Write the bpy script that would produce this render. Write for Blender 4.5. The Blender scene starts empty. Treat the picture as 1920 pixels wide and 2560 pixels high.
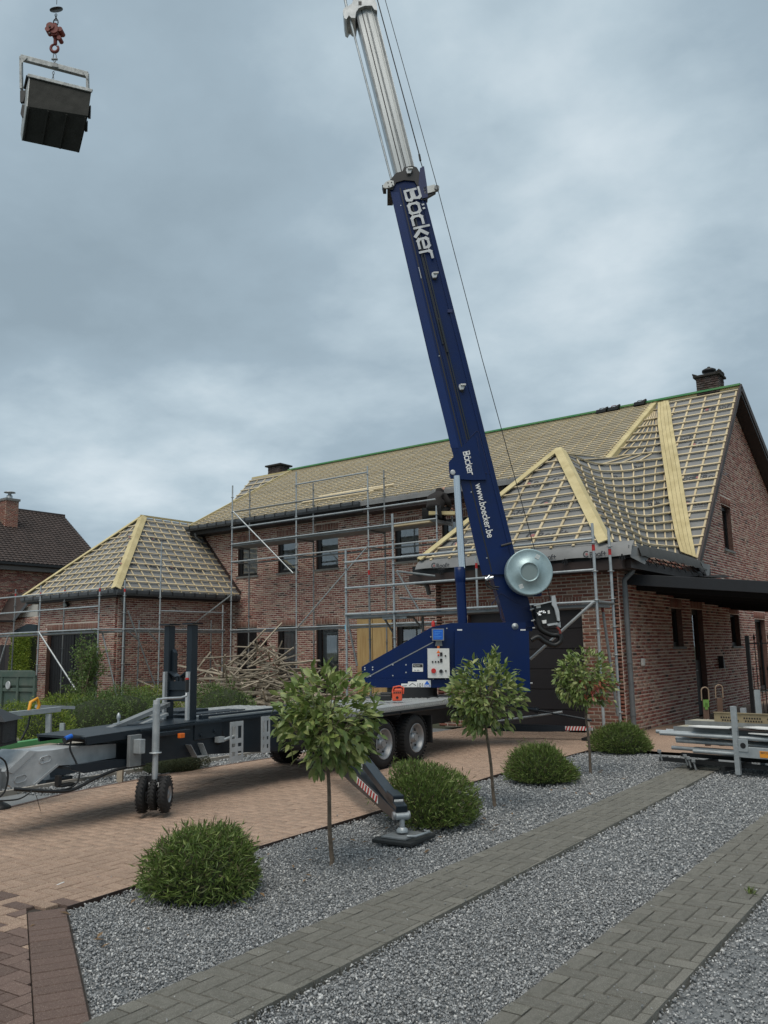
import bpy, math, random
import numpy as np
from mathutils import Vector, Matrix, Quaternion, geometry as mgeo
R=math.radians; PI=math.pi
random.seed(7); RNG=np.random.default_rng(11)
sc=bpy.context.scene; COL=sc.collection

# ---------------------------------------------------------------- camera
YAW,PITCH,ROLL,FPX,EYE=-0.63434322,0.16311514,-0.01796138,2103.9,1.6
def _basis():
    cy,sy=math.cos(YAW),math.sin(YAW);cp,sp=math.cos(PITCH),math.sin(PITCH);cr,sr=math.cos(ROLL),math.sin(ROLL)
    f=Vector((sy*cp,cy*cp,sp)); r=Vector((cy,-sy,0)); u=r.cross(f)
    return r*cr+u*sr,-r*sr+u*cr,f
CR,CU,CF=_basis(); EYEP=Vector((0,0,EYE))
cam=bpy.data.cameras.new('camera'); camo=bpy.data.objects.new('camera',cam); COL.objects.link(camo)
cam.sensor_fit='VERTICAL'; cam.sensor_height=36; cam.lens=FPX/2560*36; cam.clip_end=4000; cam.clip_start=.05
m=Matrix.Identity(4)
for i in range(3): m[i][0]=CR[i]; m[i][1]=CU[i]; m[i][2]=-CF[i]; m[i][3]=EYEP[i]
camo.matrix_world=m; sc.camera=camo

# ---------------------------------------------------------------- world, sun, exposure
SUN_EL,SUN_AZ=R(62),R(165)
w=bpy.data.worlds.new('World'); sc.world=w; w.use_nodes=True
nt=w.node_tree; N=nt.nodes; L=nt.links; N.clear()
out=N.new('ShaderNodeOutputWorld'); bg=N.new('ShaderNodeBackground'); L.new(bg.outputs[0],out.inputs[0])
sky=N.new('ShaderNodeTexSky'); sky.sky_type='NISHITA'; sky.sun_disc=False; sky.sun_elevation=SUN_EL; sky.sun_rotation=SUN_AZ
tc=N.new('ShaderNodeTexCoord'); sep=N.new('ShaderNodeSeparateXYZ'); L.new(tc.outputs['Generated'],sep.inputs[0])
def wmath(op,a,b=None,c=None):
    n=N.new('ShaderNodeMath'); n.operation=op
    for i,x in enumerate((a,b,c)):
        if x is None: continue
        if isinstance(x,(int,float)): n.inputs[i].default_value=x
        else: L.new(x,n.inputs[i])
    return n.outputs[0]
zz=wmath('MAXIMUM',sep.outputs[2],0.0); den=wmath('ADD',zz,0.22)
cx=wmath('DIVIDE',sep.outputs[0],den); cy_=wmath('DIVIDE',sep.outputs[1],den)
cmb=N.new('ShaderNodeCombineXYZ'); L.new(cx,cmb.inputs[0]); L.new(cy_,cmb.inputs[1]); cmb.inputs[2].default_value=3.7
n1=N.new('ShaderNodeTexNoise'); n1.inputs['Scale'].default_value=1.15; n1.inputs['Detail'].default_value=7; n1.inputs['Roughness'].default_value=.5; n1.inputs['Distortion'].default_value=.25
L.new(cmb.outputs[0],n1.inputs['Vector'])
n2=N.new('ShaderNodeTexNoise'); n2.inputs['Scale'].default_value=4.0; n2.inputs['Detail'].default_value=8; n2.inputs['Roughness'].default_value=.55
L.new(cmb.outputs[0],n2.inputs['Vector'])
mixn=wmath('MULTIPLY_ADD',n2.outputs[0],.26,wmath('MULTIPLY',n1.outputs[0],.74))
hz=wmath('MULTIPLY',wmath('POWER',wmath('SUBTRACT',1.0,zz),7.0),.10)
cf=wmath('ADD',mixn,hz)
ramp=N.new('ShaderNodeValToRGB'); L.new(cf,ramp.inputs[0]); cr_=ramp.color_ramp
cr_.elements[0].position=.36; cr_.elements[0].color=(.255,.33,.387,1)
cr_.elements[1].position=.72; cr_.elements[1].color=(.60,.68,.73,1)
e=cr_.elements.new(.50); e.color=(.315,.403,.470,1)
e=cr_.elements.new(.60); e.color=(.43,.525,.588,1)
skm=N.new('ShaderNodeMix'); skm.data_type='RGBA'; skm.inputs[0].default_value=.97
sks=N.new('ShaderNodeVectorMath'); sks.operation='SCALE'; sks.inputs[3].default_value=.10
L.new(sky.outputs[0],sks.inputs[0]); L.new(sks.outputs[0],skm.inputs[6]); L.new(ramp.outputs[0],skm.inputs[7])
L.new(skm.outputs[2],bg.inputs[0]); bg.inputs[1].default_value=.69
sl=bpy.data.lights.new('sun','SUN'); sl.energy=1.5; sl.angle=R(45); sl.color=(1,.93,.83)
so=bpy.data.objects.new('sun',sl); COL.objects.link(so)
sd=Vector((math.sin(SUN_AZ)*math.cos(SUN_EL),math.cos(SUN_AZ)*math.cos(SUN_EL),math.sin(SUN_EL)))
so.rotation_euler=sd.to_track_quat('Z','Y').to_euler(); so.location=(0,-20,40)
vs=sc.view_settings; vs.view_transform='Standard'; vs.look='None'; vs.exposure=.75; vs.gamma=1; vs.use_curve_mapping=False

# ---------------------------------------------------------------- measuring helpers
def ray(u,v): return CR*((u-960)/FPX)+CU*((1280-v)/FPX)+CF
def at_axis(u,v,ax,val):
    d=ray(u,v); return EYEP+d*((val-EYEP[ax])/d[ax])
def ax_(u,v,x): return at_axis(u,v,0,x)
def ay_(u,v,y): return at_axis(u,v,1,y)
def az_(u,v,z=0): return at_axis(u,v,2,z)
def on_plane(u,v,n,p0):
    d=ray(u,v); n=Vector(n); return EYEP+d*(n.dot(Vector(p0)-EYEP)/n.dot(d))
def depth(p): return CF.dot(Vector(p)-EYEP)

# ---------------------------------------------------------------- materials
MATS={}
def mat(name,col=(.5,.5,.5),rough=.6,metal=0,col2=None,scale=5,amt=.5,bump=0,bscale=60,rnd=0,spec=None,detail=6,stretch=None,coat=0,trans=0,ramp=None,obj=False):
    if name in MATS: return MATS[name]
    m=bpy.data.materials.new(name); m.use_nodes=True; nt=m.node_tree; N=nt.nodes; L=nt.links
    b=N['Principled BSDF']; b.inputs['Roughness'].default_value=rough; b.inputs['Metallic'].default_value=metal
    if spec is not None: b.inputs['Specular IOR Level'].default_value=spec
    if coat: b.inputs['Coat Weight'].default_value=coat; b.inputs['Coat Roughness'].default_value=.08
    if trans: b.inputs['Transmission Weight'].default_value=trans
    tc=N.new('ShaderNodeTexCoord'); vec=tc.outputs['Object']
    if stretch:
        mp=N.new('ShaderNodeMapping'); mp.inputs['Scale'].default_value=stretch; L.new(vec,mp.inputs[0]); vec=mp.outputs[0]
    cur=None
    if ramp:
        # per piece colour: random value picks from a ramp
        gi=N.new('ShaderNodeNewGeometry'); oi=N.new('ShaderNodeObjectInfo')
        ad=N.new('ShaderNodeMath'); ad.operation='ADD'; L.new(gi.outputs['Random Per Island'],ad.inputs[0]); L.new(oi.outputs['Random'],ad.inputs[1])
        fr=N.new('ShaderNodeMath'); fr.operation='FRACT'; L.new(ad.outputs[0],fr.inputs[0])
        rp=N.new('ShaderNodeValToRGB'); rp.color_ramp.interpolation='LINEAR'; L.new(fr.outputs[0],rp.inputs[0])
        els=rp.color_ramp.elements
        for i,(p,c) in enumerate(ramp):
            e=els[i] if i<2 else els.new(p)
            e.position=p; e.color=(*c,1)
        cur=rp.outputs[0]
    if col2 is not None or amt:
        n=N.new('ShaderNodeTexNoise'); n.inputs['Scale'].default_value=scale; n.inputs['Detail'].default_value=detail; n.inputs['Roughness'].default_value=.6
        L.new(vec,n.inputs['Vector'])
        mr=N.new('ShaderNodeMapRange'); mr.inputs[1].default_value=.35; mr.inputs[2].default_value=.68; mr.inputs[3].default_value=0; mr.inputs[4].default_value=amt
        L.new(n.outputs[0],mr.inputs[0])
        mx=N.new('ShaderNodeMix'); mx.data_type='RGBA'; L.new(mr.outputs[0],mx.inputs[0])
        if cur is None: mx.inputs[6].default_value=(*col,1)
        else: L.new(cur,mx.inputs[6])
        c2=col2 if col2 is not None else tuple(x*.55 for x in col)
        mx.inputs[7].default_value=(*c2,1); cur=mx.outputs[2]
        # roughness variation
        mr2=N.new('ShaderNodeMapRange'); mr2.inputs[3].default_value=max(0,rough-.08); mr2.inputs[4].default_value=min(1,rough+.12)
        L.new(n.outputs[0],mr2.inputs[0]); L.new(mr2.outputs[0],b.inputs['Roughness'])
    if rnd:
        oi=N.new('ShaderNodeObjectInfo'); gi=N.new('ShaderNodeNewGeometry')
        ad=N.new('ShaderNodeMath'); ad.operation='ADD'; L.new(gi.outputs['Random Per Island'],ad.inputs[0]); L.new(oi.outputs['Random'],ad.inputs[1])
        fr=N.new('ShaderNodeMath'); fr.operation='FRACT'; L.new(ad.outputs[0],fr.inputs[0])
        mr=N.new('ShaderNodeMapRange'); mr.inputs[3].default_value=1-rnd; mr.inputs[4].default_value=1+rnd; L.new(fr.outputs[0],mr.inputs[0])
        hs=N.new('ShaderNodeHueSaturation'); L.new(mr.outputs[0],hs.inputs['Value'])
        if cur is None: hs.inputs['Color'].default_value=(*col,1)
        else: L.new(cur,hs.inputs['Color'])
        cur=hs.outputs[0]
    if cur is None: b.inputs['Base Color'].default_value=(*col,1)
    else: L.new(cur,b.inputs['Base Color'])
    if bump:
        n=N.new('ShaderNodeTexNoise'); n.inputs['Scale'].default_value=bscale; n.inputs['Detail'].default_value=5; L.new(vec,n.inputs['Vector'])
        bp=N.new('ShaderNodeBump'); bp.inputs['Strength'].default_value=bump; bp.inputs['Distance'].default_value=.01
        L.new(n.outputs[0],bp.inputs['Height']); L.new(bp.outputs[0],b.inputs['Normal'])
    MATS[name]=m; return m
def speckle(m,scale,strength,lo=(.02,.02,.02),hi=(.6,.55,.5),t=(.3,.7)):
    """adds fine mineral specks to a base colour"""
    nt=m.node_tree; N=nt.nodes; L=nt.links; b=N['Principled BSDF']; s=b.inputs['Base Color'].links[0].from_socket
    tc=N.new('ShaderNodeTexCoord'); v=N.new('ShaderNodeTexVoronoi'); v.inputs['Scale'].default_value=scale
    g=N.new('ShaderNodeNewGeometry'); L.new(g.outputs['Position'],v.inputs['Vector'])
    wn=N.new('ShaderNodeSeparateColor'); L.new(v.outputs['Color'],wn.inputs[0])
    mr=N.new('ShaderNodeMapRange'); mr.inputs[1].default_value=t[1]; mr.inputs[2].default_value=1; mr.inputs[3].default_value=0; mr.inputs[4].default_value=strength; L.new(wn.outputs[0],mr.inputs[0])
    mr2=N.new('ShaderNodeMapRange'); mr2.inputs[1].default_value=t[0]; mr2.inputs[2].default_value=0; mr2.inputs[3].default_value=0; mr2.inputs[4].default_value=strength; L.new(wn.outputs[0],mr2.inputs[0])
    a=N.new('ShaderNodeMix'); a.data_type='RGBA'; L.new(mr.outputs[0],a.inputs[0]); L.new(s,a.inputs[6]); a.inputs[7].default_value=(*hi,1)
    c=N.new('ShaderNodeMix'); c.data_type='RGBA'; L.new(mr2.outputs[0],c.inputs[0]); L.new(a.outputs[2],c.inputs[6]); c.inputs[7].default_value=(*lo,1)
    L.new(c.outputs[2],b.inputs['Base Color']); return m
BR=[(0,(.16,.045,.036)),(1,(.42,.30,.22)),(.2,(.235,.068,.052)),(.38,(.32,.12,.092)),(.52,(.27,.125,.098)),(.66,(.38,.19,.145)),(.8,(.35,.23,.18)),(.93,(.42,.28,.21)),(.95,(.06,.028,.025)),(.97,(.07,.032,.028))]
M_brick=mat('weathered_brick',ramp=BR,col2=(.34,.25,.20),scale=1.3,amt=.16,bump=.6,bscale=70,rough=.9)
M_brickR=mat('clean_red_brick',ramp=[(0,(.20,.055,.036)),(1,(.34,.24,.17)),(.25,(.27,.085,.055)),(.5,(.23,.10,.07)),(.72,(.30,.17,.12)),(.9,(.13,.04,.03))],col2=(.33,.25,.19),scale=2,amt=.25,bump=.6,bscale=60,rough=.9)
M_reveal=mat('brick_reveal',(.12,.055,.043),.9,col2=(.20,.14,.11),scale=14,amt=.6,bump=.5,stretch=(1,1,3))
M_soldier=mat('soldier_brick',ramp=[(0,(.19,.065,.045)),(1,(.31,.16,.11)),(.5,(.25,.105,.075)),(.8,(.22,.12,.09))],amt=.3,col2=(.16,.09,.07),scale=3,bump=.5,rough=.9)
M_mortar=mat('mortar',(.68,.58,.50),.95,col2=(.54,.44,.37),scale=1.1,amt=.7,bump=.5,bscale=90)
M_mortarR=mat('pale_mortar',(.58,.50,.41),.95,col2=(.37,.30,.24),scale=1.5,amt=.6,bump=.5,bscale=90)
M_wood=mat('new_pine',(.58,.49,.33),.75,col2=(.46,.35,.19),scale=3,amt=.6,bump=.2,bscale=40,rnd=.14,stretch=(1,1,1))
M_woodY=mat('treated_hip_board',(.58,.49,.27),.75,col2=(.38,.31,.15),scale=2.4,amt=.7,bump=.3,bscale=35,rnd=.07)
M_green=mat('green_treated_lath',(.05,.25,.10),.7,col2=(.22,.32,.12),scale=2,amt=.5)
M_memb=mat('roof_membrane',(.225,.228,.228),.75,col2=(.155,.158,.158),scale=1.6,amt=.8,bump=.5,bscale=9)
M_print=mat('printed_ink',(.055,.058,.065),.8,amt=0)
M_printr=mat('printed_red_dot',(.32,.13,.13),.8,amt=0)
M_galv=mat('galvanised_steel',(.46,.49,.50),.48,.55,col2=(.28,.31,.33),scale=7,amt=.7,bump=.15)
M_galvd=mat('dull_galvanised_steel',(.26,.275,.28),.6,.4,col2=(.15,.16,.165),scale=6,amt=.7,bump=.15)
M_chrome=mat('polished_rod',(.62,.64,.66),.16,1,amt=0)
M_zinc=mat('zinc_gutter',(.11,.12,.13),.55,.4,col2=(.06,.065,.07),scale=3,amt=.6)
M_black=mat('black_frame',(.008,.008,.009),.45,amt=.2)
M_dark=mat('dark_interior',(.012,.012,.014),.9,amt=0)
M_brown=mat('brown_fascia',(.04,.024,.02),.6,col2=(.02,.013,.011),scale=3,amt=.6)
M_blue=mat('deep_blue_paint',(.0010,.0140,.082),.30,0,col2=(.0035,.014,.058),scale=2.6,amt=.75,spec=.28)
M_bluemetal=mat('blue_paint_dull',(.004,.015,.085),.5,amt=.2)
M_slate=mat('slate_grey_paint',(.010,.017,.025),.36,col2=(.016,.023,.030),scale=2,amt=.6,spec=.4,bump=.03)
M_light=mat('light_grey_casting',(.52,.54,.55),.45,.35,col2=(.25,.27,.28),scale=6,amt=.6,bump=.1)
M_white=mat('off_white_paint',(.62,.63,.61),.45,col2=(.45,.46,.45),scale=8,amt=.5)
M_sign=mat('white_sticker',(.72,.72,.70),.5,amt=.1,col2=(.5,.5,.5))
M_rub=mat('tyre_rubber',(.012,.012,.013),.85,col2=(.03,.029,.027),scale=12,amt=.4,bump=.3,bscale=80)
M_blackpl=mat('black_plastic',(.010,.011,.012),.5,amt=.2)
M_rim=mat('grey_steel_rim',(.34,.35,.36),.42,.5,col2=(.22,.23,.24),scale=9,amt=.5)
M_red=mat('red_paint',(.45,.02,.018),.5,amt=.2)
M_hookred=mat('dull_red_hook',(.18,.03,.022),.6,amt=.4,scale=9)
M_orange=mat('orange_lens',(.75,.16,.02),.3,amt=0)
M_ora=mat('orange_plastic',(.62,.085,.035),.45,amt=.2)
M_lampb=mat('blue_screen',(.01,.12,.55),.3,amt=0)
M_alu=mat('silver_boom_metal',(.46,.48,.48),.38,.6,col2=(.30,.32,.325),scale=2.2,amt=.7,stretch=(1,1,.25))
M_drum=mat('zinc_drum',(.38,.49,.51),.42,.5,col2=(.24,.33,.35),scale=7,amt=.8,bump=.15)
M_drum2=mat('zinc_drum_hub',(.24,.30,.30),.5,.4,amt=.3)
M_conc=mat('bluestone_sill',(.20,.20,.19),.8,col2=(.12,.12,.115),scale=8,amt=.6,bump=.3)
M_gdoor=mat('dark_garage_door',(.022,.017,.018),.55,col2=(.030,.024,.024),scale=2,amt=.5,bump=.1)
M_door=mat('black_timber_door',(.009,.009,.011),.55,amt=.3,bump=.15)
M_ply=mat('plywood',(.52,.36,.16),.7,col2=(.38,.23,.09),scale=2.2,amt=.8,stretch=(6,1,.7),rnd=.05)
M_old=mat('old_batten_wood',(.33,.285,.22),.9,col2=(.17,.145,.115),scale=5,amt=.7,bump=.4,rnd=.3)
M_tile=mat('brown_roof_tile',(.060,.043,.038),.8,col2=(.034,.026,.024),scale=1.2,amt=.7,bump=.3,rnd=.16)
M_bin=mat('weathered_green_steel',(.040,.075,.060),.75,col2=(.115,.125,.105),scale=3.4,amt=.55,bump=.3)
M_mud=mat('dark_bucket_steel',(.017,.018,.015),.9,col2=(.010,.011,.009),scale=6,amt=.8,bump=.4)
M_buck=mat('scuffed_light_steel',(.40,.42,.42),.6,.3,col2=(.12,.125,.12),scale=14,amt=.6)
M_cloth=mat('dark_brown_fleece',(.022,.019,.018),.95,amt=.4,scale=9)
M_pants=mat('black_trousers',(.006,.006,.007),.9,amt=.3)
M_skin=mat('skin',(.35,.19,.13),.6,amt=.1)
M_pav=speckle(mat('grey_concrete_paver',(.185,.175,.150),.88,col2=(.115,.113,.092),scale=2.2,amt=.75,bump=.6,bscale=220,rnd=.09),420,.7,(.05,.05,.045),(.42,.41,.38),(.22,.86))
M_tan=speckle(mat('tan_clay_paver',(.375,.255,.190),.88,col2=(.28,.185,.138),scale=.55,amt=.75,bump=.6,bscale=200,rnd=.09),330,.7,(.10,.065,.045),(.72,.58,.42),(.30,.70))
M_redp=speckle(mat('reddish_brown_paver',(.150,.098,.080),.88,col2=(.115,.075,.064),scale=6,amt=.6,bump=.6,bscale=200,rnd=.10),330,.6,(.07,.05,.04),(.42,.33,.26),(.25,.84))
M_joint=mat('dark_joint_sand',(.040,.031,.025),.95,amt=.4)
M_grav=mat('blue_grey_gravel',ramp=[(0,(.15,.16,.168)),(1,(.60,.60,.585)),(.3,(.215,.224,.231)),(.6,(.29,.298,.302)),(.85,(.39,.394,.395))],amt=0,col2=None,rough=.85)
M_gravD=mat('dark_gravel_bed',(.19,.20,.205),.95,col2=(.20,.21,.215),scale=70,amt=.9,bump=1.0,bscale=90)
M_gravW=mat('cream_gravel_bed',(.36,.33,.28),.95,col2=(.24,.22,.19),scale=40,amt=.8,bump=1.0,bscale=60)
M_soil=mat('lawn_and_soil',(.06,.075,.035),.95,col2=(.09,.08,.05),scale=.6,amt=.7)
M_bark=mat('brown_bark',(.20,.155,.115),.9,col2=(.07,.052,.038),scale=20,amt=.7,bump=.6,bscale=50)
def leafmat(name,ramp,tr=.25,rough=.5):
    m=mat(name,ramp=ramp,amt=0,col2=None,rough=rough)
    nt=m.node_tree; N=nt.nodes; L=nt.links; b=N['Principled BSDF']; o=N['Material Output']
    t=N.new('ShaderNodeBsdfTranslucent'); L.new(b.inputs['Base Color'].links[0].from_socket,t.inputs[0])
    mx=N.new('ShaderNodeMixShader'); mx.inputs[0].default_value=tr; L.new(b.outputs[0],mx.inputs[1]); L.new(t.outputs[0],mx.inputs[2]); L.new(mx.outputs[0],o.inputs[0]); return m
M_leafP=leafmat('photinia_leaf',[(0,(.12,.17,.045)),(1,(.34,.36,.14)),(.4,(.15,.215,.055)),(.75,(.23,.275,.085))],.2,.42)
M_leafPr=leafmat('red_photinia_leaf',[(0,(.25,.03,.028)),(1,(.30,.11,.05))],.2,.42)
M_leafB=leafmat('willow_bush_leaf',[(0,(.07,.105,.028)),(1,(.27,.33,.10)),(.10,(.13,.105,.055)),(.2,(.085,.135,.032)),(.5,(.12,.185,.042)),(.85,(.18,.25,.065))],.35)
M_leafS=leafmat('shrub_leaf',[(0,(.055,.10,.028)),(1,(.18,.25,.07)),(.5,(.10,.165,.042))],.3)
M_leafY=leafmat('yellow_green_leaf',[(0,(.09,.15,.018)),(1,(.30,.36,.05)),(.5,(.16,.23,.03))],.3)
M_leafD=leafmat('dark_hedge_leaf',[(0,(.02,.035,.012)),(1,(.06,.07,.025))],.1)
def glassmat():
    m=mat('window_glass',(.05,.06,.07),.03,amt=0); nt=m.node_tree; N=nt.nodes; L=nt.links; o=N['Material Output']
    g=N.new('ShaderNodeBsdfGlossy'); g.inputs['Roughness'].default_value=.02; t=N.new('ShaderNodeBsdfTransparent')
    f=N.new('ShaderNodeFresnel'); f.inputs[0].default_value=3.0
    mx=N.new('ShaderNodeMixShader'); L.new(f.outputs[0],mx.inputs[0]); L.new(t.outputs[0],mx.inputs[1]); L.new(g.outputs[0],mx.inputs[2]); L.new(mx.outputs[0],o.inputs[0]); return m
M_glass=glassmat()
M_curt=mat('sheer_curtain',(.76,.80,.81),.9,amt=0)
M_curtd=mat('grey_green_curtain',(.22,.30,.29),.9,amt=0)
M_pan=mat('pale_render',(.42,.41,.38),.9,amt=.3,scale=2)

# ---------------------------------------------------------------- object helpers
def tag(o,label=None,cat=None,group=None,kind=None):
    if label: o['label']=label
    if cat: o['category']=cat
    if group: o['group']=group
    if kind: o['kind']=kind
    return o
def thing(name,label,cat,loc=(0,0,0),group=None):
    o=bpy.data.objects.new(name,None); COL.objects.link(o); o.empty_display_size=.1; o.location=loc
    o['_l']=list(loc); return tag(o,label,cat,group)
def rootloc(p):
    v=Vector((0,0,0))
    while p is not None:
        v+=p.location; p=p.parent
    return v
def attach(o,parent):
    """child keeps its world-space mesh; its parent chain holds only translations"""
    if parent is not None:
        o.parent=parent; o.location=Vector(o.location)-rootloc(parent)
def meshobj(name,me,mat_,parent=None,kind=None,label=None):
    o=bpy.data.objects.new(name,me); COL.objects.link(o)
    if mat_ is not None and len(me.materials)==0:
        for mm in (mat_ if isinstance(mat_,(list,tuple)) else [mat_]): me.materials.append(mm)
    attach(o,parent)
    if kind: o['kind']=kind
    if label: o['label']=label
    return o
class MB:
    def __init__(s): s.v=[]; s.f=[]; s.mi=[]; s.sm=[]
    def add(s,vs,fs,mi=0,sm=False):
        k=len(s.v); s.v+= [tuple(p) for p in vs]; s.f+=[tuple(i+k for i in f) for f in fs]; s.mi+=[mi]*len(fs); s.sm+=[sm]*len(fs); return s
    def frame(s,c,X,Y,Z,mi=0):   # box from centre and three half-vectors
        c=Vector(c);X=Vector(X);Y=Vector(Y);Z=Vector(Z)
        vs=[c+X*a+Y*b+Z*d for a,b,d in ((-1,-1,-1),(1,-1,-1),(1,1,-1),(-1,1,-1),(-1,-1,1),(1,-1,1),(1,1,1),(-1,1,1))]
        fs=[(0,3,2,1),(4,5,6,7),(0,1,5,4),(1,2,6,5),(2,3,7,6),(3,0,4,7)]
        if X.cross(Y).dot(Z)<0: fs=[f[::-1] for f in fs]
        return s.add(vs,fs,mi)
    def box(s,x0,x1,y0,y1,z0,z1,mi=0):
        return s.frame(((x0+x1)/2,(y0+y1)/2,(z0+z1)/2),((x1-x0)/2,0,0),(0,(y1-y0)/2,0),(0,0,(z1-z0)/2),mi)
    def bar(s,a,b,w,h,up=(0,0,1),mi=0):
        a=Vector(a);b=Vector(b);d=(b-a); l=d.length
        if l<1e-6: return s
        d/=l; sd=d.cross(Vector(up))
        if sd.length<1e-4: sd=d.cross(Vector((1,0,0)))
        sd.normalize(); u=sd.cross(d)
        return s.frame((a+b)/2,d*(l/2),sd*(w/2),u*(h/2),mi)
    def tube(s,a,b,r,n=10,r2=None,mi=0,cap=True,sm=True):
        a=Vector(a);b=Vector(b);d=(b-a).normalized(); sd=d.orthogonal().normalized(); u=d.cross(sd); r2=r if r2 is None else r2
        vs=[a+(sd*math.cos(2*PI*i/n)+u*math.sin(2*PI*i/n))*r for i in range(n)]+[b+(sd*math.cos(2*PI*i/n)+u*math.sin(2*PI*i/n))*r2 for i in range(n)]
        s.add(vs,[(i,(i+1)%n,n+(i+1)%n,n+i) for i in range(n)],mi,sm)
        if cap: s.add(vs,[tuple(range(n))[::-1],tuple(range(n,2*n))],mi,False)
        return s
    def path(s,pts,r,n=8,mi=0):
        pts=[Vector(p) for p in pts]; rings=[]
        ref=None
        for i,p in enumerate(pts):
            d=((pts[min(i+1,len(pts)-1)]-pts[max(i-1,0)])).normalized()
            if ref is None: ref=d.orthogonal().normalized()
            sd=(ref-d*ref.dot(d)).normalized(); ref=sd; u=d.cross(sd)
            rr=r[i] if isinstance(r,(list,tuple)) else r
            rings.append([p+(sd*math.cos(2*PI*k/n)+u*math.sin(2*PI*k/n))*rr for k in range(n)])
        vs=[q for g in rings for q in g]; m_=len(rings)
        s.add(vs,[(i*n+k,i*n+(k+1)%n,(i+1)*n+(k+1)%n,(i+1)*n+k) for i in range(m_-1) for k in range(n)],mi,True)
        s.add(vs,[tuple(range(n))[::-1],tuple(range((m_-1)*n,m_*n))],mi); return s
    def lathe(s,c,axis,prof,n=24,mi=0,sm=True):   # prof: (distance along axis, radius)
        c=Vector(c);d=Vector(axis).normalized();sd=d.orthogonal().normalized();u=d.cross(sd)
        vs=[c+d*h+(sd*math.cos(2*PI*k/n)+u*math.sin(2*PI*k/n))*max(r,1e-4) for h,r in prof for k in range(n)]
        return s.add(vs,[(i*n+k,i*n+(k+1)%n,(i+1)*n+(k+1)%n,(i+1)*n+k) for i in range(len(prof)-1) for k in range(n)],mi,sm)
    def prism(s,poly,ext,mi=0,mi_side=None):
        poly=[Vector(p) for p in poly]; ext=Vector(ext); n=len(poly)
        nm=sum(((poly[i]).cross(poly[(i+1)%n]) for i in range(n)),Vector())
        if nm.dot(ext)>0: poly=poly[::-1]
        vs=poly+[p+ext for p in poly]
        tri=mgeo.tessellate_polygon([poly]); 
        k=[]
        for t in tri:
            a,b,c=[poly[i] for i in t]; 
            if (b-a).cross(c-a).dot(ext)>0: t=t[::-1]
            k.append(tuple(t))
        s.add(vs,k+[tuple(i+n for i in t[::-1]) for t in k],mi)
        s.add(vs,[(i,i+n,(i+1)%n+n,(i+1)%n)[::-1] for i in range(n)],mi if mi_side is None else mi_side)
        return s
    def poly(s,pts,mi=0): return s.add(pts,[tuple(range(len(pts)))],mi)
    def build(s,name,mat_,parent=None,bev=0,**k):
        me=bpy.data.meshes.new(name); me.from_pydata(s.v,[],s.f); me.materials.clear()
        for mm in (mat_ if isinstance(mat_,(list,tuple)) else [mat_]): me.materials.append(mm)
        me.polygons.foreach_set('material_index',s.mi); me.polygons.foreach_set('use_smooth',s.sm); me.update()
        o=meshobj(name,me,None,parent,**k)
        if bev:
            b=o.modifiers.new('edge','BEVEL'); b.width=bev; b.segments=2; b.limit_method='ANGLE'; b.angle_limit=R(40)
        return o
def bulk(name,V,F,mat_,parent=None,smooth=False,**k):
    V=np.asarray(V,dtype=np.float32); F=np.asarray(F,dtype=np.int32); n=F.shape[1]
    me=bpy.data.meshes.new(name); me.vertices.add(len(V)); me.vertices.foreach_set('co',V.ravel())
    me.loops.add(F.size); me.loops.foreach_set('vertex_index',F.ravel())
    me.polygons.add(len(F)); me.polygons.foreach_set('loop_start',np.arange(0,F.size,n,dtype=np.int32))
    me.polygons.foreach_set('loop_total',np.full(len(F),n,dtype=np.int32))
    if smooth: me.polygons.foreach_set('use_smooth',np.ones(len(F),dtype=bool))
    for mm in (mat_ if isinstance(mat_,(list,tuple)) else [mat_]): me.materials.append(mm)
    me.update(calc_edges=True); return meshobj(name,me,None,parent,**k)
def text(s,size,org,xd,yd,mat_,name,parent,ext=.001,bold=0,shear=0,space=1,fitw=None,fith=None):
    cu=bpy.data.curves.new(name,'FONT'); cu.body=s; cu.size=size; cu.extrude=ext; cu.offset=bold; cu.shear=shear; cu.space_character=space
    o=bpy.data.objects.new(name+'_tmp',cu); COL.objects.link(o)
    dg=bpy.context.evaluated_depsgraph_get(); me=bpy.data.meshes.new_from_object(o.evaluated_get(dg))
    bpy.data.objects.remove(o); 
    co=np.empty(len(me.vertices)*3,dtype=np.float32); me.vertices.foreach_get('co',co); co=co.reshape(-1,3)
    co[:,0]-=co[:,0].min()
    if fitw: co[:,0]*=fitw/co[:,0].max()
    if fith: co[:,1]*=fith/(co[:,1].max()-min(0,co[:,1].min()*0))
    X=Vector(xd).normalized(); Z=X.cross(Vector(yd)).normalized(); Y=Z.cross(X); org=Vector(org)
    Mx=np.array([list(X),list(Y),list(Z)]); W=co@Mx+np.array(org)
    me.vertices.foreach_set('co',W.astype(np.float32).ravel()); me.name=name; me.materials.clear(); me.materials.append(mat_); me.update()
    return meshobj(name,me,None,parent)

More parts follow.
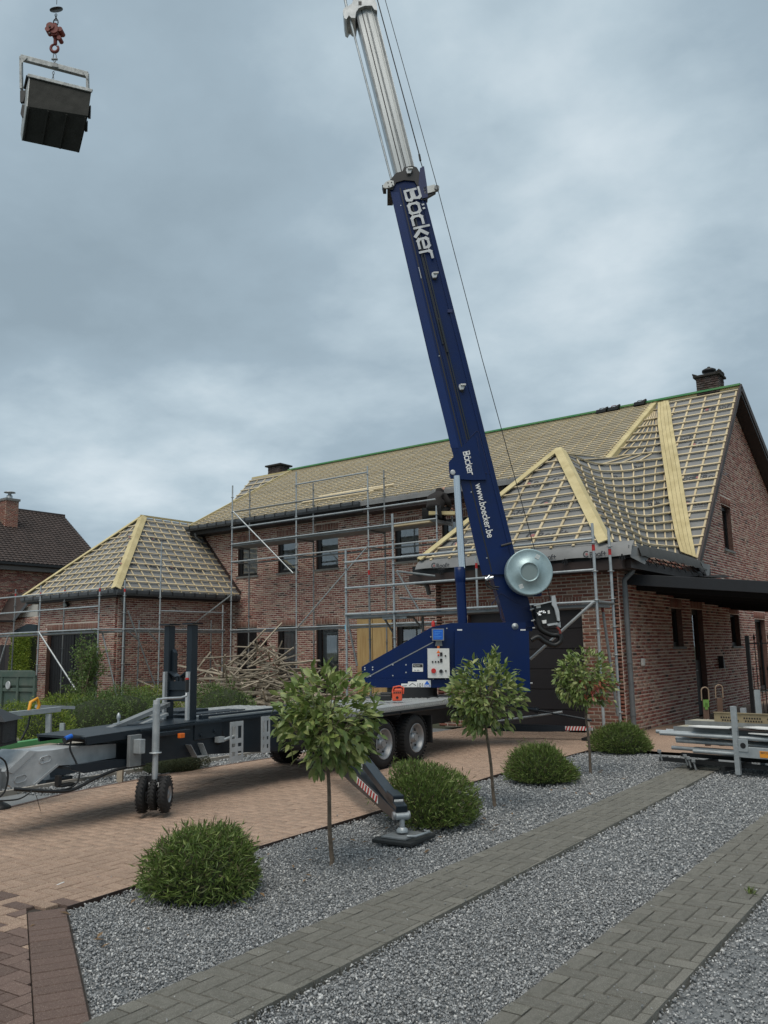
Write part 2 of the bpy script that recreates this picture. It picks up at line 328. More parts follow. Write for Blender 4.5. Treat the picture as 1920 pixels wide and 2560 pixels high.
# ================================================================ THE HOUSE
COURSE=.0672
house=thing('house','red brick house with its roof stripped to new yellow battens','house',(-15,21,0))
BRICKS=[]   # (distance, centre, U, n, length, height, mat)
def wall(name,O,U,n,outline,holes=(),soldiers=(),bm=None,mm=None,th=.14,bricks=True,near=False):
    O=Vector(O);U=Vector(U);n=Vector(n)
    P=lambda s,z,d=0: O+U*s+Vector((0,0,z))+n*d
    out=[(s,z) for s,z in outline]; hl=[[(a,c),(a,d),(b,d),(b,c)] for a,b,c,d in holes]
    loops=[[Vector((s,z,0)) for s,z in l] for l in [out]+hl]; flat=[p for l in loops for p in l]
    tris=mgeo.tessellate_polygon(loops)
    mb=MB(); k=len(flat)
    vs=[P(p.x,p.y) for p in flat]+[P(p.x,p.y,-th) for p in flat]
    def orient(t,nn):
        a,b,c=[vs[i] for i in t]; return tuple(t) if (b-a).cross(c-a).dot(nn)>0 else tuple(t[::-1])
    mb.add(vs,[orient(t,n) for t in tris]+[orient(tuple(i+k for i in t),-n) for t in tris])
    i0=0
    for l in loops:
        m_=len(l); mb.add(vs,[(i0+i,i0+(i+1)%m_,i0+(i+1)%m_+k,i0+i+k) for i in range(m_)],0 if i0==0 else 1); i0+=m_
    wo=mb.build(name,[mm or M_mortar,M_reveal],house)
    if not bricks: return wo
    def inside(s,z):
        r=False; j=len(out)-1
        for i in range(len(out)):
            (x1,y1),(x2,y2)=out[i],out[j]
            if (y1>z)!=(y2>z) and s<(x2-x1)*(z-y1)/(y2-y1)+x1: r=not r
            j=i
        return r
    S0=min(p[0] for p in out);S1=max(p[0] for p in out);Z1=max(p[1] for p in out)
    rng=random.Random(hash(name)%9999 if False else len(name)*37+int(abs(O.x)*10))
    blk=[(a,b,c,d) for a,b,c,d in holes]+[(a,b,c,d) for a,b,c,d in soldiers]
    items=[]
    row=0;z=.006
    while z<Z1-.05:
        s=S0-(.1055 if row%2 else 0)+rng.uniform(-.006,.006); zc=z+.0275
        while s<S1:
            a,b=max(s+.007,S0+.001),min(s+.204,S1-.001); segs=[(a,b)]
            for h0,h1,h2,h3 in blk:
                if h2-.02<zc<h3+.02:
                    ns=[]
                    for p,q in segs:
                        if q<=h0+.004 or p>=h1-.004: ns.append((p,q))
                        else:
                            if p<h0-.03: ns.append((p,h0-.003))
                            if q>h1+.03: ns.append((h1+.003,q))
                    segs=ns
            for p,q in segs:
                if q-p>.03 and inside(p+.01,zc+.02) and inside(q-.01,zc+.02): items.append(((p+q)/2,zc+rng.uniform(-.002,.002),q-p,.051+rng.uniform(-.003,.002),0))
            s+=.211+rng.uniform(-.003,.003)
        z+=COURSE; row+=1
    for a,b,c,d in soldiers:
        nn=max(1,int(round((b-a)/.067))); st=(b-a)/nn
        for i in range(nn): items.append((a+st*(i+.5),(c+d)/2,st-.012,(d-c)-.01,1))
    V=[];F=[];VS=[];FS=[]
    for s,zc,l,h,sol in items:
        pr=.004+rng.random()*.006
        c=P(s,zc)
        if near and not sol: BRICKS.append(((c-EYEP).length/max(l,.01)**.5,c.copy(),U,n,l,h,bm or M_brick,wo,pr)); continue
        tv,tf=(VS,FS) if sol else (V,F); k=len(tv)
        j=lambda: rng.uniform(-.0035,.0035)
        for sx,sz in ((-1,-1),(1,-1),(1,1),(-1,1)): tv.append(P(s+sx*l/2+j(),zc+sz*h/2+j(),-.004))
        for sx,sz in ((-1,-1),(1,-1),(1,1),(-1,1)): tv.append(P(s+sx*(l/2-.004)+j(),zc+sz*(h/2-.004)+j(),pr))
        fl=U.cross(Vector((0,0,1))).dot(n)>0
        for f in ((4,5,6,7),(0,1,5,4),(1,2,6,5),(2,3,7,6),(3,0,4,7)): tf.append([i+k for i in (f if fl else f[::-1])])
    if V: bulk('brickwork',V,F,bm or M_brick,wo,kind='stuff')
    if VS: bulk('soldier_course',VS,FS,M_soldier,wo,kind='stuff')
    return wo
def brick_rest():
    """the largest 300 bricks are objects sharing one mesh, the others one mesh per wall"""
    BRICKS.sort(key=lambda t:t[0]); unit={}
    for d,c,U,n,l,h,bm,wo,pr in BRICKS[:300]:
        key=(round(U.x),round(U.y))
        if key not in unit:
            mb=MB(); vs=[]
            for y,g in ((-.004,.5),(.0,.485),): pass
            lo=[Vector((sx*.5,0,sz*.5)) for sx,sz in ((-1,-1),(1,-1),(1,1),(-1,1))]
            hi=[Vector((sx*.482,-1,sz*.44)) for sx,sz in ((-1,-1),(1,-1),(1,1),(-1,1))]
            hi=[p+Vector((random.uniform(-.01,.01),0,random.uniform(-.04,.04))) for p in hi]
            mb.add(lo+hi,[(4,5,6,7),(0,1,5,4),(1,2,6,5),(2,3,7,6),(3,0,4,7)])
            me=bpy.data.meshes.new('brick'); me.from_pydata(mb.v,[],mb.f); me.materials.append(bm); unit[key]=me
        o=bpy.data.objects.new('brick',unit[key]); COL.objects.link(o); o.location=c-n*.003
        o.rotation_euler=(random.uniform(-.012,.012),random.uniform(-.008,.008),math.atan2(U.y,U.x)); o.scale=(l+random.uniform(-.004,.004),pr+.003,h); attach(o,wo)
    rest={}
    for t in BRICKS[300:]: rest.setdefault((t[7].name),[]).append(t)
    for nm,ts in rest.items():
        V=[];F=[]
        for d,c,U,n,l,h,bm,wo,pr in ts:
            k=len(V); j=lambda: random.uniform(-.0035,.0035); Z=Vector((0,0,1))
            for sx,sz in ((-1,-1),(1,-1),(1,1),(-1,1)): V.append(c+U*(sx*l/2+j())+Z*(sz*h/2+j())-n*.004)
            for sx,sz in ((-1,-1),(1,-1),(1,1),(-1,1)): V.append(c+U*(sx*(l/2-.004)+j())+Z*(sz*(h/2-.004)+j())+n*pr)
            for f in ((4,5,6,7),(0,1,5,4),(1,2,6,5),(2,3,7,6),(3,0,4,7)): F.append([i+k for i in f])
        bulk('brickwork',V,F,ts[0][6],ts[0][7],kind='stuff')
def window(name,O,U,n,s0,s1,z0,z1,set_=.09,fw=.07,curt=M_curt,sill=True,mull=None,pleat=11,topbar=.06,left=.07,label=None):
    O=Vector(O);U=Vector(U);n=Vector(n)
    P=lambda s,z,d=0: O+U*s+Vector((0,0,z))+n*d
    bx=MB(); bx.prism([P(s0-.02,z0-.02,-.75),P(s1+.02,z0-.02,-.75),P(s1+.02,z1+.02,-.75),P(s0-.02,z1+.02,-.75)],-n*.02)
    for a,b,c,d in ((s0-.03,s0-.02,z0,z1),(s1+.02,s1+.03,z0,z1),(s0,s1,z0-.03,z0-.02),(s0,s1,z1+.02,z1+.03)):
        bx.prism([P(a,c,-.75),P(b,c,-.75),P(b,d,-.75),P(a,d,-.75)],n*.6)
    wn=bx.build(name,M_dark,house,label=label)
    fr=MB(); f=lambda a,b,c,d,dd=0: fr.prism([P(a,c,-set_-.06),P(b,c,-set_-.06),P(b,d,-set_-.06),P(a,d,-set_-.06)],n*(.06+dd))
    f(s0,s0+left,z0,z1); f(s1-.05,s1,z0,z1); f(s0+left,s1-.05,z0,z0+fw+.03); f(s0+left,s1-.05,z1-topbar,z1)
    if mull:
        for mz in mull: f(s0+left,s1-.05,mz-.03,mz+.03)
    fr.build('frame',M_black,wn,bev=.004)
    g=MB(); g.poly([P(s0+left,z0+fw,-set_-.03),P(s1-.05,z0+fw,-set_-.03),P(s1-.05,z1-topbar,-set_-.03),P(s0+left,z1-topbar,-set_-.03)]); g.build('pane',M_glass,wn)
    if curt:
        V=[];F=[];nn=pleat*8
        for i in range(nn+1):
            s=s0+left+(s1-.05-s0-left)*i/nn; d=-set_-.095+.018*math.sin(i/8*2*PI)+.006*math.sin(i*.9)
            V+=[P(s,z0+.03,d),P(s,z1-.03,d*.98)]
        for i in range(nn): F.append([2*i,2*i+2,2*i+3,2*i+1])
        bulk('curtain',V,F,curt,wn,smooth=True)
    if sill:
        sl_=MB(); sl_.prism([P(s0-.06,z0-.055,-.08),P(s1+.06,z0-.055,-.08),P(s1+.06,z0,-.08),P(s0-.06,z0,-.08)],n*.125); sl_.build('sill',M_conc,wn,bev=.004)
    return wn
X3=(1,0,0);Y3=(0,1,0);NX=(1,0,0);NY=(0,-1,0)
# right wing front wall with the garage door
WF=(-10.0,15.44,0)
wall('front_wall',WF,X3,NY,[(0,0),(4.09,0),(4.09,3.40),(0,3.40)],[(.78,3.34,0,2.34)],[(.76,3.36,2.355,2.565)],M_brickR,M_mortarR,near=True)
gd=MB(); gd.box(-9.25,-6.62,15.60,15.64,0,2.4); gdo=gd.build('garage_door',M_gdoor,house)
for i in range(6):
    p=MB(); p.box(-9.22,-6.66,15.555,15.60,.01+i*.392,.39+i*.392); p.build('panel',M_gdoor,gdo,bev=.006)
# gable wall
GO=(-5.9,15.44,0)
gab=[(0,0),(17,0),(17,5.2),(9.6,8.62),(9.45,8.62),(4.35,3.52),(0,3.40)]
gw=wall('gable_wall',GO,Y3,NX,gab,[(3.0,3.72,1.57,2.40),(4.45,5.30,0,2.42),(7.75,8.65,1.55,2.38),(7.8,8.72,4.10,5.32),(10.35,11.6,.3,2.3)],
     [(2.95,3.77,2.41,2.62),(4.4,5.35,2.43,2.64),(7.7,8.7,2.39,2.60),(7.75,8.77,5.33,5.54),(10.3,11.65,2.31,2.52)],near=True)
window('window',GO,Y3,NX,3.0,3.72,1.57,2.40,set_=.12,curt=M_curt,left=.06,topbar=.07)
window('window',GO,Y3,NX,7.75,8.65,1.55,2.38,set_=.12,curt=M_curt,left=.06)
window('window',GO,Y3,NX,7.8,8.72,4.10,5.32,set_=.12,curt=M_curt,left=.05,topbar=.1)
window('window',GO,Y3,NX,10.35,11.6,.3,2.3,set_=.12,curt=M_curtd,left=.06)
d=MB(); d.box(-6.06,-6.02,19.89,20.74,0,2.42); do=d.build('side_door',M_door,house)
d=MB(); d.box(-6.02,-6.015,20.02,20.6,1.25,2.3); d.build('pane',M_glass,do)
d=MB(); d.tube((-6.0,20.05,1.02),(-5.93,20.05,1.02),.012); d.tube((-5.935,20.05,1.02),(-5.935,20.17,1.02),.01); d.build('handle',M_galv,do)
# main wall
MO=(-22.4,21.2,0)
wl=[(.22,1.2,4.30,5.56),(2.2,3.12,4.30,5.56),(3.95,4.9,4.30,5.58),(7.2,8.1,4.30,5.45),(8.95,9.9,4.30,5.45)]
lo=[(.2,1.2,0,2.48),(2.2,3.1,.25,2.48),(3.94,4.88,.25,2.48),(5.7,6.9,0,2.5),(7.2,8.1,.25,2.45),(8.95,9.9,.25,2.45)]
wall('main_wall',MO,X3,NY,[(0,0),(12.6,0),(12.6,6.2),(-1.6,6.2),(-1.6,5.0),(0,3.3)],wl+lo,[(a-.03,b+.03,d_+.005,d_+.225) for a,b,c,d_ in wl]+[(a-.03,b+.03,d_+.005,d_+.215) for a,b,c,d_ in lo])
for i,(a,b,c,d_) in enumerate(wl): window('window',MO,X3,NY,a,b,c,d_,set_=.07,left=.15,topbar=.08)
for a,b,c,d_ in lo[1:3]+lo[4:]: window('window',MO,X3,NY,a,b,c,d_,set_=.07,left=.16,curt=M_curt if a<5 else M_curtd,sill=False)
d=MB(); d.box(-22.2,-21.2,21.26,21.30,0,2.48); fd=d.build('front_door',M_door,house)
for i in range(4):
    p=MB(); p.box(-22.12+i*.22,-21.92+i*.22,21.245,21.26,.15,2.3); p.build('panel',M_door,fd,bev=.004)
# left wing
LO_=(-26.83,16.33,0)
wall('left_wing_front',LO_,X3,NY,[(0,0),(4.42,0),(4.42,3.58),(0,3.58)],[(.6,3.40,0,2.42)],[(.57,3.43,2.425,2.65)])
for k in range(2):
    x0=-26.2+k*1.37; d=MB(); d.box(x0,x0+1.35,16.47,16.51,.02,2.40); lf=d.build('door_leaf',M_door,house)
    for i in range(9):
        p=MB(); p.box(x0+.02+i*.147,x0+.155+i*.147,16.455,16.47,.04,2.37); p.build('plank',M_door,lf,bev=.005)
    d=MB(); xh=x0+(1.28 if k==0 else .06); d.box(xh-.01,xh+.02,16.42,16.455,1.0,1.15); d.build('handle',M_galvd,lf)
wall('left_wing_side',(-22.4,16.33,0),Y3,NX,[(0,0),(4.87,0),(4.87,3.58),(0,3.58)])
wall('left_wing_outer_side',(-26.83,16.33,0),Y3,(-1,0,0),[(0,0),(16,0),(16,3.5),(0,3.58)],bricks=False)
wall('left_gable_wall',(-25.2,16.33,0),Y3,(-1,0,0),[(7.6,3.4),(16,3.4),(16,4.6),(8.67,8.6),(7.6,7.5)],bricks=False)
wall('right_wing_back',(-10,15.44,0),Y3,(-1,0,0),[(0,0),(5.76,0),(5.76,3.4),(0,3.4)],bricks=False)
wall('rear_wall',(-26.8,32.3,0),X3,(0,1,0),[(0,0),(20.9,0),(20.9,4.8),(0,4.8)],bricks=False)
brick_rest()

# ---- roof faces
RY,RZ=25.0,8.92; SS=.60; ST=1.01; EY,EZ=20.5,8.92-.6*4.5
XL,XR,XV,XG=-22.95,-8.05,-5.55,-25.35
XLE=-23.95
def xl_at(y): return XLE+(XL-XLE)*(y-EY)/(RY-EY)
def sh(x,y,up=0): return Vector((x,y,RZ-SS*(RY-y)+up))
def st(x,y,up=0): return Vector((x,y,RZ-ST*(RY-y)+up))
def slab(name,pts,th,m_,parent=house,**k):
    mb=MB(); pts=[Vector(p) for p in pts]; mb.prism(pts,Vector((0,0,-th))); return mb.build(name,m_,parent,**k)
def batten(a,b,parent,up,wd=.045,h=.028,m_=None,name='batten',bev=0):
    mb=MB(); mb.bar(a,b,wd,h,up); return mb.build(name,m_ or M_wood,parent,bev=bev)
nsh=Vector((0,-SS,1)).normalized(); nst=Vector((0,-ST,1)).normalized()
main_roof=slab('roof',[sh(XLE,EY),sh(XR,EY),sh(XR,RY),sh(XL,RY)],.14,M_memb)
rr=slab('rear_roof',[(XG,RY,RZ),(XV,RY,RZ),(XV,33,RZ-.565*8),(XG,33,RZ-.565*8)],.16,M_memb)
rs=slab('soffit',[(XV+.02,RY+.1,RZ-.22),(XV+.02,33,RZ-.22-.565*7.9),(-5.88,33,RZ-.22-.565*7.9),(-5.88,RY+.1,RZ-.22)],.05,M_black)
# counter battens and battens of the main slope
for i in range(37):
    x=XLE+.25+i*.43; yt=RY-.05 if x>XL else EY+(x-XLE)/(XL-XLE)*(RY-EY)
    if x<XR-.05: batten(sh(x,EY+.03)+nsh*.012,sh(x,yt)+nsh*.012,main_roof,nsh,.045,.024,name='counter_batten')
nr=29
for i in range(nr):
    y=EY+.06+(RY-.12-EY)*i/(nr-1); xs=[xl_at(y),XL+5.1+random.uniform(-.3,.3)+(i%3)*.86,XL+10.2+(i%2)*.86,XR]
    for a,b in zip(xs[:-1],xs[1:]):
        dz=random.uniform(-.006,.006); batten(sh(a,y+dz)+nsh*.040,sh(b-.01,y+dz+random.uniform(-.01,.01))+nsh*.040,main_roof,nsh,.036,.030)
# boards lying near the eave, and green ridge laths
for k in range(3):
    batten(sh(-18.9+k*.25,EY+.55+k*.14)+nsh*.07,sh(-15.9+k*.3,EY+.60+k*.15)+nsh*.07,main_roof,nsh,.12,.022,name='loose_board')
for k,dz in enumerate((.0,.075)):
    batten((XL-.2,RY-.03-k*.09,RZ+.085-dz*.4),(XV+.02,RY-.03-k*.09,RZ+.085-dz*.4),main_roof,(0,0,1),.05,.05,M_green,'ridge_lath')
slab('ridge_board',[(XG,RY-.02,RZ+.06),(XV,RY-.02,RZ+.06),(XV,RY+.02,RZ+.06),(XG,RY+.02,RZ+.06)],.1,M_woodY,main_roof)
# left part: steeper face with its own verge, hip boards
lr=slab('left_steep_roof',[st(XG,23.85),st(XL,22.6),st(XL,RY),st(XG,RY)],.10,M_memb)
for i in range(12):
    y=RY-.15-i*.24
    if y>22.7: batten(st(XG if y>23.85 else XG+(23.85-y)*1.9,y)+nst*.04,st(XL,y)+nst*.04,lr,nst)
for i in range(6): batten(st(XG+.06+i*.46,max(22.8,23.85-i*.24))+nst*.012,st(XG+.06+i*.46,RY-.1)+nst*.012,lr,nst,.045,.024,name='counter_batten')
batten(sh(XLE-.01,EY)+nsh*.05,sh(XL-.01,RY)+nsh*.05,main_roof,nsh,.06,.09,M_woodY,'verge_board')
# right part: steep face under the gable verge
right=slab('right_steep_roof',[st(-8.0,21.6),st(XV,19.46),st(XV,RY),st(-8.0,RY)],.10,M_memb)
Ltop=(1640,1006);
stripL=[(1646,1012),(1643,1046),(1645,1062),(1648.5,1078.5),(1650,1094),(1652,1109),(1654.7,1129),(1657,1145.5),(1659.9,1161.7),(1662,1180.7),(1666.1,1200.5),(1668.3,1219.5),(1671.5,1239),(1674.2,1258),(1678.3,1281),(1682.4,1302.8),(1685.9,1324.5),(1691,1346),(1697,1366.5),(1703,1384)]
stripR=[(1672,1004),(1679,1030),(1682,1060),(1691,1110),(1702,1170),(1712,1230),(1722,1290),(1731,1340),(1738,1375),(1743,1399)]
def on_st(u,v): return on_plane(u,v,(0,-ST,1),(0,RY,RZ))
def on_sh(u,v): return on_plane(u,v,(0,-SS,1),(0,RY,RZ))
SR=[on_st(*p) for p in stripR]; SL=[on_st(*p) for p in stripL]
for i in range(24):       # battens right of the plank strip
    y=RY-.14-i*.232
    # left end: x on the strip's right edge for this y
    xa=None
    for p,q in zip(SR[:-1],SR[1:]):
        if (p.y-y)*(q.y-y)<=0: xa=p.x+(q.x-p.x)*(y-p.y)/(q.y-p.y)
    if xa is None: xa=SR[0].x if y>SR[0].y else SR[-1].x
    if xa<XV-.15: batten(st(xa,y)+nst*.045,st(XV-.02,y)+nst*.045,right,nst,.045,.03)
for x in (-5.62,-6.05,-6.48,-6.91,-7.34):
    yb=19.5
    for p,q in zip(SR[:-1],SR[1:]):
        if (p.x-x)*(q.x-x)<=0: yb=p.y+(q.y-p.y)*(x-p.x)/(q.x-p.x)
    batten(st(x,max(19.5,yb))+nst*.015,st(x,RY-.1)+nst*.015,right,nst,.05,.026,name='counter_batten')
def edge(a,b,t): 
    n_=len(a)-1; return None
def interp(pl_,t):
    f=t*(len(pl_)-1); i=min(int(f),len(pl_)-2); return pl_[i].lerp(pl_[i+1],f-i)
# four planks of the strip
for k in range(4):
    mb=MB(); n_=9
    for i in range(n_):
        t0,t1=i/n_,(i+1)/n_
        a0,b0=interp(SL,t0),interp(SR,t0); a1,b1=interp(SL,t1),interp(SR,t1)
        q=[a0.lerp(b0,k/4+.008),a0.lerp(b0,(k+1)/4-.008),a1.lerp(b1,(k+1)/4-.008),a1.lerp(b1,k/4+.008)]
        q=[p+nst*(.075 if k in(0,2) else .068) for p in q]; mb.prism(q,-nst*.022)
    mb.build('hip_plank',M_woodY,right)
# swept slope of the wing: rows measured from hip (or verge board) to the strip
HIPB,HIPT=Vector((-5.93,15.04,3.50)),Vector((-8.0,17.8,6.10))
def on_hip(u,v):
    best=min((abs(Vector(_pr(HIPB.lerp(HIPT,t)))[1]-v),t) for t in [i/200 for i in range(-6,201)]); return HIPB.lerp(HIPT,best[1])
def _pr(p):
    d=Vector(p)-EYEP; return (960+FPX*CR.dot(d)/CF.dot(d),1280-FPX*CU.dot(d)/CF.dot(d),0)
z6=lambda a,b:(1360+a/6.146,1080+b/6.146)
rows=[]
for le,y20,rt in (((1622,1026),None,(1643,1024)),((1610,1050),None,(1643,1045)),((1597,1068),(1620,1064),(1645,1062)),((1583,1084),(1620,1081),(1648.5,1078.5)),((1565,1103.6),(1620,1098),(1650,1094)),((1549,1120.7),(1620,1114.5),(1652,1109)),((1524,1142.6),(1620,1132),(1654.7,1129))):
    rows.append(('v',le,[y20] if y20 else [],rt))
rows.append(('h',(1397,1127),[z6(300,310),z6(500,385),z6(700,460),z6(850,490),z6(1000,490),z6(1200,475),(1620,1150)],(1657,1145.5)))
rows.append(('h',z6(350,390),[z6(600,520),z6(800,590),z6(1000,605),z6(1300,590),(1620,1168.5)],(1659.9,1161.7)))
rows.append(('h',z6(415,520),[z6(700,650),z6(900,705),z6(1100,715),z6(1300,705),(1620,1187)],(1662,1180.7)))
rows.append(('h',z6(480,620),[z6(700,720),z6(900,795),z6(1100,825),z6(1300,820),(1620,1207.5)],(1666,1200.5)))
rows.append(('h',z6(530,715),[z6(800,830),z6(1000,895),z6(1200,935),z6(1350,940),(1620,1228)],(1668,1219.5)))
rows.append(('h',z6(590,825),[z6(900,960),z6(1100,1020),z6(1300,1050),z6(1450,1048),(1620,1248)],(1671.5,1239)))
rows.append(('h',z6(650,930),[z6(1000,1070),z6(1200,1130),z6(1400,1165),(1620,1269)],(1674,1258)))
rows.append(('h',z6(720,1045),[z6(1000,1155),z6(1300,1250),z6(1500,1285),(1620,1289)],(1678,1281)))
rows.append(('h',z6(790,1160),[z6(1000,1235),z6(1200,1300),z6(1400,1360),(1620,1309)],(1682,1302.8)))
rows.append(('h',z6(860,1275),[z6(1100,1350),z6(1300,1418),(1620,1326.5)],(1686,1324.5)))
rows.append(('h',z6(930,1395),[z6(1300,1508),(1620,1345)],(1691,1346)))
rows.append(('h',z6(985,1520),[z6(1300,1605),(1620,1360)],(1697,1366.5)))
NS=14; GR=[]
for kind,le,mids,rt in rows:
    L3=on_sh(*le) if kind=='v' else on_hip(*le); R3=on_st(*rt); pts=[le]+[m_ for m_ in mids]+[rt]
    cum=[0]
    for a,b in zip(pts[:-1],pts[1:]): cum.append(cum[-1]+math.dist(a,b))
    dl,dr=depth(L3),depth(R3); P3=[]
    for k in range(NS+1):
        t=k/NS*cum[-1]
        # Catmull-Rom through the measured points for a fair curve
        i=max(j for j in range(len(cum)-1) if cum[j]<=t+1e-9); f=(t-cum[i])/(cum[i+1]-cum[i])
        p0=pts[max(i-1,0)];p1=pts[i];p2=pts[i+1];p3=pts[min(i+2,len(pts)-1)]
        cr=lambda a,b,c,d:.5*((2*b)+(-a+c)*f+(2*a-5*b+4*c-d)*f*f+(-a+3*b-3*c+d)*f**3)
        u,v=(cr(p0[0],p1[0],p2[0],p3[0]),cr(p0[1],p1[1],p2[1],p3[1])) if len(pts)>2 else (p1[0]+(p2[0]-p1[0])*f,p1[1]+(p2[1]-p1[1])*f)
        s_=k/NS; dd=1/((1-s_)/dl+s_/dr); r_=ray(u,v); P3.append(EYEP+r_*dd)
    GR.append(P3)
sv=Vector((.35,-.45,.82)).normalized()
sweep_rows=[[p-sv*.05 for p in r] for r in GR]; low=[GR[-1][k]+(GR[-1][k]-GR[-2][k])*.8-sv*.05 for k in range(NS+1)]; sweep_rows.append(low)
V=[p for r in sweep_rows for p in r]; n_=NS+1; nrw=len(sweep_rows)
F=[[i*n_+k,i*n_+k+1,(i+1)*n_+k+1,(i+1)*n_+k] for i in range(nrw-1) for k in range(NS)]
V2=[p-sv*.05 for p in V]; F+= [[j+len(V) for j in f[::-1]] for f in F[:]]
swept=bulk('swept_roof',V+V2,F,M_memb,house,smooth=True)
for r in GR:
    mb=MB()
    for a,b in zip(r[:-1],r[1:]): mb.bar(a,b+(b-a)*.03,.045,.034,sv)
    mb.build('batten',M_wood,swept)
for k in range(1,2*NS+6,3):   # raking counter battens
    i0=0; pts=[]
    for i in range(7,len(sweep_rows)):
        s_=k/2-(i-7)*.28+2
        if 0<=s_<=NS:
            j=min(int(s_),NS-1); pts.append(sweep_rows[i][j].lerp(sweep_rows[i][j+1],s_-j)+sv*.018)
    mb=MB()
    for a,b in zip(pts[:-1],pts[1:]): mb.bar(a,b,.034,.02,sv)
    if len(pts)>1: mb.build('counter_batten',M_wood,swept)
for k in range(4,NS*2,5):
    pts=[]
    for i in range(0,8):
        s_=k/2-(i-0)*.35+1
        if 0<=s_<=NS: j=min(int(s_),NS-1); pts.append(sweep_rows[i][j].lerp(sweep_rows[i][j+1],s_-j)+sv*.018)
    mb=MB()
    for a,b in zip(pts[:-1],pts[1:]): mb.bar(a,b,.034,.02,sv)
    if len(pts)>1: mb.build('counter_batten',M_wood,swept)
# verge boards
vb=MB(); vb.bar(sh(XR,EY+.15)+nsh*.03,sh(XR,RY+.02)+nsh*.03,.16,.03,nsh); vb.bar(sh(XR+.09,EY+.15)-nsh*.03,sh(XR+.09,RY)-nsh*.03,.025,.14,nsh); vb.build('verge_board',M_woodY,main_roof)
vb=MB(); vb.bar(st(XV+.02,19.4)+nst*.02,st(XV+.02,RY+.02)+nst*.02,.045,.14,nst); vb.build('verge_board',M_brown,right)
vb=MB(); vb.bar((XV+.02,RY,RZ+.02),(XV+.02,33,RZ+.02-.565*8),.045,.2,(0,.565,1)); vb.build('verge_board',M_brown,rr)
bo=MB(); bo.prism([(XV-.33,19.45,3.36),(XV,19.45,3.36),(XV,19.45,3.2),(XV-.33,19.45,3.2)],(0,1.0,0)); bo.build('eave_end',M_brown,right)

# right wing hip roof, front face and hidden left face
FA,FB,FT=Vector((-10.12,15.04,3.47)),Vector((-5.93,15.04,3.50)),Vector((-8.0,17.8,6.10))
def hiproof(nm,A,B,T,Aback,Tback,n_rows,ncount,right_face=True,cut=.0):
    r=MB()
    f=[(A,B,T)]
    o=slab(nm,[A,B,T],.08,M_memb)
    nn=(B-A).cross(T-A).normalized(); nn=nn if nn.z>0 else -nn
    for i in range(n_rows):
        t=(i+.25)/n_rows; a=A.lerp(T,t);b=B.lerp(T,t); batten(a+nn*.05,b+nn*.05,o,nn,.038,.028)
    L_=(B-A).length
    for i in range(ncount):
        s=(i+.6)/ncount; base=A.lerp(B,s); up=(T-(A+B)/2); tmax=1-abs(2*s-1)
        if tmax>.1: batten(base+nn*.02,base+up*(tmax-.02)+nn*.02,o,nn,.05,.026,name='counter_batten')
    return o,nn
wing,nw=hiproof('wing_roof',FA,FB,FT,None,None,13,9)
slab('wing_roof_left_face',[FA,FT,(-8.0,21.2,6.1),(-10.12,21.2,3.47)],.08,M_memb)
def hipboard(a,b,na,nb,parent,wd=.13,m_=None,name='hip_board'):
    """two boards meeting over a hip"""
    d=(b-a).normalized()
    for nn,sg in ((na,1),(nb,-1)):
        sd=nn.cross(d).normalized()*sg; mb=MB(); mb.frame((a+b)/2+sd*(wd/2)+nn*.085,d*((b-a).length/2),sd*(wd/2),nn*.012); mb.build(name,m_ or M_woodY,parent)
nL=(FT-FA).cross(Vector((-10.12,21.2,3.47))-FA).normalized(); nL=nL if nL.z>0 else -nL
nRt=Vector((1.18,0,1)).normalized()
def sgn_board(a,b,n1,n2,parent,wd,m_=None):
    d=(b-a).normalized()
    for nn,oth in ((n1,n2),(n2,n1)):
        sd=nn.cross(d).normalized()
        if sd.dot(oth)>0: sd=-sd
        mb=MB(); mb.frame((a+b)/2+sd*(wd/2-.045)+nn*.085,d*((b-a).length/2),sd*(wd/2+.012),nn*.012); mb.build('hip_board',m_ or M_woodY,parent)
sgn_board(FB+Vector((.0,0,-.02)),FT,nw,nRt,wing,.155)
sgn_board(FA,FT,nw,nL,wing,.13)
# drooping membrane and printed words
ap=MB(); n_=24; vsA=[];
for i in range(n_+1):
    x=-10.15+(4.75)*i/n_; vsA+= [Vector((x,15.08,3.52)),Vector((x,14.93+.012*math.sin(i*1.7),3.40)),Vector((x,14.88+.02*math.sin(i*2.3),3.30-.07*i/n_+.012*math.sin(i*1.1)))]
bulk('eave_membrane',vsA,[[i*3+j,i*3+j+3,i*3+j+4,i*3+j+1] for i in range(n_) for j in (0,1)],M_memb,wing,smooth=True)
fl=MB(); fl.prism([(-5.45,14.9,3.42),(-5.42,15.6,3.40),(-5.40,15.9,3.33),(-5.38,15.5,3.10),(-5.44,14.95,3.2)],(-.01,0,0)); fl.build('loose_flap',M_memb,wing)
ft=MB(); ft.box(-10.35,-5.6,14.93,15.44,3.0,3.19); ft.build('front_fascia',M_brown,house)
sf=MB(); sf.box(-10.3,-5.5,15.0,15.44,3.19,3.38); sf.build('eave_box',M_black,house)
def gutter_clip(p,parent,s=1,n=Vector((0,-1,0))):
    mb=MB(); t=n.cross(Vector((0,0,1))).normalized(); p=Vector(p)
    mb.frame(p,t*.012*s,n*.01,Vector((0,0,.06*s))); mb.frame(p+Vector((0,0,.02*s)),t*.05*s,n*.01,Vector((0,0,.010*s)))
    for q in (-1,1): mb.frame(p+t*(.045*s*q)-Vector((0,0,.01*s)),t*.010*s,n*.01,Vector((0,0,.03*s)))
    return mb.build('gutter_bracket',M_black,parent)
for i in range(9): gutter_clip((-10.05+i*.56,14.86,3.2),wing)
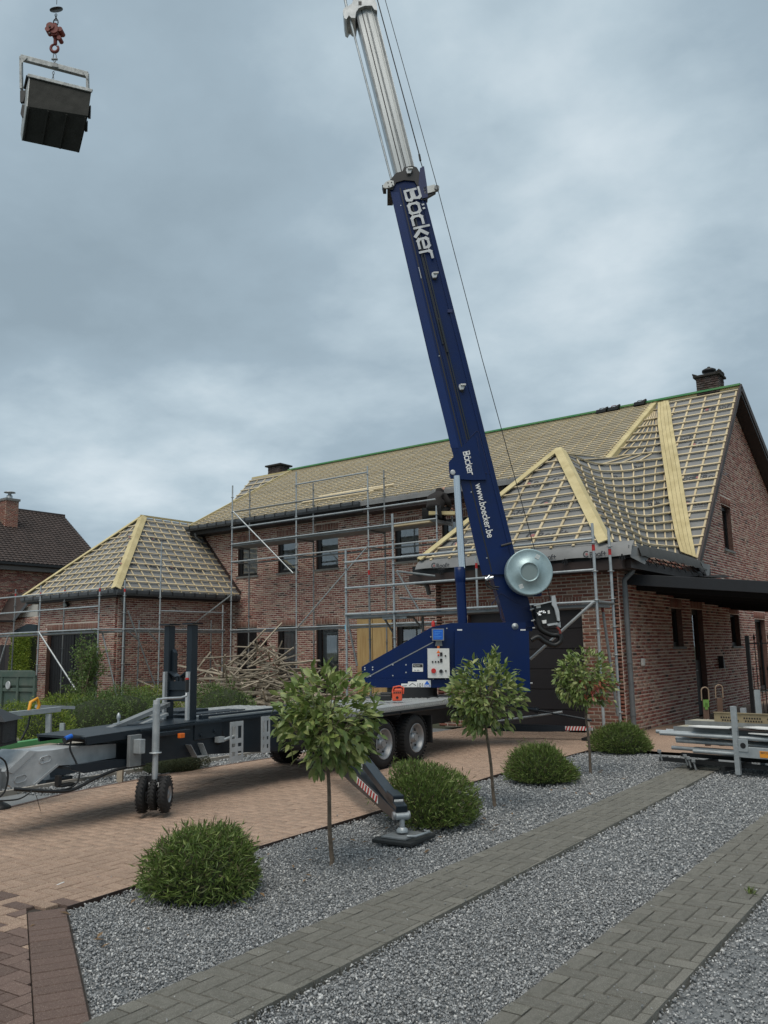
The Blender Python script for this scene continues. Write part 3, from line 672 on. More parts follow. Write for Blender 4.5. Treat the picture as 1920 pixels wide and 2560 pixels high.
# wing side eave with wavy felt and bare gutter brackets
sd=MB(); sd.box(-5.88,-5.50,15.1,19.6,3.02,3.18); sd.build('side_fascia',M_brown,house)
V=[];F=[]
for i in range(25):
    y=15.3+4.2*i/24; h=.10*math.sin(i/24*PI); V+=[(-5.72,y,3.56-.02*h),(-5.42,y,3.44+h*.5),(-5.36,y,3.24+h*.35+.015*math.sin(i*1.9))]
for i in range(24):
    for j in (0,1): F.append([i*3+j,i*3+j+1,i*3+j+4,i*3+j+3])
bulk('eave_felt',V,F,mat('bitumen_felt',(.045,.046,.044),.8,amt=.5,bump=.3),house,smooth=True)
for i in range(9):
    y=15.55+i*.45; mb=MB(); mb.path([(-5.50,y,3.30),(-5.42,y,3.22),(-5.36,y+.05,3.14),(-5.38,y+.18,3.10),(-5.42,y+.25,3.2)],.010,6); mb.build('gutter_bracket',M_black,house)
fl=MB(); fl.prism([(-5.38,19.1,3.40),(-5.36,19.75,3.38),(-5.36,19.55,3.0),(-5.37,19.35,3.22)],(-.012,0,0)); fl.build('loose_flap',M_memb,right)
# printed words on the membranes
def prints(parent,org,xd,yd,nn,locs,size):
    xd=Vector(xd).normalized();nn=Vector(nn).normalized();yd=nn.cross(xd).normalized()
    for s,t in locs:
        p=Vector(org)+xd*s+yd*t+nn*.006
        mb=MB(); rr_=[]
        for k in range(11):
            a=R(50+k*26); rr_.append(p+xd*(math.cos(a)*size*.42)+yd*(size*.42+math.sin(a)*size*.42))
        for a,b in zip(rr_[:-1],rr_[1:]): mb.bar(a,b+(b-a)*.1,size*.17,.002,nn)
        mb.build('printed_swirl',M_print,parent)
        mb=MB(); mb.lathe(p+xd*size*.04+yd*size*.42,nn,[(0,0),(.001,size*.2),(.002,size*.2),(.002,0)],12,sm=False); mb.build('printed_dot',M_printr,parent)
        text('Roof+',size*1.0,p+xd*size*.5,xd,yd,M_print,'printed_word',parent,.0008,bold=.004)
        text('convet.be',size*.34,p+xd*size*.75-yd*size*.34,xd,yd,M_print,'printed_line',parent,.0006)
upF=(FT-(FA+FB)/2).normalized()
prints(wing,FA,FB-FA,upF,nw,[(.7,.42),(2.5,.40),(1.25,1.32),(2.45,1.52),(1.75,2.42)],.27)
prints(wing,(-10.0,14.86,3.29),(1,0,0),(0,-.1,1),(0,-1,0),[(.35,0),(1.55,-.01),(2.75,-.02),(3.75,-.035)],.13)
prints(right,st(-7.2,RY-.75)+nst*.004,(1,0,0),(0,1,ST),nst,[(.85,0),(.0,-1.35),(.75,-1.75),(.45,-3.3),(1.0,-4.45),(1.1,-3.35)],.26)
for i,(r_,k_) in enumerate(((9,7),(11,9),(12,3),(14,6),(8,10),(15,10),(6,9),(13,11))):
    p=sweep_rows[r_][k_]; q=sweep_rows[r_][k_+1]; a=sweep_rows[r_-1][k_]
    yd=(a-p).normalized(); xd=(q-p).normalized(); nn=xd.cross(yd).normalized(); nn=nn if nn.z>0 else -nn
    text('GRoof+',.20,p+yd*.06+nn*.012,xd,yd,M_print,'printed_word',swept,.0008,bold=.004)

# left wing hip roof
A,B,T=Vector((-27.15,15.95,3.60)),Vector((-22.03,15.95,3.60)),Vector((-24.6,18.85,6.45))
lw,nlw=hiproof('left_wing_roof',A,B,T,None,None,13,13)
TB=Vector((-24.6,21.35,6.45)); Bb=Vector((-22.03,21.2,3.60)); Ab=Vector((-27.15,21.2,3.6))
rf=slab('left_wing_right_face',[B,Bb,(-22.5,21.2,4.1),TB,T],.08,M_memb)
slab('left_wing_left_face',[A,T,TB,Ab],.08,M_memb)
nR=Vector((6.45-3.6,0,24.6-22.03)).normalized()
for i in range(13):
    t=(i+.25)/13; a=B.lerp(T,t); yb=21.15 if a.z<6.0 else 21.0; batten(a+nR*.05,Vector((a.x,yb,a.z))+nR*.05,rf,nR,.038,.026)
for i in range(13):
    y=16.15+i*.395
    if y<T.y: t=(y-B.y)/(T.y-B.y); top=B.lerp(T,t)
    else: top=Vector((T.x,y,T.z))
    batten(Vector((B.x,y,B.z))+nR*.02,top+nR*.02,rf,nR,.036,.024,name='counter_batten')
sgn_board(B,T,nlw,nR,lw,.15); nLL=Vector((-(6.45-3.6),0,24.6-22.03)).normalized(); sgn_board(A,T,nlw,nLL,lw,.12)
batten(T+Vector((0,-.1,.06)),TB+Vector((0,0,.06)),lw,(0,0,1),.06,.07,M_woodY,'ridge_board')
prints(rf,(-22.03,16.2,3.6),(0,1,0),(-(24.6-22.03),0,2.85),nR,[(.5,1.15),(1.55,1.15),(2.55,1.15),(3.5,1.15),(1.5,2.55),(2.5,2.6)],.2)
text('GRoof+ GRoof+ GRoof+',.11,(-25.9,15.83,3.53),(1,0,0),(0,-.1,1),M_print,'printed_word',lw,.001)
# felt strip and dark gutters
def gutter(name,a,b,nrm,h=.15,wd=.15,m_=M_zinc,nb=8,parent=house,strip=True):
    a=Vector(a);b=Vector(b);nrm=Vector(nrm); mb=MB(); d=(b-a)
    up=Vector((0,0,1)); prof=[(0,0),(wd*.9,.0),(wd,.01),(wd*.96,-h*.55),(wd*.62,-h),(0,-h)]
    mb.prism([a+nrm*x+up*z for x,z in prof],d); o=mb.build(name,m_,parent,bev=.004)
    for i in range(nb):
        p=a+d*((i+.5)/nb)+nrm*(wd+.004); q=MB(); q.frame(p-up*h*.3,d.normalized()*.016,nrm*.006,up*h*.42); q.frame(p+up*.03-nrm*.05,d.normalized()*.016,nrm*.06,up*.006); q.build('bracket',M_black,o)
    return o
gutter('gutter',(-27.1,15.95,3.58),(-21.95,15.95,3.58),(0,-1,0),nb=10)
gutter('gutter',(-22.0,15.9,3.58),(-22.0,21.05,3.58),(1,0,0),nb=11)
gutter('gutter',(-24.15,20.55,EZ),(-16.0,20.55,EZ),(0,-1,0),nb=17)
mb=MB(); mb.box(-27.0,-22.0,15.97,16.33,3.38,3.5); mb.box(-22.4,-22.05,16.33,21.1,3.38,3.5); mb.build('soffit_board',M_black,house)
mb=MB(); mb.box(-24.1,-16.0,20.6,21.2,EZ-.3,EZ-.08); mb.build('soffit_board',M_black,house)
mb=MB(); mb.box(-16.0,-8.2,20.62,21.2,EZ-.34,EZ-.05); mb.build('eave_fascia',M_brown,house)
mb=MB(); mb.box(-16.0,-8.2,20.55,20.62,EZ-.10,EZ-.01); mb.build('felt_edge',M_memb,house)
for i in range(13): gutter_clip((-15.8+i*.6,20.57,EZ-.16),house)
# downpipes
def pipe(name,pts,r,m_,parent=house,rings=()):
    mb=MB(); mb.path(pts,r,12)
    for z in rings: mb.tube((pts[-1][0],pts[-1][1],z-.02),(pts[-1][0],pts[-1][1],z+.02),r*1.18,12)
    return mb.build(name,m_,parent)
M_pipe=mat('grey_downpipe',(.16,.17,.175),.55,.3,amt=.5,scale=4,col2=(.10,.105,.11))
pipe('downpipe',[(-5.62,15.62,3.12),(-5.66,15.56,2.98),(-5.80,15.52,2.84),(-5.80,15.52,2.7),(-5.80,15.52,.02)],.05,M_pipe,rings=(2.55,1.3,.35))
pipe('downpipe',[(-22.1,16.2,3.4),(-22.25,16.45,3.2),(-22.3,16.5,3.0),(-22.3,16.5,.02)],.05,M_pipe,rings=(2.4,1.2))
pipe('downpipe',[(-23.8,20.6,6.0),(-23.8,20.62,5.85),(-23.75,20.9,5.65)],.045,M_pipe)
pipe('downpipe',[(-10.1,15.1,3.05),(-10.12,15.3,2.95),(-10.15,15.4,2.8)],.05,M_pipe)
# stepped flashing along the left wing roof against the main wall
mb=MB(); mb.bar((-22.0,21.17,3.70),(-24.3,21.17,6.22),.10,.02,(0,1,0)); mb.build('flashing',M_brown,house)
# chimneys
def chimney(x0,x1,y0,y1,z0,z1,cap,pot):
    mb=MB(); mb.box(x0,x1,y0,y1,z0,z1); c=mb.build('chimney',mat('sooty_mortar',(.05,.045,.04),.95,amt=.5),house)
    V=[];F=[]
    z=z0;row=0
    while z<z1-.04:
        for ax,(a,b),(oth,sgn) in (('x',(x0,x1),(y0,-1)),('y',(y0,y1),(x1,1)),('x',(x0,x1),(y1,1))):
            s=a-(.1 if row%2 else 0)
            while s<b:
                p,q=max(s+.005,a),min(s+.2,b)
                if q-p>.04:
                    k=len(V); pr=random.uniform(.004,.016)
                    for dd in (0,pr):
                        for (u_,v_) in ((p,z),(q,z),(q,z+.055),(p,z+.055)):
                            V.append((u_,oth+sgn*dd,v_) if ax=='x' else (oth+sgn*dd,u_,v_))
                    F+=[[k+4,k+5,k+6,k+7],[k,k+1,k+5,k+4],[k+1,k+2,k+6,k+5],[k+2,k+3,k+7,k+6],[k+3,k,k+4,k+7]]
                s+=.21
        z+=.067;row+=1
    bulk('brickwork',V,F,mat('sooty_brick',ramp=[(0,(.03,.018,.015)),(1,(.085,.05,.042))],amt=.3,rough=.95),c,kind='stuff')
    mb=MB(); mb.box(x0-cap,x1+cap,y0-cap,y1+cap,z1,z1+.07); mb.build('cap_slab',mat('mossy_cap',(.035,.033,.03),.95,amt=.6,scale=9,bump=.6,bscale=20),c,bev=.012)
    if pot:
        mb=MB(); cx,cy=(x0+x1)/2,(y0+y1)/2
        mb.lathe((cx,cy,z1+.07),(0,0,1),[(0,.17),(.05,.16),(.12,.13),(.14,.20),(.20,.20),(.24,.13),(.27,.05),(.30,.04),(.31,0)],20); mb.build('chimney_pot',M_blackpl,c)
        for sx in (-1,1):
            for k in range(5): mb=MB(); mb.frame((cx+sx*.33,y0-.03+k*.12,z1+.08),(.05+.02*random.random(),0,.03*sx),(0,.05,0),(0,0,.03)); mb.build('cap_stone',MATS['mossy_cap'],c)
    return c
chimney(-6.75,-6.12,24.95,25.55,8.55,9.42,.07,True)
chimney(-24.45,-23.75,25.05,25.6,8.4,9.3,.1,False)
# wall lamps, bell box
def wall_lamp(p,label):
    t=thing('wall_lantern',label,'lantern',p); p=Vector(p); mb=MB()
    mb.box(p.x-.05,p.x+.05,p.y+.11,p.y+.14,p.z-.1,p.z+.1); mb.path([p+Vector((0,.12,0)),p+Vector((0,.05,.12)),p+Vector((0,-.08,.14)),p+Vector((0,-.10,.08))],.012,6); mb.build('bracket',M_black,t)
    mb=MB(); mb.lathe(p+Vector((0,-.1,.08)),(0,0,-1),[(0,.01),(.02,.03),(.08,.13),(.09,.12)],6,sm=False); mb.lathe(p+Vector((0,-.1,-.24)),(0,0,1),[(-.03,.0),(0,.07),(.01,.075)],6,sm=False); 
    for k in range(6):
        a=2*PI*k/6; mb.bar(p+Vector((.11*math.cos(a),-.1+.11*math.sin(a),-.0)),p+Vector((.07*math.cos(a),-.1+.07*math.sin(a),-.23)),.012,.012)
    mb.build('cage',M_black,t)
    mb=MB(); mb.lathe(p+Vector((0,-.1,-.01)),(0,0,-1),[(0,.10),(.22,.065)],6,sm=False); mb.build('pane',M_glass,t)
wall_lamp((-20.75,21.05,1.95),'black iron lantern on the brick wall right of the front door')
def spot(p,label):
    t=thing('floodlight',label,'floodlight',p); p=Vector(p); mb=MB(); mb.frame(p,(.10,0,0),(0,.05,.03),(0,-.03,.06)); mb.bar(p,p+Vector((0,.15,.05)),.03,.03); mb.build('housing',M_black,t,bev=.01)
    mb=MB(); mb.frame(p+Vector((0,-.058,-.01)),(.085,0,0),(0,.004,0),(0,-.02,.045)); mb.build('lens',M_drum2,t)
spot((-25.0,16.2,3.28),'black floodlight under the gutter above the double doors')
o=MB().box(-5.89,-5.84,16.35,16.46,1.22,1.36).build('junction_box',M_white,None,bev=.006); tag(o,'small pale junction box on the side wall left of the narrow window','box')
o=MB(); o.prism([(-5.89,21.75,1.32),(-5.89,21.95,1.02),(-5.89,21.75,1.02)],(.12,0,0)); o=o.build('letterbox',M_black,None); tag(o,'black wedge shaped box on the shaded side wall beyond the door','box')

# ================================================================ GROUND
def flat(name,pts,z,m_,kind='structure',th=None,parent=None):
    mb=MB(); mb.poly([(x,y,z) for x,y in pts]); o=mb.build(name,m_,parent); 
    if kind: o['kind']=kind
    return o
mb=MB(); mb.poly([(900*math.cos(2*PI*i/64),900*math.sin(2*PI*i/64),-.075) for i in range(64)]); g=mb.build('ground',M_soil); g['kind']='structure'
DA,DB=(-5.12,3.42),(-5.56,10.6)          # driveway / gravel border
DRIVE=[(-9.2,6.0),(-9.42,7.6),(-9.35,15.44),(-5.9,15.44),(-5.56,12.9),(-5.55,10.0),(-5.36,7.0),(-5.27,5.2),(-5.12,3.42),(-3.52,2.50),(-3.45,1.8),(-3.4,-6),(-14,-6),(-8.6,4.2)]
flat('driveway_bed',DRIVE,-.02,M_joint)
drive=thing('driveway',None,None); drive['kind']='structure'
P1A,P1B=(-3.50,2.30),(-3.80,12.2); P1C,P1D=(-2.92,2.30),(-3.30,12.2)
P2A,P2B=(-2.02,2.0),(-2.14,13.5); P2C,P2D=(-1.44,2.0),(-1.56,13.5)
flat('gravel_bed',[(-5.9,2.6),(-5.56,12.9),(-5.5,13.2),(3.5,13.2),(6,1),(-3.3,-3)],-.045,M_gravD)
flat('side_pavement',[(-5.9,13.2),(6,13.2),(6,40),(-5.9,40)],-.004,M_tan)
flat('gravel_strip',[(-9.42,7.6),(-9.2,6.0),(-8.6,4.2),(-14,-6),(-60,-6),(-60,15.2),(-9.4,15.2)],-.03,M_gravD)
flat('cream_gravel',[(-13.2,9.0),(-13.0,21.2),(-40,21.2),(-40,6.5)],-.022,M_gravW)
def inpoly(x,y,poly):
    r=False;j=len(poly)-1
    for i in range(len(poly)):
        (x1,y1),(x2,y2)=poly[i],poly[j]
        if (y1>y)!=(y2>y) and x<(x2-x1)*(y-y1)/(y2-y1)+x1: r=not r
        j=i
    return r
def paver_mesh(m_):
    mb=MB(); c=.012
    lo=[(-.5,-.5,-1),(.5,-.5,-1),(.5,.5,-1),(-.5,.5,-1)]; mi=[(x,y,-.16) for x,y,_ in lo]; hi=[(x*.962,y*.925,0) for x,y,_ in lo]
    mb.add(lo+mi+hi,[(8,9,10,11)]+[(a,(a+1)%4,(a+1)%4+4,a+4) for a in range(4)]+[(a+4,(a+1)%4+4,(a+1)%4+8,a+8) for a in range(4)])
    me=bpy.data.meshes.new('paver'); me.from_pydata(mb.v,[],mb.f); me.materials.append(m_); return me
def lay(parent,items,m_list,th=.03,limit=300,name='paver'):
    """items: (x,y,length,width,angle,material index); the nearest are objects of their own"""
    items.sort(key=lambda t:t[0]**2+t[1]**2 if t[1]>2.0 else 1e3+t[0]**2); ms=[paver_mesh(m_) for m_ in m_list]
    base=np.array([v.co[:] for v in ms[0].vertices]); faces=[tuple(p.vertices) for p in ms[0].polygons]
    rest={}
    for i,(x,y,l,w_,a,mi) in enumerate(items):
        z=random.gauss(0,.0012); rx,ry=random.gauss(0,.004),random.gauss(0,.004)
        if i<limit:
            o=bpy.data.objects.new(name,ms[mi]); COL.objects.link(o); o.location=(x,y,z); o.rotation_euler=(rx,ry,a+random.gauss(0,.004)); o.scale=(l,w_,th); attach(o,parent)
        else:
            V,F=rest.setdefault(mi,([],[])); k=len(V); Mx=Matrix.Translation((x,y,z))@Matrix.Rotation(a+random.gauss(0,.004),4,'Z')@Matrix.Rotation(rx,4,'X')@Matrix.Rotation(ry,4,'Y')
            for b in base: V.append(Mx@Vector((b[0]*l,b[1]*w_,b[2]*th)))
            F+=[[j+k for j in f] for f in faces]
    for mi,(V,F) in rest.items(): bulk('pavers',V,F,m_list[mi],parent,kind='stuff')
def herring(test,x0,x1,y0,y1,g,org,ang,matfn):
    out=[]; ca,sa=math.cos(ang),math.sin(ang)
    def W(a,b): return org[0]+a*ca-b*sa, org[1]+a*sa+b*ca
    for i in range(int(x0/g)-1,int(x1/g)+2):
        for j in range(int(y0/g)-1,int(y1/g)+2):
            d=(i-j)%4
            if d==0: cells=((i,j),(i+1,j))
            elif d==3: cells=((i,j),(i,j+1))
            else: continue
            ok=[test(*W((a+.5)*g,(b+.5)*g),(a+.5)*g,(b+.5)*g) for a,b in cells]
            if all(ok):
                cx=sum(a+.5 for a,b in cells)/2*g; cy=sum(b+.5 for a,b in cells)/2*g; x,y=W(cx,cy)
                out.append((x,y,2*g-.0065,g-.0065,ang+(0 if d==0 else PI/2),matfn(x,y)))
            elif any(ok):
                a,b=cells[0] if ok[0] else cells[1]; x,y=W((a+.5)*g,(b+.5)*g); out.append((x,y,g-.004,g-.004,ang,matfn(x,y)))
    return out
CUTS=[]
def clip_half(poly,a,b,keep):
    out=[];n=len(poly); f=lambda p:((b[0]-a[0])*(p[1]-a[1])-(b[1]-a[1])*(p[0]-a[0]))*keep
    for i in range(n):
        p,q=poly[i],poly[(i+1)%n]; fp,fq=f(p),f(q)
        if fp>=0: out.append(p)
        if fp*fq<0: t=fp/(fp-fq); out.append((p[0]+(q[0]-p[0])*t,p[1]+(q[1]-p[1])*t))
    return out
def cut_pavers(parent,pieces,mats,th=.03):
    """pavers cut along a border: each piece is the part of the stone inside the line"""
    by={}
    for poly,mi in pieces:
        if len(poly)<3: continue
        ar=abs(sum(poly[i][0]*poly[(i+1)%len(poly)][1]-poly[(i+1)%len(poly)][0]*poly[i][1] for i in range(len(poly))))/2
        if ar<.0006: continue
        mb=by.setdefault(mi,MB()); z=random.gauss(0,.001); mb.prism([(x,y,z) for x,y in poly],(0,0,-th))
    for mi,mb in by.items(): mb.build('cut_paver',mats[mi],parent,kind='stuff')
def herring_cut(segs,x0,x1,y0,y1,g,org,ang,matfn,okfn):
    ca,sa=math.cos(ang),math.sin(ang); W=lambda a,b:(org[0]+a*ca-b*sa, org[1]+a*sa+b*ca); out=[]; whole=[]
    for i in range(int(x0/g)-1,int(x1/g)+2):
        for j in range(int(y0/g)-1,int(y1/g)+2):
            d=(i-j)%4
            if d==0: ww,hh=2,1
            elif d==3: ww,hh=1,2
            else: continue
            e_=.0032; r=[W(i*g+e_,j*g+e_),W((i+ww)*g-e_,j*g+e_),W((i+ww)*g-e_,(j+hh)*g-e_),W(i*g+e_,(j+hh)*g-e_)]
            cx=sum(p[0] for p in r)/4;cy=sum(p[1] for p in r)/4
            if not okfn(cx,cy): continue
            poly=r
            for a,b,keep in segs:
                t=((cx-a[0])*(b[0]-a[0])+(cy-a[1])*(b[1]-a[1]))/((b[0]-a[0])**2+(b[1]-a[1])**2); t=max(0,min(1,t)); dd=math.hypot(cx-a[0]-t*(b[0]-a[0]),cy-a[1]-t*(b[1]-a[1]))
                if dd<.17 and poly: poly=clip_half(poly,a,b,keep)
            if not poly: continue
            if poly is r or len(poly)==4 and all(math.dist(p,q)<1e-6 for p,q in zip(poly,r)): whole.append((cx,cy,2*g-.0065,g-.0065,ang+(0 if d==0 else PI/2),matfn(cx,cy)))
            else: out.append((poly,matfn(cx,cy)))
    return whole,out
def dmat(x,y):
    f=(y-1.2)*.75+(-x-5)*.18+random.uniform(-.5,.5)
    return 1 if f<1.35 else 0
BANDI=[(-5.12,3.42),(-3.52,2.50),(-3.66,2.24),(-5.30,3.17)]
BO_A,BO_B=(-5.242,3.208),(-3.60,2.264)      # outer line of the band
DS=[(DRIVE[k],DRIVE[k+1],-1) for k in range(3,8)]+[(DRIVE[0],DRIVE[1],-1),(DRIVE[1],DRIVE[2],-1),(DRIVE[-1],DRIVE[0],-1),(BO_A,BO_B,-1),]
EXP=[(-9.3,6.0),(-9.55,7.6),(-9.5,15.44),(-5.8,15.44),(-5.45,12.9),(-5.43,10.0),(-5.24,7.0),(-5.14,5.2),(-5.0,3.40),(-3.40,2.45),(-3.3,1.5),(-3.4,-6),(-14.2,-6),(-8.7,4.2)]
its,cuts=herring_cut(DS,-9,6,-6,16,.105,(-5.30,3.0),R(3.2),dmat,lambda x,y: inpoly(x,y,EXP) and y>.6 and -11.5<x and (-(x-BO_A[0])*.498-(y-BO_A[1])*.867>-.10 or y>3.45-(x+5.12)*-.04 and x<-5.0))
cut_pavers(drive,cuts,[M_tan,M_redp])
# soldier band of reddish pavers along the oblique edge
bd=Vector((-3.52+5.12,2.50-3.42,0)); bl=bd.length; bd.normalize(); ba=math.atan2(bd.y,bd.x)
nb=int(bl/.105)
for i in range(nb+1):
    c=Vector((-5.12,3.42,0))+bd*(.06+i*.105)+Vector((bd.y,-bd.x,0))*.125
    its.append((c.x,c.y,.225,.099,ba+PI/2,1))
lay(drive,its,[M_tan,M_redp])
def path(name,a,b,c,d_,ymax):
    t=thing(name,None,None); t['kind']='structure'
    flat(name+'_bed',[a,b,d_,c],-.025,M_joint,parent=None)
    ang=math.atan2(b[1]-a[1],b[0]-a[0])-PI/2; wd=math.hypot(c[0]-a[0],c[1]-a[1]); g=.1055; Lp=math.hypot(b[0]-a[0],b[1]-a[1])
    ca_,sa_=math.cos(ang),math.sin(ang)
    loc_=lambda x,y:((x-a[0])*ca_+(y-a[1])*sa_,-(x-a[0])*sa_+(y-a[1])*ca_)
    its,cuts=herring_cut([(a,b,-1),(c,d_,1)],-.3,wd+.3,0,Lp,g,a,ang,lambda x,y:0,lambda x,y: -.1<loc_(x,y)[0]<wd+.1 and .1<loc_(x,y)[1]<Lp-.1)
    cut_pavers(t,cuts,[M_pav],.045)
    lay(t,its,[M_pav],th=.045)
    return t
path('footpath',P1A,P1B,P1C,P1D,12.2)
path('footpath',P2A,P2B,P2C,P2D,13.5)
# thin borders
def strip(name,pts,wd,z0,z1,m_):
    mb=MB()
    for a,b in zip(pts[:-1],pts[1:]): mb.bar((a[0],a[1],(z0+z1)/2),(b[0],b[1],(z0+z1)/2),wd,z1-z0)
    o=mb.build(name,m_); o['kind']='structure'; return o
strip('kerb',[(-5.12,3.42),(-5.27,5.2),(-5.36,7.0),(-5.55,10.0),(-5.56,12.9)],.008,-.04,.001,M_brown)
strip('kerb',[(-9.79,5.0),(-10.08,7.47),(-10.05,9.35),(-10.0,15)],.06,-.03,.03,mat('pale_kerb',(.33,.30,.26),.9,amt=.5))
strip('kerb',[(-8.62,4.3),(-9.2,6.0),(-9.42,7.6),(-9.35,14)],.05,-.02,.004,M_redp)
# crushed stone, real stones near the camera
def pebbles(name,poly,n,rmin,rmax,y0,y1,seed,zb=-.040):
    rng=np.random.default_rng(seed); xs=[p[0] for p in poly];ys=[p[1] for p in poly]; P=[]
    x0,x1=min(xs),max(xs);y0=max(y0,min(ys));y1=min(y1,max(ys))
    area=0; c=rng.uniform((x0,y0),(x1,y1),(n*4,2)); px=np.array(poly)
    ins=np.zeros(len(c),bool); j=len(px)-1
    for i in range(len(px)):
        x1_,y1_=px[i];x2_,y2_=px[j]; cond=((y1_>c[:,1])!=(y2_>c[:,1]))&(c[:,0]<(x2_-x1_)*(c[:,1]-y1_)/(y2_-y1_+1e-12)+x1_); ins^=cond; j=i
    c=c[ins][:n]; m_=len(c)
    r=rng.uniform(rmin,rmax,m_)*rng.choice([1,1,.8,1.25],m_)
    octa=np.array([(1,0,0),(-1,0,0),(0,1,0),(0,-1,0),(0,0,1),(0,0,-1)],float)
    V=octa[None]*rng.uniform(.6,1.25,(m_,6,1))*r[:,None,None]*np.stack([rng.uniform(.8,1.5,m_),rng.uniform(.6,1.05,m_),rng.uniform(.45,.9,m_)],1)[:,None,:]
    V+=rng.normal(0,.18,V.shape)*r[:,None,None]
    q=rng.normal(size=(m_,4)); q[:,1:3]*=.45; q/=np.linalg.norm(q,axis=1)[:,None]; w_,x_,y_,z_=q.T
    Rm=np.stack([1-2*(y_*y_+z_*z_),2*(x_*y_-z_*w_),2*(x_*z_+y_*w_),2*(x_*y_+z_*w_),1-2*(x_*x_+z_*z_),2*(y_*z_-x_*w_),2*(x_*z_-y_*w_),2*(y_*z_+x_*w_),1-2*(x_*x_+y_*y_)],1).reshape(-1,3,3)
    V=np.einsum('nij,nkj->nki',Rm,V); zc=zb+rng.uniform(.0,.028,m_)+.006*np.sin(c[:,0]*5)*np.sin(c[:,1]*4)
    V+=np.concatenate([c,zc[:,None]],1)[:,None,:]
    F=np.array([(0,2,4),(2,1,4),(1,3,4),(3,0,4),(2,0,5),(1,2,5),(3,1,5),(0,3,5)]); F=(F[None]+6*np.arange(m_)[:,None,None]).reshape(-1,3)
    o=bulk(name,V.reshape(-1,3),F,M_grav); o['kind']='stuff'; return o
def lerp2(a,b,y): t=(y-a[1])/(b[1]-a[1]); return (a[0]+(b[0]-a[0])*t,y)
bed1=[(-5.11,3.42),(-5.26,5.2),(-5.35,7.0),(-5.54,10.0),(-5.55,12.9),(-3.83,12.9),lerp2(P1A,P1B,12),lerp2(P1A,P1B,2.5)]
bed2=[lerp2(P1C,P1D,2.3),lerp2(P1C,P1D,12.1),(-3.3,12.9),(-2.15,12.9),lerp2(P2A,P2B,12),lerp2(P2A,P2B,2.4)]
bed3=[lerp2(P2C,P2D,2.2),lerp2(P2C,P2D,13),(3.5,13),(4,4)]
pebbles('gravel',bed1,38000,.006,.0098,2.3,6.2,1); pebbles('gravel',bed1,26000,.0085,.0135,6.2,12.9,2)
pebbles('gravel',bed2,24000,.006,.0098,2.6,6.2,3); pebbles('gravel',bed2,16000,.0085,.0135,6.2,12.9,4)
pebbles('gravel',[lerp2(P2C,P2D,3.0),lerp2(P2C,P2D,8),(.3,8),(-.4,3.0)],24000,.006,.0105,3.0,8,5)
pebbles('gravel',[(-9.25,6.0),(-9.45,7.6),(-9.38,13),(-12.6,13),(-12.6,5)],17000,.012,.020,5,13,6,zb=-.03)

for nm_,pl_,n__,sd in (('spilled_gravel',[P1A,P1B,P1D,P1C],110,31),('spilled_gravel',[P2A,P2B,P2D,P2C],130,32),('spilled_gravel',[(-5.6,3.8),(-5.9,9),(-5.5,9),(-5.2,5),(-5.1,3.6)],60,33)):
    pebbles(nm_,pl_,n__,.0035,.0085,2.4,9,sd,zb=-.010)
rd_=random.Random(12); mb=MB()
for k in range(70):
    x,y=rd_.uniform(-5.0,-3.9),rd_.uniform(3.0,11); a=rd_.uniform(0,6.3); l=rd_.uniform(.018,.04); c_=Vector((x,y,.004)); d_=Vector((math.cos(a),math.sin(a),rd_.uniform(-.1,.3))).normalized(); n_=d_.cross(UZ_:=Vector((0,0,1))).normalized()
    mb.add([c_-d_*l,c_+n_*l*.4+UZ_*.006,c_+d_*l,c_-n_*l*.4+UZ_*.004],[(0,1,2),(0,2,3)])
o=mb.build('fallen_leaves',mat('dead_leaf',(.16,.10,.05),.9,rnd=.4,amt=0),None); o['kind']='stuff'

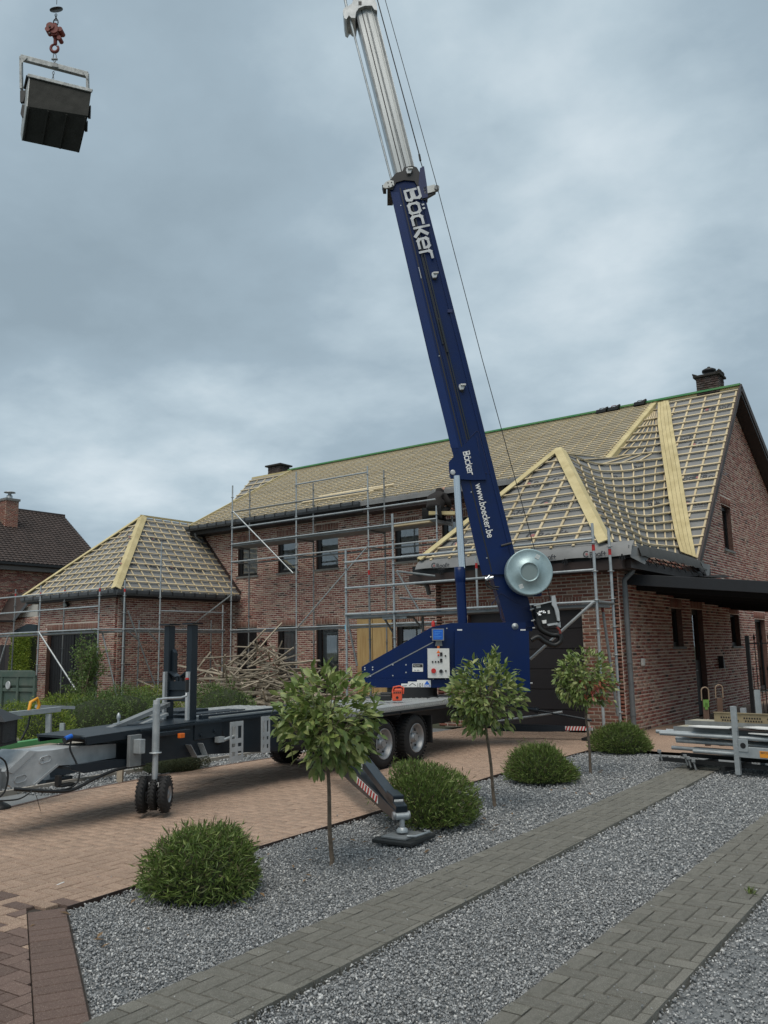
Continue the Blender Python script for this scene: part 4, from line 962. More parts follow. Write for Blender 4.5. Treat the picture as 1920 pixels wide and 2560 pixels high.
# ================================================================ CRANE TRAILER
TD=Vector((-.07,1,0)).normalized(); TN=Vector((1,.07,0)).normalized(); TP=Vector((-7.1,9.5,0))
def T(u,v,z): return TP+TD*u-TN*v+Vector((0,0,z))
def tpix(px,py,v): return on_plane(px,py,TN,TP-TN*v)
UZ=Vector((0,0,1))
crane=thing('trailer_crane','dark blue and slate trailer crane with tall tilted boom parked on the tan driveway','crane',tuple(T(1,.9,0)))
def tb(name,u0,u1,v0,v1,z0,z1,m_,parent=None,bev=.006):
    mb=MB(); c=T((u0+u1)/2,(v0+v1)/2,(z0+z1)/2); mb.frame(c,TD*((u1-u0)/2),TN*((v1-v0)/2),UZ*((z1-z0)/2)); return mb.build(name,m_,parent or crane,bev=bev)
def wheel(name,u,v,r=.335,wd=.21,rim=.2,side=1):
    c=T(u,v,r); ax=TN*side; mb=MB()
    mb.lathe(c-ax*wd/2,ax,[(0,rim*1.02),(.004,r*.80),(.02,r*.93),(.045,r*.99),(.07,r),(wd-.07,r),(wd-.045,r*.99),(wd-.02,r*.93),(wd-.004,r*.80),(wd,rim*1.05),(wd-.02,rim),(.02,rim)],48)
    for k in range(40):
        a=2*PI*k/40; d=UZ*math.cos(a)+TD*math.sin(a); t=UZ*-math.sin(a)+TD*math.cos(a)
        for q in (-1,1): mb.frame(c+d*(r+.001)+ax*(wd*.25*q)+t*(.012*q),ax*(wd*.20),t*.014,d*.006)
    w_=mb.build('wheel',M_rub,crane)
    mb=MB(); o=c+ax*(wd/2); 
    mb.lathe(o,ax,[(-.0,rim*1.04),(.006,rim*1.0),(-.012,rim*.95),(-.03,rim*.90),(-.075,rim*.84),(-.085,rim*.72),(-.072,rim*.62),(-.055,rim*.52),(-.058,rim*.44),(-.07,rim*.32),(-.03,rim*.31),(-.025,rim*.28),(-.015,.02),(-.014,0)],48)
    rimo=mb.build('rim',M_rim,w_)
    mb=MB()
    for k in range(5):
        a=2*PI*k/5+.3; p=o+(UZ*math.cos(a)+TD*math.sin(a))*rim*.55-ax*.06; mb.tube(p,p+ax*.025,.011,6)
    for k in range(10):
        a=2*PI*k/10; p=o+(UZ*math.cos(a)+TD*math.sin(a))*rim*.77-ax*.086; mb.tube(p,p+ax*.008,.012,8)
    mb.build('wheel_nut',M_blackpl,w_)
    mb=MB(); mb.tube(o-ax*.03,o-ax*.005,.05,16); mb.build('hub_cap',M_rim,w_)
for u in (.07,.95):
    wheel('wheel',u,.105); wheel('wheel',u,1.72,side=-1)
# chassis and deck
tb('chassis',-1.5,3.6,.38,1.45,.42,.76,M_blackpl); tb('axle',-.02,.14,.2,1.6,.28,.38,M_blackpl); tb('axle',.87,1.03,.2,1.6,.28,.38,M_blackpl)
for u0,u1 in ((-.42,.45),(.50,1.42)):
    tb('mudguard',u0,u1,-.02,.30,.71,.73,M_blackpl)
tb('mud_flap',1.40,1.43,.0,.24,.22,.62,M_blackpl)
M_deck=mat('checker_plate',(.42,.43,.42),.42,.45,col2=(.27,.28,.28),scale=3,amt=.6)
dk=tb('deck',-.95,3.25,-.03,1.75,.80,.825,M_deck,bev=.003)
dk2=tb('front_deck',-2.7,-.95,.60,1.78,.865,.885,M_deck,bev=.003)
mb=MB()
for i in range(95):
    for j in range(12):
        uu=-2.65+i*.062; vv=.03+j*.145+(.07 if i%2 else 0)
        if uu<-.95 and vv<.62: continue
        p=T(uu,vv,.8875 if uu<-.95 else .8275); a=(TD+TN*(1 if (i+j)%2 else -1)).normalized(); mb.frame(p,a*.022,a.cross(UZ)*.006,UZ*.0025)
mb.build('tread_pattern',mat('bright_tread',(.62,.63,.62),.35,.5,amt=0),dk,kind='stuff')
es=MB(); es.frame(T(1.15,-.035,.79),TD*2.10,TN*.004,UZ*.032); 
for i in range(69): es.frame(T(-.92+i*.06,-.041,.79),(TD+UZ*.9).normalized()*.026,TN*.003,(UZ-TD*.9).normalized()*.008)
es.build('deck_edge',M_deck,crane)
tb('deck_beam',-.9,3.2,.0,.08,.70,.78,M_slate)
# the long drawbar box, side view polygon extruded across
SP=[(213,1843),(356,1822),(467,1806),(560,1794),(850,1761),(850,1872),(641,1880),(515,1886),(397,1903),(211,1933),(177,1924),(177,1913),(295,1898),(325,1899),(347,1869),(325,1847),(291,1851),(219,1862)]
BP=[(340,1824),(467,1806),(560,1794),(850,1761),(850,1872),(641,1880),(515,1886),(397,1903),(340,1912)]
mb=MB(); mb.prism([tpix(a,b,.51) for a,b in BP],-TN*.74); dbx=mb.build('drawbar',M_slate,crane,bev=.006)
for v in (0,.73):
    mb=MB(); mb.prism([tpix(a,b,.5)-TN*v for a,b in SP],-TN*.025); mb.build('side_plate',M_slate,dbx,bev=.004)
mb=MB(); mb.prism([tpix(213,1843,.5)-TN*.02,tpix(360,1821,.5)-TN*.02,tpix(360,1827,.5)-TN*.02,tpix(213,1849,.5)-TN*.02],-TN*.72); mb.build('top_plate',M_slate,dbx)
mb=MB(); mb.prism([tpix(180,1918,.5)-TN*.02,tpix(345,1900,.5)-TN*.02,tpix(345,1905,.5)-TN*.02,tpix(180,1924,.5)-TN*.02],-TN*.72); mb.build('bottom_plate',M_slate,dbx)
for a,b in (((350,1827),(840,1768)),):
    mb=MB(); mb.bar(tpix(*a,.485),tpix(*b,.485),.03,.02); mb.build('edge_flange',M_slate,dbx)
tb('joint_plate',-3.05,-2.62,.485,.50,.66,.86,M_slate,dbx)
for u,z in ((-2.96,.71),(-2.74,.735)): mb=MB(); mb.tube(T(u,.485,z),T(u,.465,z),.018,10); mb.build('bolt',M_slate,dbx)
# grey goose-neck with coupling
zz5=lambda a,b,v=.64: tpix(a/5.53,1640+b/5.53,v)
gp=[(1605,1212),(1100,1248),(990,1262),(750,1300),(520,1318),(420,1310),(100,1560),(60,1600),(105,1700),(100,1770),(160,1815),(440,1790),(800,1515),(1060,1500),(1600,1405)]
mb=MB(); mb.prism([zz5(*p) for p in gp],-TN*.40); gn=mb.build('gooseneck',M_light,crane,bev=.010)
for cx_,cy__ in ((625,1430),(285,1700)):
    mb=MB(); c=zz5(cx_,cy__,.635); up=(zz5(cx_,cy__-10,.635)-c).normalized(); al=(zz5(cx_+10,cy__-3,.635)-c).normalized(); rad=.030
    pts=[c+al*(.036*s)+up*0 for s in (-1,1)]; ring=[]
    for k in range(24):
        a=2*PI*k/24; ring.append(c+al*(math.cos(a)*rad+(.030 if math.cos(a)>0 else -.030))+up*math.sin(a)*rad)
    mb.path(ring+[ring[0],ring[1]],.004,5); mb.build('pressed_oval',M_light,gn)
mb=MB(); 
for q in ((578,1412),(607,1412),(585,1440),(600,1442)): mb.tube(zz5(*q,.64),zz5(*q,.632),.003,6)
mb.build('rivets',M_black,gn)
mb=MB(); mb.prism([zz5(400,1312,.63),zz5(510,1318,.63),zz5(180,1625,.63),zz5(90,1600,.63)],-TN*.42); mb.build('top_flange',M_light,gn,bev=.004)
mb=MB(); mb.bar(zz5(465,1785,.63),zz5(800,1505,.63),.02,.012,TN); mb.build('bottom_flange',M_light,gn)
mb=MB(); mb.prism([zz5(-90,1590),zz5(70,1600),zz5(110,1780),zz5(80,1830),zz5(-90,1850)],-TN*.12); mb.tube(zz5(-40,1560,.62),zz5(-40,1860,.62),.035,14); mb.build('coupling',M_galvd,gn,bev=.006)
# rest frame for the boom
rest=MB()
for v in (.73,1.10):
    sgn=1 if v<.9 else -1
    rest.bar(T(-2.87,v,.84),T(-2.87,v-.035*sgn*0,1.93),.095,.085,TN)
rs_=rest.build('boom_rest',M_slate,crane,bev=.006)
for v in (.73,1.10):
    mb=MB(); c=T(-2.87,v,1.945); mb.frame(c,TD*.085+UZ*.0,TN*.085,UZ*.008+TN*.004); mb.build('top_cap',M_slate,rs_)
    mb=MB(); mb.frame(T(-2.935,v-.01,1.12),TD*.022,TN*.018,UZ*.28); mb.build('grey_flange',M_light,rs_,bev=.003)
    sg=-1 if v<.9 else 1
    mb=MB(); q=T(-2.87,v,0); mb.prism([q-TN*(.03*-sg*-1)*0+UZ*1.30+TN*(.045*sg),q+UZ*1.38+TN*(.075*sg)*1.0,q+UZ*1.62+TN*(.075*sg),q+UZ*1.66+TN*(.045*sg)],TD*.06); mb.build('guide_block',M_slate,rs_,bev=.004)
mb=MB(); mb.bar(T(-2.87,.73,1.24),T(-2.87,1.10,1.24),.06,.10,UZ); mb.bar(T(-2.87,.73,1.13),T(-2.87,1.10,1.13),.02,.13,UZ); mb.build('cross_member',M_slate,rs_,bev=.004)
for a,b in (((.78,1.40),(.88,1.34)),((.95,1.34),(1.05,1.40))):
    mb=MB(); mb.bar(T(-2.87,a[0],a[1]),T(-2.87,b[0],b[1]),.10,.012,UZ); mb.build('vee_rest',M_slate,rs_)
    mb=MB(); mb.bar(T(-2.87,b[0] if a[0]<.9 else a[0],1.29),T(-2.87,b[0] if a[0]<.9 else a[0],1.35),.04,.04,TN); mb.build('vee_post',M_slate,rs_)
# chassis covers, tool box and rails between rest and deck
tb('cover_box',-2.6,-2.1,1.2,1.7,.82,.93,M_slate); tb('cover_box',-2.75,-1.7,.95,1.25,.84,.90,M_slate)
tb('side_rail',-2.8,-1.0,.62,.68,.86,.91,M_slate); tb('side_rail',-3.6,-2.6,.85,.95,.82,.86,M_slate)
# jockey leg
lg=MB(); c=lambda z,du=0,v=.28: T(-3.80+du,v,z)
lg.tube(c(.62),c(1.10),.037,20); leg=lg.build('jockey_leg',M_galv,crane)
mb=MB(); mb.tube(c(.26),c(.62),.030,16); mb.build('inner_tube',M_galv,leg)
mb=MB(); mb.lathe(c(.615),UZ,[(0,.037),(0,.062),(.008,.062),(.012,.037)],20); mb.build('collar',M_galv,leg)
mb=MB(); mb.tube(c(1.10),c(1.14),.034,14); mb.path([c(1.145),T(-3.69,.28,1.15),T(-3.47,.28,1.145),T(-3.39,.28,1.16),T(-3.38,.28,1.22)],.013,8); mb.build('crank',M_light,leg)
mb=MB(); mb.tube(T(-3.38,.28,1.20),T(-3.38,.28,1.33),.020,12); mb.build('grip',M_blackpl,leg)
mb=MB(); mb.tube(T(-3.38,.28,1.33),T(-3.38,.28,1.35),.018,12); mb.build('grip_cap',M_red,leg)
tb('mounting_plate',-3.99,-3.84,.44,.485,.49,.80,M_galvd,leg,.003); tb('mounting_box',-3.95,-3.88,.34,.44,.62,.76,M_galv,leg,.005)
E1=Vector((math.cos(YAW),-math.sin(YAW),0)); E2=Vector((E1.y,-E1.x,0))
ax=E1; cc=c(.215)
mb=MB(); mb.bar(cc+UZ*.18-ax*.045,cc-UZ*.02-ax*.055,.012,.07,ax); mb.bar(cc+UZ*.18+ax*.045,cc-UZ*.02+ax*.055,.012,.07,ax); mb.build('fork',M_black,leg)
for k in (-1,0,1):
    w0=cc+ax*(.112*k); mb=MB(); r=.178 if k else .150; wd=.082 if k else .07
    mb.lathe(w0-ax*wd/2,ax,[(0,.08),(0,r*.75),(.012,r*.93),(.03,r),(wd-.03,r),(wd-.012,r*.93),(wd,r*.75),(wd,.08)],32)
    for j in range(26):
        a=2*PI*j/26; d=UZ*math.cos(a)+E2*math.sin(a); t=-UZ*math.sin(a)+E2*math.cos(a)
        for q in (-1,1): mb.frame(w0+d*r+ax*(wd*.25*q),ax*(wd*.17)+t*.008*q,t*.010,d*.0022)
    ww=mb.build('jockey_wheel',M_rub,leg); mb=MB(); mb.lathe(w0+ax*wd/2,ax,[(.0,.08),(-.012,.07),(-.02,.04),(-.005,.03),(-.005,0)],20); mb.build('rim',M_rim,ww)
text('LNVJ',.05,cc+UZ*.09-ax*.045+E2*.05,ax,UZ,M_sign,'chalk_marks',leg,.0005)
# side marker, slotted brackets, cable holder
tb('marker_arm',-3.68,-3.22,.38,.46,.76,.80,M_slate,bev=.004)
mb=MB(); q=tpix(453,1839,.36); mb.frame(q,TD*.035,TN*.02,UZ*.024); mb.build('side_marker_lamp',M_orange,crane,bev=.005)
def slotted(u0,u1,z0,z1,v,notch=False):
    mb=MB(); n_=0
    um=(u0+u1)/2
    cols=[(u0,u0+.028),(um-.024,um+.020),(u1-.028,u1)]
    for a,b in cols: mb.frame(T((a+b)/2,v,(z0+z1)/2),TD*((b-a)/2),TN*.004,UZ*((z1-z0)/2))
    for z in (z0+.015,z0+(z1-z0)*.28,z0+(z1-z0)*.5,z1-.02): mb.frame(T(um,v,z),TD*((u1-u0)/2),TN*.0035,UZ*.026)
    mb.frame(T(um-.003,v+.03,(z0+z1)/2),TD*.004,TN*.03,UZ*((z1-z0)/2))
    return mb.build('slotted_bracket',M_light,crane)
slotted(-2.62,-2.40,.40,.82,.36); slotted(-2.06,-1.90,.43,.84,.38)
mb=MB(); mb.lathe(T(-2.66,.498,.66),TN,[(0,0),(.003,.085),(.004,.085),(.005,0)],24,sm=False); mb.build('round_opening',M_dark,crane)
mb=MB(); mb.frame(T(-2.70,.44,.64),TD*.05,TN*.03,UZ*.03); mb.tube(T(-2.66,.42,.63),T(-2.5,.40,.66),.02,10); mb.build('locking_pin',M_galv,crane)
mb=MB(); q=[tpix(470,1862,.46),tpix(487,1893,.46),tpix(512,1888,.46),tpix(500,1858,.46)]
for a,b in zip(q[:-1],q[1:]): mb.bar(a,b,.09,.006,TN.cross(b-a))
mb.build('wheel_chock_holder',M_galv,crane)
# cable, connector, energy chain up to the rest
def hose(pts,r,name,m_=M_blackpl,parent=crane):
    P_=[Vector(p) for p in pts]; out=[]
    for i in range(len(P_)-1):
        p0=P_[max(i-1,0)];p1=P_[i];p2=P_[i+1];p3=P_[min(i+2,len(P_)-1)]
        for k in range(8):
            f=k/8; out.append(.5*((2*p1)+(p2-p0)*f+(2*p0-5*p1+4*p2-p3)*f*f+(3*p1-p0-3*p2+p3)*f**3))
    out.append(P_[-1]); mb=MB(); mb.path(out,r,8); return mb.build(name,m_,parent)
z5=lambda a,b,v: tpix(a/5.53,1640+b/5.53,v)
hose([z5(985,1170,.6),z5(970,1290,.6),z5(1060,1490,.55),z5(1100,1620,.5),z5(1040,1780,.5),z5(800,1860,.5),z5(300,1850,.55)],.009,'cable')
hose([z5(2000,1500,.5),z5(1640,1565,.5),z5(1320,1690,.5),z5(1000,1850,.5),z5(700,1870,.5),z5(200,1840,.55)],.016,'air_hose')
hose([z5(440,1870,.5),z5(250,1980,.5),z5(-100,2005,.5)],.007,'cable')
hose([z5(0,1400,.6),z5(80,1480,.6),z5(110,1680,.6),z5(60,1880,.6),z5(-60,1990,.6)],.008,'cable')
hose([z5(480,1870,.5),z5(510,1960,.5),az_(560/5.53,1640+2140/5.53,.01)],.003,'breakaway_wire')
mb=MB(); mb.path([z5(890,1170,.6),z5(1000,1130,.6),z5(1180,1150,.6)],.032,8); mb.build('connector',M_blackpl,crane)
mb=MB(); mb.path([z5(905,1140,.58),z5(990,1105,.58)],.022,8); mb.build('blue_plug',M_lampb,crane)
tb('skid_shoe',-4.72,-4.55,.52,.62,.39,.415,M_blackpl); tb('skid_bracket',-4.74,-4.70,.54,.60,.40,.50,M_blackpl)
ch=[tpix(235,1838,1.0),tpix(300,1812,1.0),tpix(370,1782,1.0),tpix(415,1762,1.0)]
cm=MB()
for k in range(34):
    t=k/33*3; i=min(int(t),2); p=ch[i].lerp(ch[i+1],t-i); d=(ch[i+1]-ch[i]).normalized(); cm.frame(p,d*.018,TN*.05,UZ*.022)
cm.build('energy_chain',M_galvd,crane)
mb=MB(); mb.bar(tpix(285,1838,.95),tpix(412,1785,.95),.12,.03,UZ); mb.build('silver_channel',M_galv,crane)
mb=MB(); q=tpix(296,1810,1.0); mb.frame(q,TD*.05,TN*.03,UZ*.01); mb.tube(q,q+UZ*.04,.012,8); mb.lathe(q+UZ*.04,UZ,[(0,.012),(.02,.022),(.05,.02),(.075,.008),(.08,0)],12); mb.build('pin_handle',M_galv,crane)
# underslung parts between tow bar and wheels (far side drop box)
tb('drop_box',-1.35,-.55,.9,1.5,.34,.5,M_blackpl)
# ---- outriggers
def outrigger(name,a,b,wd,cyl,stripe,parent=crane):
    a=Vector(a);b=Vector(b); d=(b-a).normalized(); sd=d.cross(UZ).normalized(); up=sd.cross(d)
    mb=MB(); L_=(b-a).length
    pts=[(0,-wd*.62),(L_*.5,-wd*.62),(L_-.02,-wd*.30),(L_,0),(L_-.02,wd*.28),(L_*.5,wd*.5),(0,wd*.62)]
    mb.prism([a+d*x+up*y-sd*wd*.38 for x,y in pts],sd*wd*.76); o=mb.build('outrigger',M_slate,parent,bev=.006)
    c0,c1,c2=[Vector(x) for x in cyl]
    mb=MB(); mb.tube(c0,c1,.038,16); mb.build('cylinder',M_slate,o); mb=MB(); mb.tube(c1,c2,.022,12); mb.lathe(c1,(c2-c1).normalized(),[(-.05,.04),(-.05,.052),(.02,.052),(.02,.03)],16); mb.build('piston_rod',M_slate,o)
    mb=MB(); 
    for q in (a+d*.05,b-d*.03): mb.tube(q-sd*(wd*.5),q+sd*(wd*.5),.035,14)
    mb.build('pivot_pin',M_rim,o)
    # striped warning plate on the camera side
    s0,s1,h=stripe; cs=sd if (EYEP-a).dot(sd)>0 else -sd; off=cs*(wd*.38+.003)
    pl_=MB(); A=a+d*s0+off+up*(-h*.45); B=a+d*s1+off+up*(-h*.45); pl_.prism([A,B,B+up*h,A+up*h],cs*.003); po=pl_.build('warning_plate',M_sign,o)
    n_=9; mb=MB(); st_=(s1-s0)/n_
    for i in range(n_):
        x=s0+i*st_; P_=lambda x_,y_: a+d*min(max(x_,s0),s1)+off+cs*.0036+up*(-h*.45+y_)
        mb.prism([P_(x,0),P_(x+st_*.5,0),P_(x+st_*1.0,h),P_(x+st_*.5,h)],cs*.0008)
    mb.build('red_stripe',M_red,po)
    return o,d,sd,up
A0=tpix(818,1868,.10); F0=Vector((-4.37,6.12,.20))
o1,d1_,s1_,u1_=outrigger('outrigger',A0,F0,.15,(tpix(868,1862,.10),Vector(A0).lerp(F0,.50)+UZ*.24,Vector(A0).lerp(F0,.70)+UZ*.17),(1.95,2.95,.07))
mb=MB(); q=Vector(A0).lerp(F0,.52)+UZ*.24; mb.bar(q,F0+UZ*.05,.10,.075); mb.build('upper_arm',M_slate,o1,bev=.008)
mb=MB(); q=Vector(A0).lerp(F0,.54)+UZ*.19; mb.tube(q-s1_*.085,q+s1_*.085,.030,14); mb.build('pivot_pin',M_rim,o1)
mb=MB(); q=Vector(A0).lerp(F0,.62)+UZ*.205+s1_*.0; cs_=s1_ if (EYEP-q).dot(s1_)>0 else -s1_; mb.frame(q+cs_*.052-UZ*.03,d1_*.04,cs_*.002,UZ*.025); mb.build('sticker',M_sign,o1)
d1=d1_
mb=MB(); q=Vector(A0).lerp(F0,.44)+UZ*.1; mb.tube(q+s1_*.03,q+s1_*.03+UZ*.08,.028,12); mb.build('valve_knob',M_blackpl,o1)
mb=MB(); q=F0-d1*.22+UZ*.10; mb.frame(q,d1*.12,s1_*.05,u1_*.05); mb.build('foot_link',M_slate,o1,bev=.01)
mb=MB(); q=F0-d1*.13+UZ*.085+s1_*0; mb.frame(q,d1*.03,s1_*.042,u1_*.032); mb.build('sticker',M_sign,o1,bev=.003)
# foot: plate on black support pad
mb=MB(); mb.tube((-4.37,6.12,.075),(-4.37,6.12,.20),.022,14); mb.lathe((-4.37,6.12,.072),UZ,[(0,.05),(.02,.05),(.04,.03)],16); mb.tube(F0-s1_*.055,F0+s1_*.055,.030,16); mb.build('foot_joint',M_galv,o1)
mb=MB(); pdx=TN; pdy=TD; mb.frame((-4.37,6.12,.048),pdx*.12,pdy*.15,UZ*.008); mb.build('foot_plate',M_galvd,o1,bev=.003)
mb=MB(); mb.path([(-4.37+.14,6.12-.13,.075),(-4.37+.20,6.12-.1,.075),(-4.37+.20,6.12+.12,.075),(-4.37+.14,6.12+.13,.075)],.010,8); mb.build('foot_handle',M_galv,o1)
mb=MB(); mb.frame((-4.36,6.13,.022),pdx*.19,pdy*.215,UZ*.016); o=mb.build('support_pad',mat('black_pad',(.016,.018,.018),.7,amt=.4,bump=.2),None,bev=.008); tag(o,'black square support pad on the gravel under the near outrigger foot','pad')
A1=tpix(1240,1818,.30); F1=Vector((-6.05,14.2,.20))
o2,d2,s2_,u2_=outrigger('outrigger',A1,F1,.105,(tpix(1200,1752,.3),Vector(A1).lerp(F1,.45)+UZ*.30,F1+UZ*.14),(1.25,1.72,.07))
mb=MB(); mb.tube((-6.05,14.2,.04),(-6.05,14.2,.2),.02,10); mb.frame((-6.05,14.2,.03),pdx*.15,pdy*.15,UZ*.02); mb.build('foot_plate',M_blackpl,o2)
mb=MB(); mb.tube(tpix(1240,1818,.3)-E2*.06,tpix(1240,1818,.3)+E2*.04,.075,20); mb.build('pivot_disc',M_blackpl,o2)
mb=MB(); mb.tube(A1+UZ*.10,Vector(F1)+UZ*.28-d2*.5,.02,10); mb.build('side_tube',M_galv,o2)
hose([T(2.6,.2,.55),T(2.9,.1,.38),T(3.3,.15,.34),T(3.55,.3,.52)],.026,'hydraulic_hose')
for s_ in (-1,1):  # far side outriggers folded out behind
    a=T(-.95 if s_<0 else 3.2,1.6,.62); b=T(-2.8 if s_<0 else 4.6,3.3,.12); mb=MB(); mb.bar(a,b,.12,.14); mb.frame(b+Vector((0,0,-.08)),pdx*.2,pdy*.2,UZ*.03); mb.build('outrigger',M_slate,crane,bev=.006)

# ---- slewing upper part, on the vertical plane square to the view
PC=Vector((-8.2,12.0,0))
def K(px,py,o=0.0): return on_plane(px,py,E2,PC+E2*o)
def kp(name,pts,o,th,m_,parent=crane,bev=.005,ext=None):
    mb=MB(); mb.prism([K(*p,o) for p in pts],(ext if ext is not None else -E2)*th); return mb.build(name,m_,parent,bev=bev)
slew=MB(); slew.tube(T(2.45,.95,.82),T(2.45,.95,1.0),.42,32); slew.build('slewing_ring',M_black,crane)
tur=kp('turret',[(904,1667),(1081,1567),(1127,1557.5),(1314,1555.5),(1314,1578),(1325,1728),(1262,1724),(1137,1719),(935,1719),(904,1698)],.42,.82,M_blue)
kp('body_box',[(1137,1577),(1322,1577),(1326,1731),(1137,1720)],.52,.12,M_blue,tur)
kp('skirt',[(904,1697),(1137,1700),(1137,1719),(935,1719)],.46,.06,M_blue,tur)
kp('toe_plate',[(870,1698),(938,1700),(920,1707),(872,1703)],.40,.6,M_blue,tur)
kp('seam',[(915,1693),(1083,1604),(1084,1606),(917,1695)],.425,.012,M_galvd,tur,0)
mb=MB()
for p in ((912,1669),(912,1674),(931.5,1668),(931.5,1674),(982,1662),(1015,1662),(982,1689),(1015,1681),(926,1690),(1117,1571),(1077,1592)): 
    q=K(*p,.42); mb.tube(q,q+E2*.008,.012,8)
mb.build('rivets',M_light,tur)
mb=MB(); q=K(1287.6,1566,.42); mb.lathe(q,E2,[(0,.055),(.01,.052),(.011,.02),(.02,.018),(.02,0)],20); mb.build('pivot_washer',M_galv,tur)
for x0,x1 in ((1143,1155.5),(1301,1314)): kp('sticker',[(x0,1573),(x1,1573),(x1,1576.5),(x0,1576.5)],.445,.004,M_sign,tur,0)
# control cabinet and screen
cab=kp('control_cabinet',[(1069,1621),(1123,1621),(1124.5,1695),(1070,1695)],.56,.13,M_white,tur,.006)
def dot(px,py,r,m_,name,o=.56,h=.015,parent=None):
    mb=MB(); q=K(px,py,o); mb.lathe(q,E2,[(0,r),(h,r*.95),(h,0)],16,sm=False); return mb.build(name,m_,parent or cab)
for x,y in ((1113.5,1639.5),(1081.5,1654.5),(1089,1654.5),(1096,1654.5),(1114.5,1677)): dot(x,y,.014,M_blackpl,'button')
dot(1084,1677,.040,M_red,'main_switch',h=.03); dot(1102.5,1678,.036,M_light,'socket'); dot(1102.5,1678,.028,M_blackpl,'socket_hole',o=.577)
dot(1096,1638,.016,M_red,'button'); 
for y in (1636,1651.5): kp('selector',[(1100,y-5),(1106,y-5),(1106,y+4),(1100,y+4)],.575,.015,M_blackpl,cab)
kp('warning_triangle',[(1091,1633),(1096,1625),(1101,1633)],.563,.003,M_orange,cab,0)
for x in (1083,1114): dot(x,1697.5,.008,M_light,'foot_bolt',o=.5)
scn=kp('display',[(1080,1571.5),(1110,1571.5),(1110,1601.5),(1081,1601.5)],.57,.10,M_galvd,tur,.006)
kp('screen',[(1082.5,1574),(1107.5,1574),(1107.5,1599),(1083,1599)],.574,.006,M_lampb,scn,0)
mb=MB()
for k in range(5): mb.bar(K(1086,1579+k*4,.577),K(1104-(k%3)*4,1579+k*4,.577),.006,.002,E2)
mb.build('screen_lines',mat('screen_text',(.1,.35,.8),.4,amt=0),scn)
kp('display_neck',[(1090,1602),(1104,1602),(1106,1615),(1088,1615)],.5,.05,M_galvd,tur)
kp('cable_gland',[(1093,1615),(1099,1615),(1099,1621),(1093,1621)],.5,.03,M_orange,tur)
mb=MB(); q=K(1083,1562,.4); mb.lathe(q-UZ*.03,UZ,[(0,.03),(.07,.03),(.09,.02),(.095,0)],12); mb.build('beacon',M_red,tur)
np_=kp('nameplate',[(1031,1659.5),(1057.5,1659.5),(1057.5,1679),(1031,1679)],.426,.004,M_sign,tur,0)
kp('nameplate_head',[(1032,1660.5),(1056.5,1660.5),(1056.5,1668),(1032,1668)],.430,.003,M_blackpl,np_,0)
text('Deymaer',.030,K(1034,1666,.432),E1,UZ,M_sign,'plate_text',np_,.0005); text('TEL. 0476',.022,K(1035,1677,.428),E1,UZ,M_print,'plate_text',np_,.0005)
steps=[((1003,1709),(1020,1718)),((1020,1704),(1042.5,1718)),((1042.5,1700),(1058,1718)),((1058,1700),(1077,1718))]
for i,((a,b),(c_,d_)) in enumerate(steps):
    s_=kp('sticker',[(a,b),(c_,b),(c_,d_),(a,d_)],.486,.004,M_sign,tur,0)
    if i==2: text('101',.085,K(1044,1717,.489),E1,UZ,M_print,'plate_text',s_,.0005,fitw=.085)
    if i==3:
        text('OCB',.045,K(1059.5,1717,.489),E1,UZ,M_lampb,'plate_text',s_,.0005,fitw=.11); mb=MB(); mb.prism([K(1061,1711,.489),K(1067.5,1701.5,.489),K(1074,1711,.489)],E2*.001); mb.build('logo_triangle',M_lampb,s_)
    if i==1: mb=MB(); mb.bar(K(1023,1714,.488),K(1031,1708,.488),.008,.002,E2); mb.bar(K(1031,1708,.488),K(1040,1714,.488),.008,.002,E2); mb.build('logo_line',M_print,s_)
    if i==0: mb=MB(); mb.bar(K(1005,1715,.488),K(1017,1714,.488),.01,.002,E2); mb.build('logo_line',M_print,s_)
# lower boom
BO=.26
ax0,ax1=(1018,466),(1253,1435)
TE=(-E2+E1*.02).normalized()
boom=kp('boom',[(973,467),(992,433),(1040,430),(1058,452),(1063,494),(1166,900),(1300,1436),(1228,1436),(1206,1439),(1195,1398),(1150,1199),(1133,1139),(1073.5,900)],BO,.50,M_blue,crane,.012,ext=ray(1040,800).normalized())
kp('boom_foot',[(1228,1432),(1296,1432),(1313,1480),(1322,1500),(1336,1567),(1330,1578),(1268,1578),(1264,1552.5)],.22,.42,M_blue,boom,.008)
def strip_(name,a,b,w0,w1,o,th,m_=M_blue,parent=boom): # strip along the boom between pixel points
    kp(name,[(a[0]-w0/2,a[1]),(a[0]+w0/2,a[1]),(b[0]+w1/2,b[1]),(b[0]-w1/2,b[1])],o,th,m_,parent,.003)
L0=lambda y: 973+(y-467)*.2325          # left edge
R0=lambda y: 1063+(y-494)*.2535
def lane(f,y): return L0(y)+(R0(y)-L0(y))*f
def lanestrip(name,f,y0,y1,wpx,o,th,m_=M_blue): strip_(name,(lane(f,y0),y0),(lane(f,y1),y1),wpx,wpx,o,th,m_)
lanestrip('edge_rail',.90,470,1390,5,BO+.02,.02); lanestrip('guide_rail',.40,470,1130,4,BO+.018,.018); lanestrip('guide_rail',.47,470,860,3,BO+.03,.014,M_slate); lanestrip('guide_rail',.56,470,1180,3,BO+.03,.014,M_slate)
lanestrip('groove',.315,470,1430,3,BO+.002,.006,M_black); lanestrip('groove',.50,520,1170,3.5,BO+.002,.006,M_black)
lanestrip('left_bevel',.13,480,1120,20,BO+.004,.004,mat('blue_bevel',(.003,.022,.11),.4,amt=.3,spec=.3))
lanestrip('long_rod',.545,795,880,4,BO+.05,.02,M_slate)
kp('right_face_trim',[(1058,500),(1064,498),(1167,900),(1288,1386),(1283,1388),(1160,900)],BO-.02,.44,mat('sage_edge',(.055,.075,.085),.45,amt=.2),boom,.004)
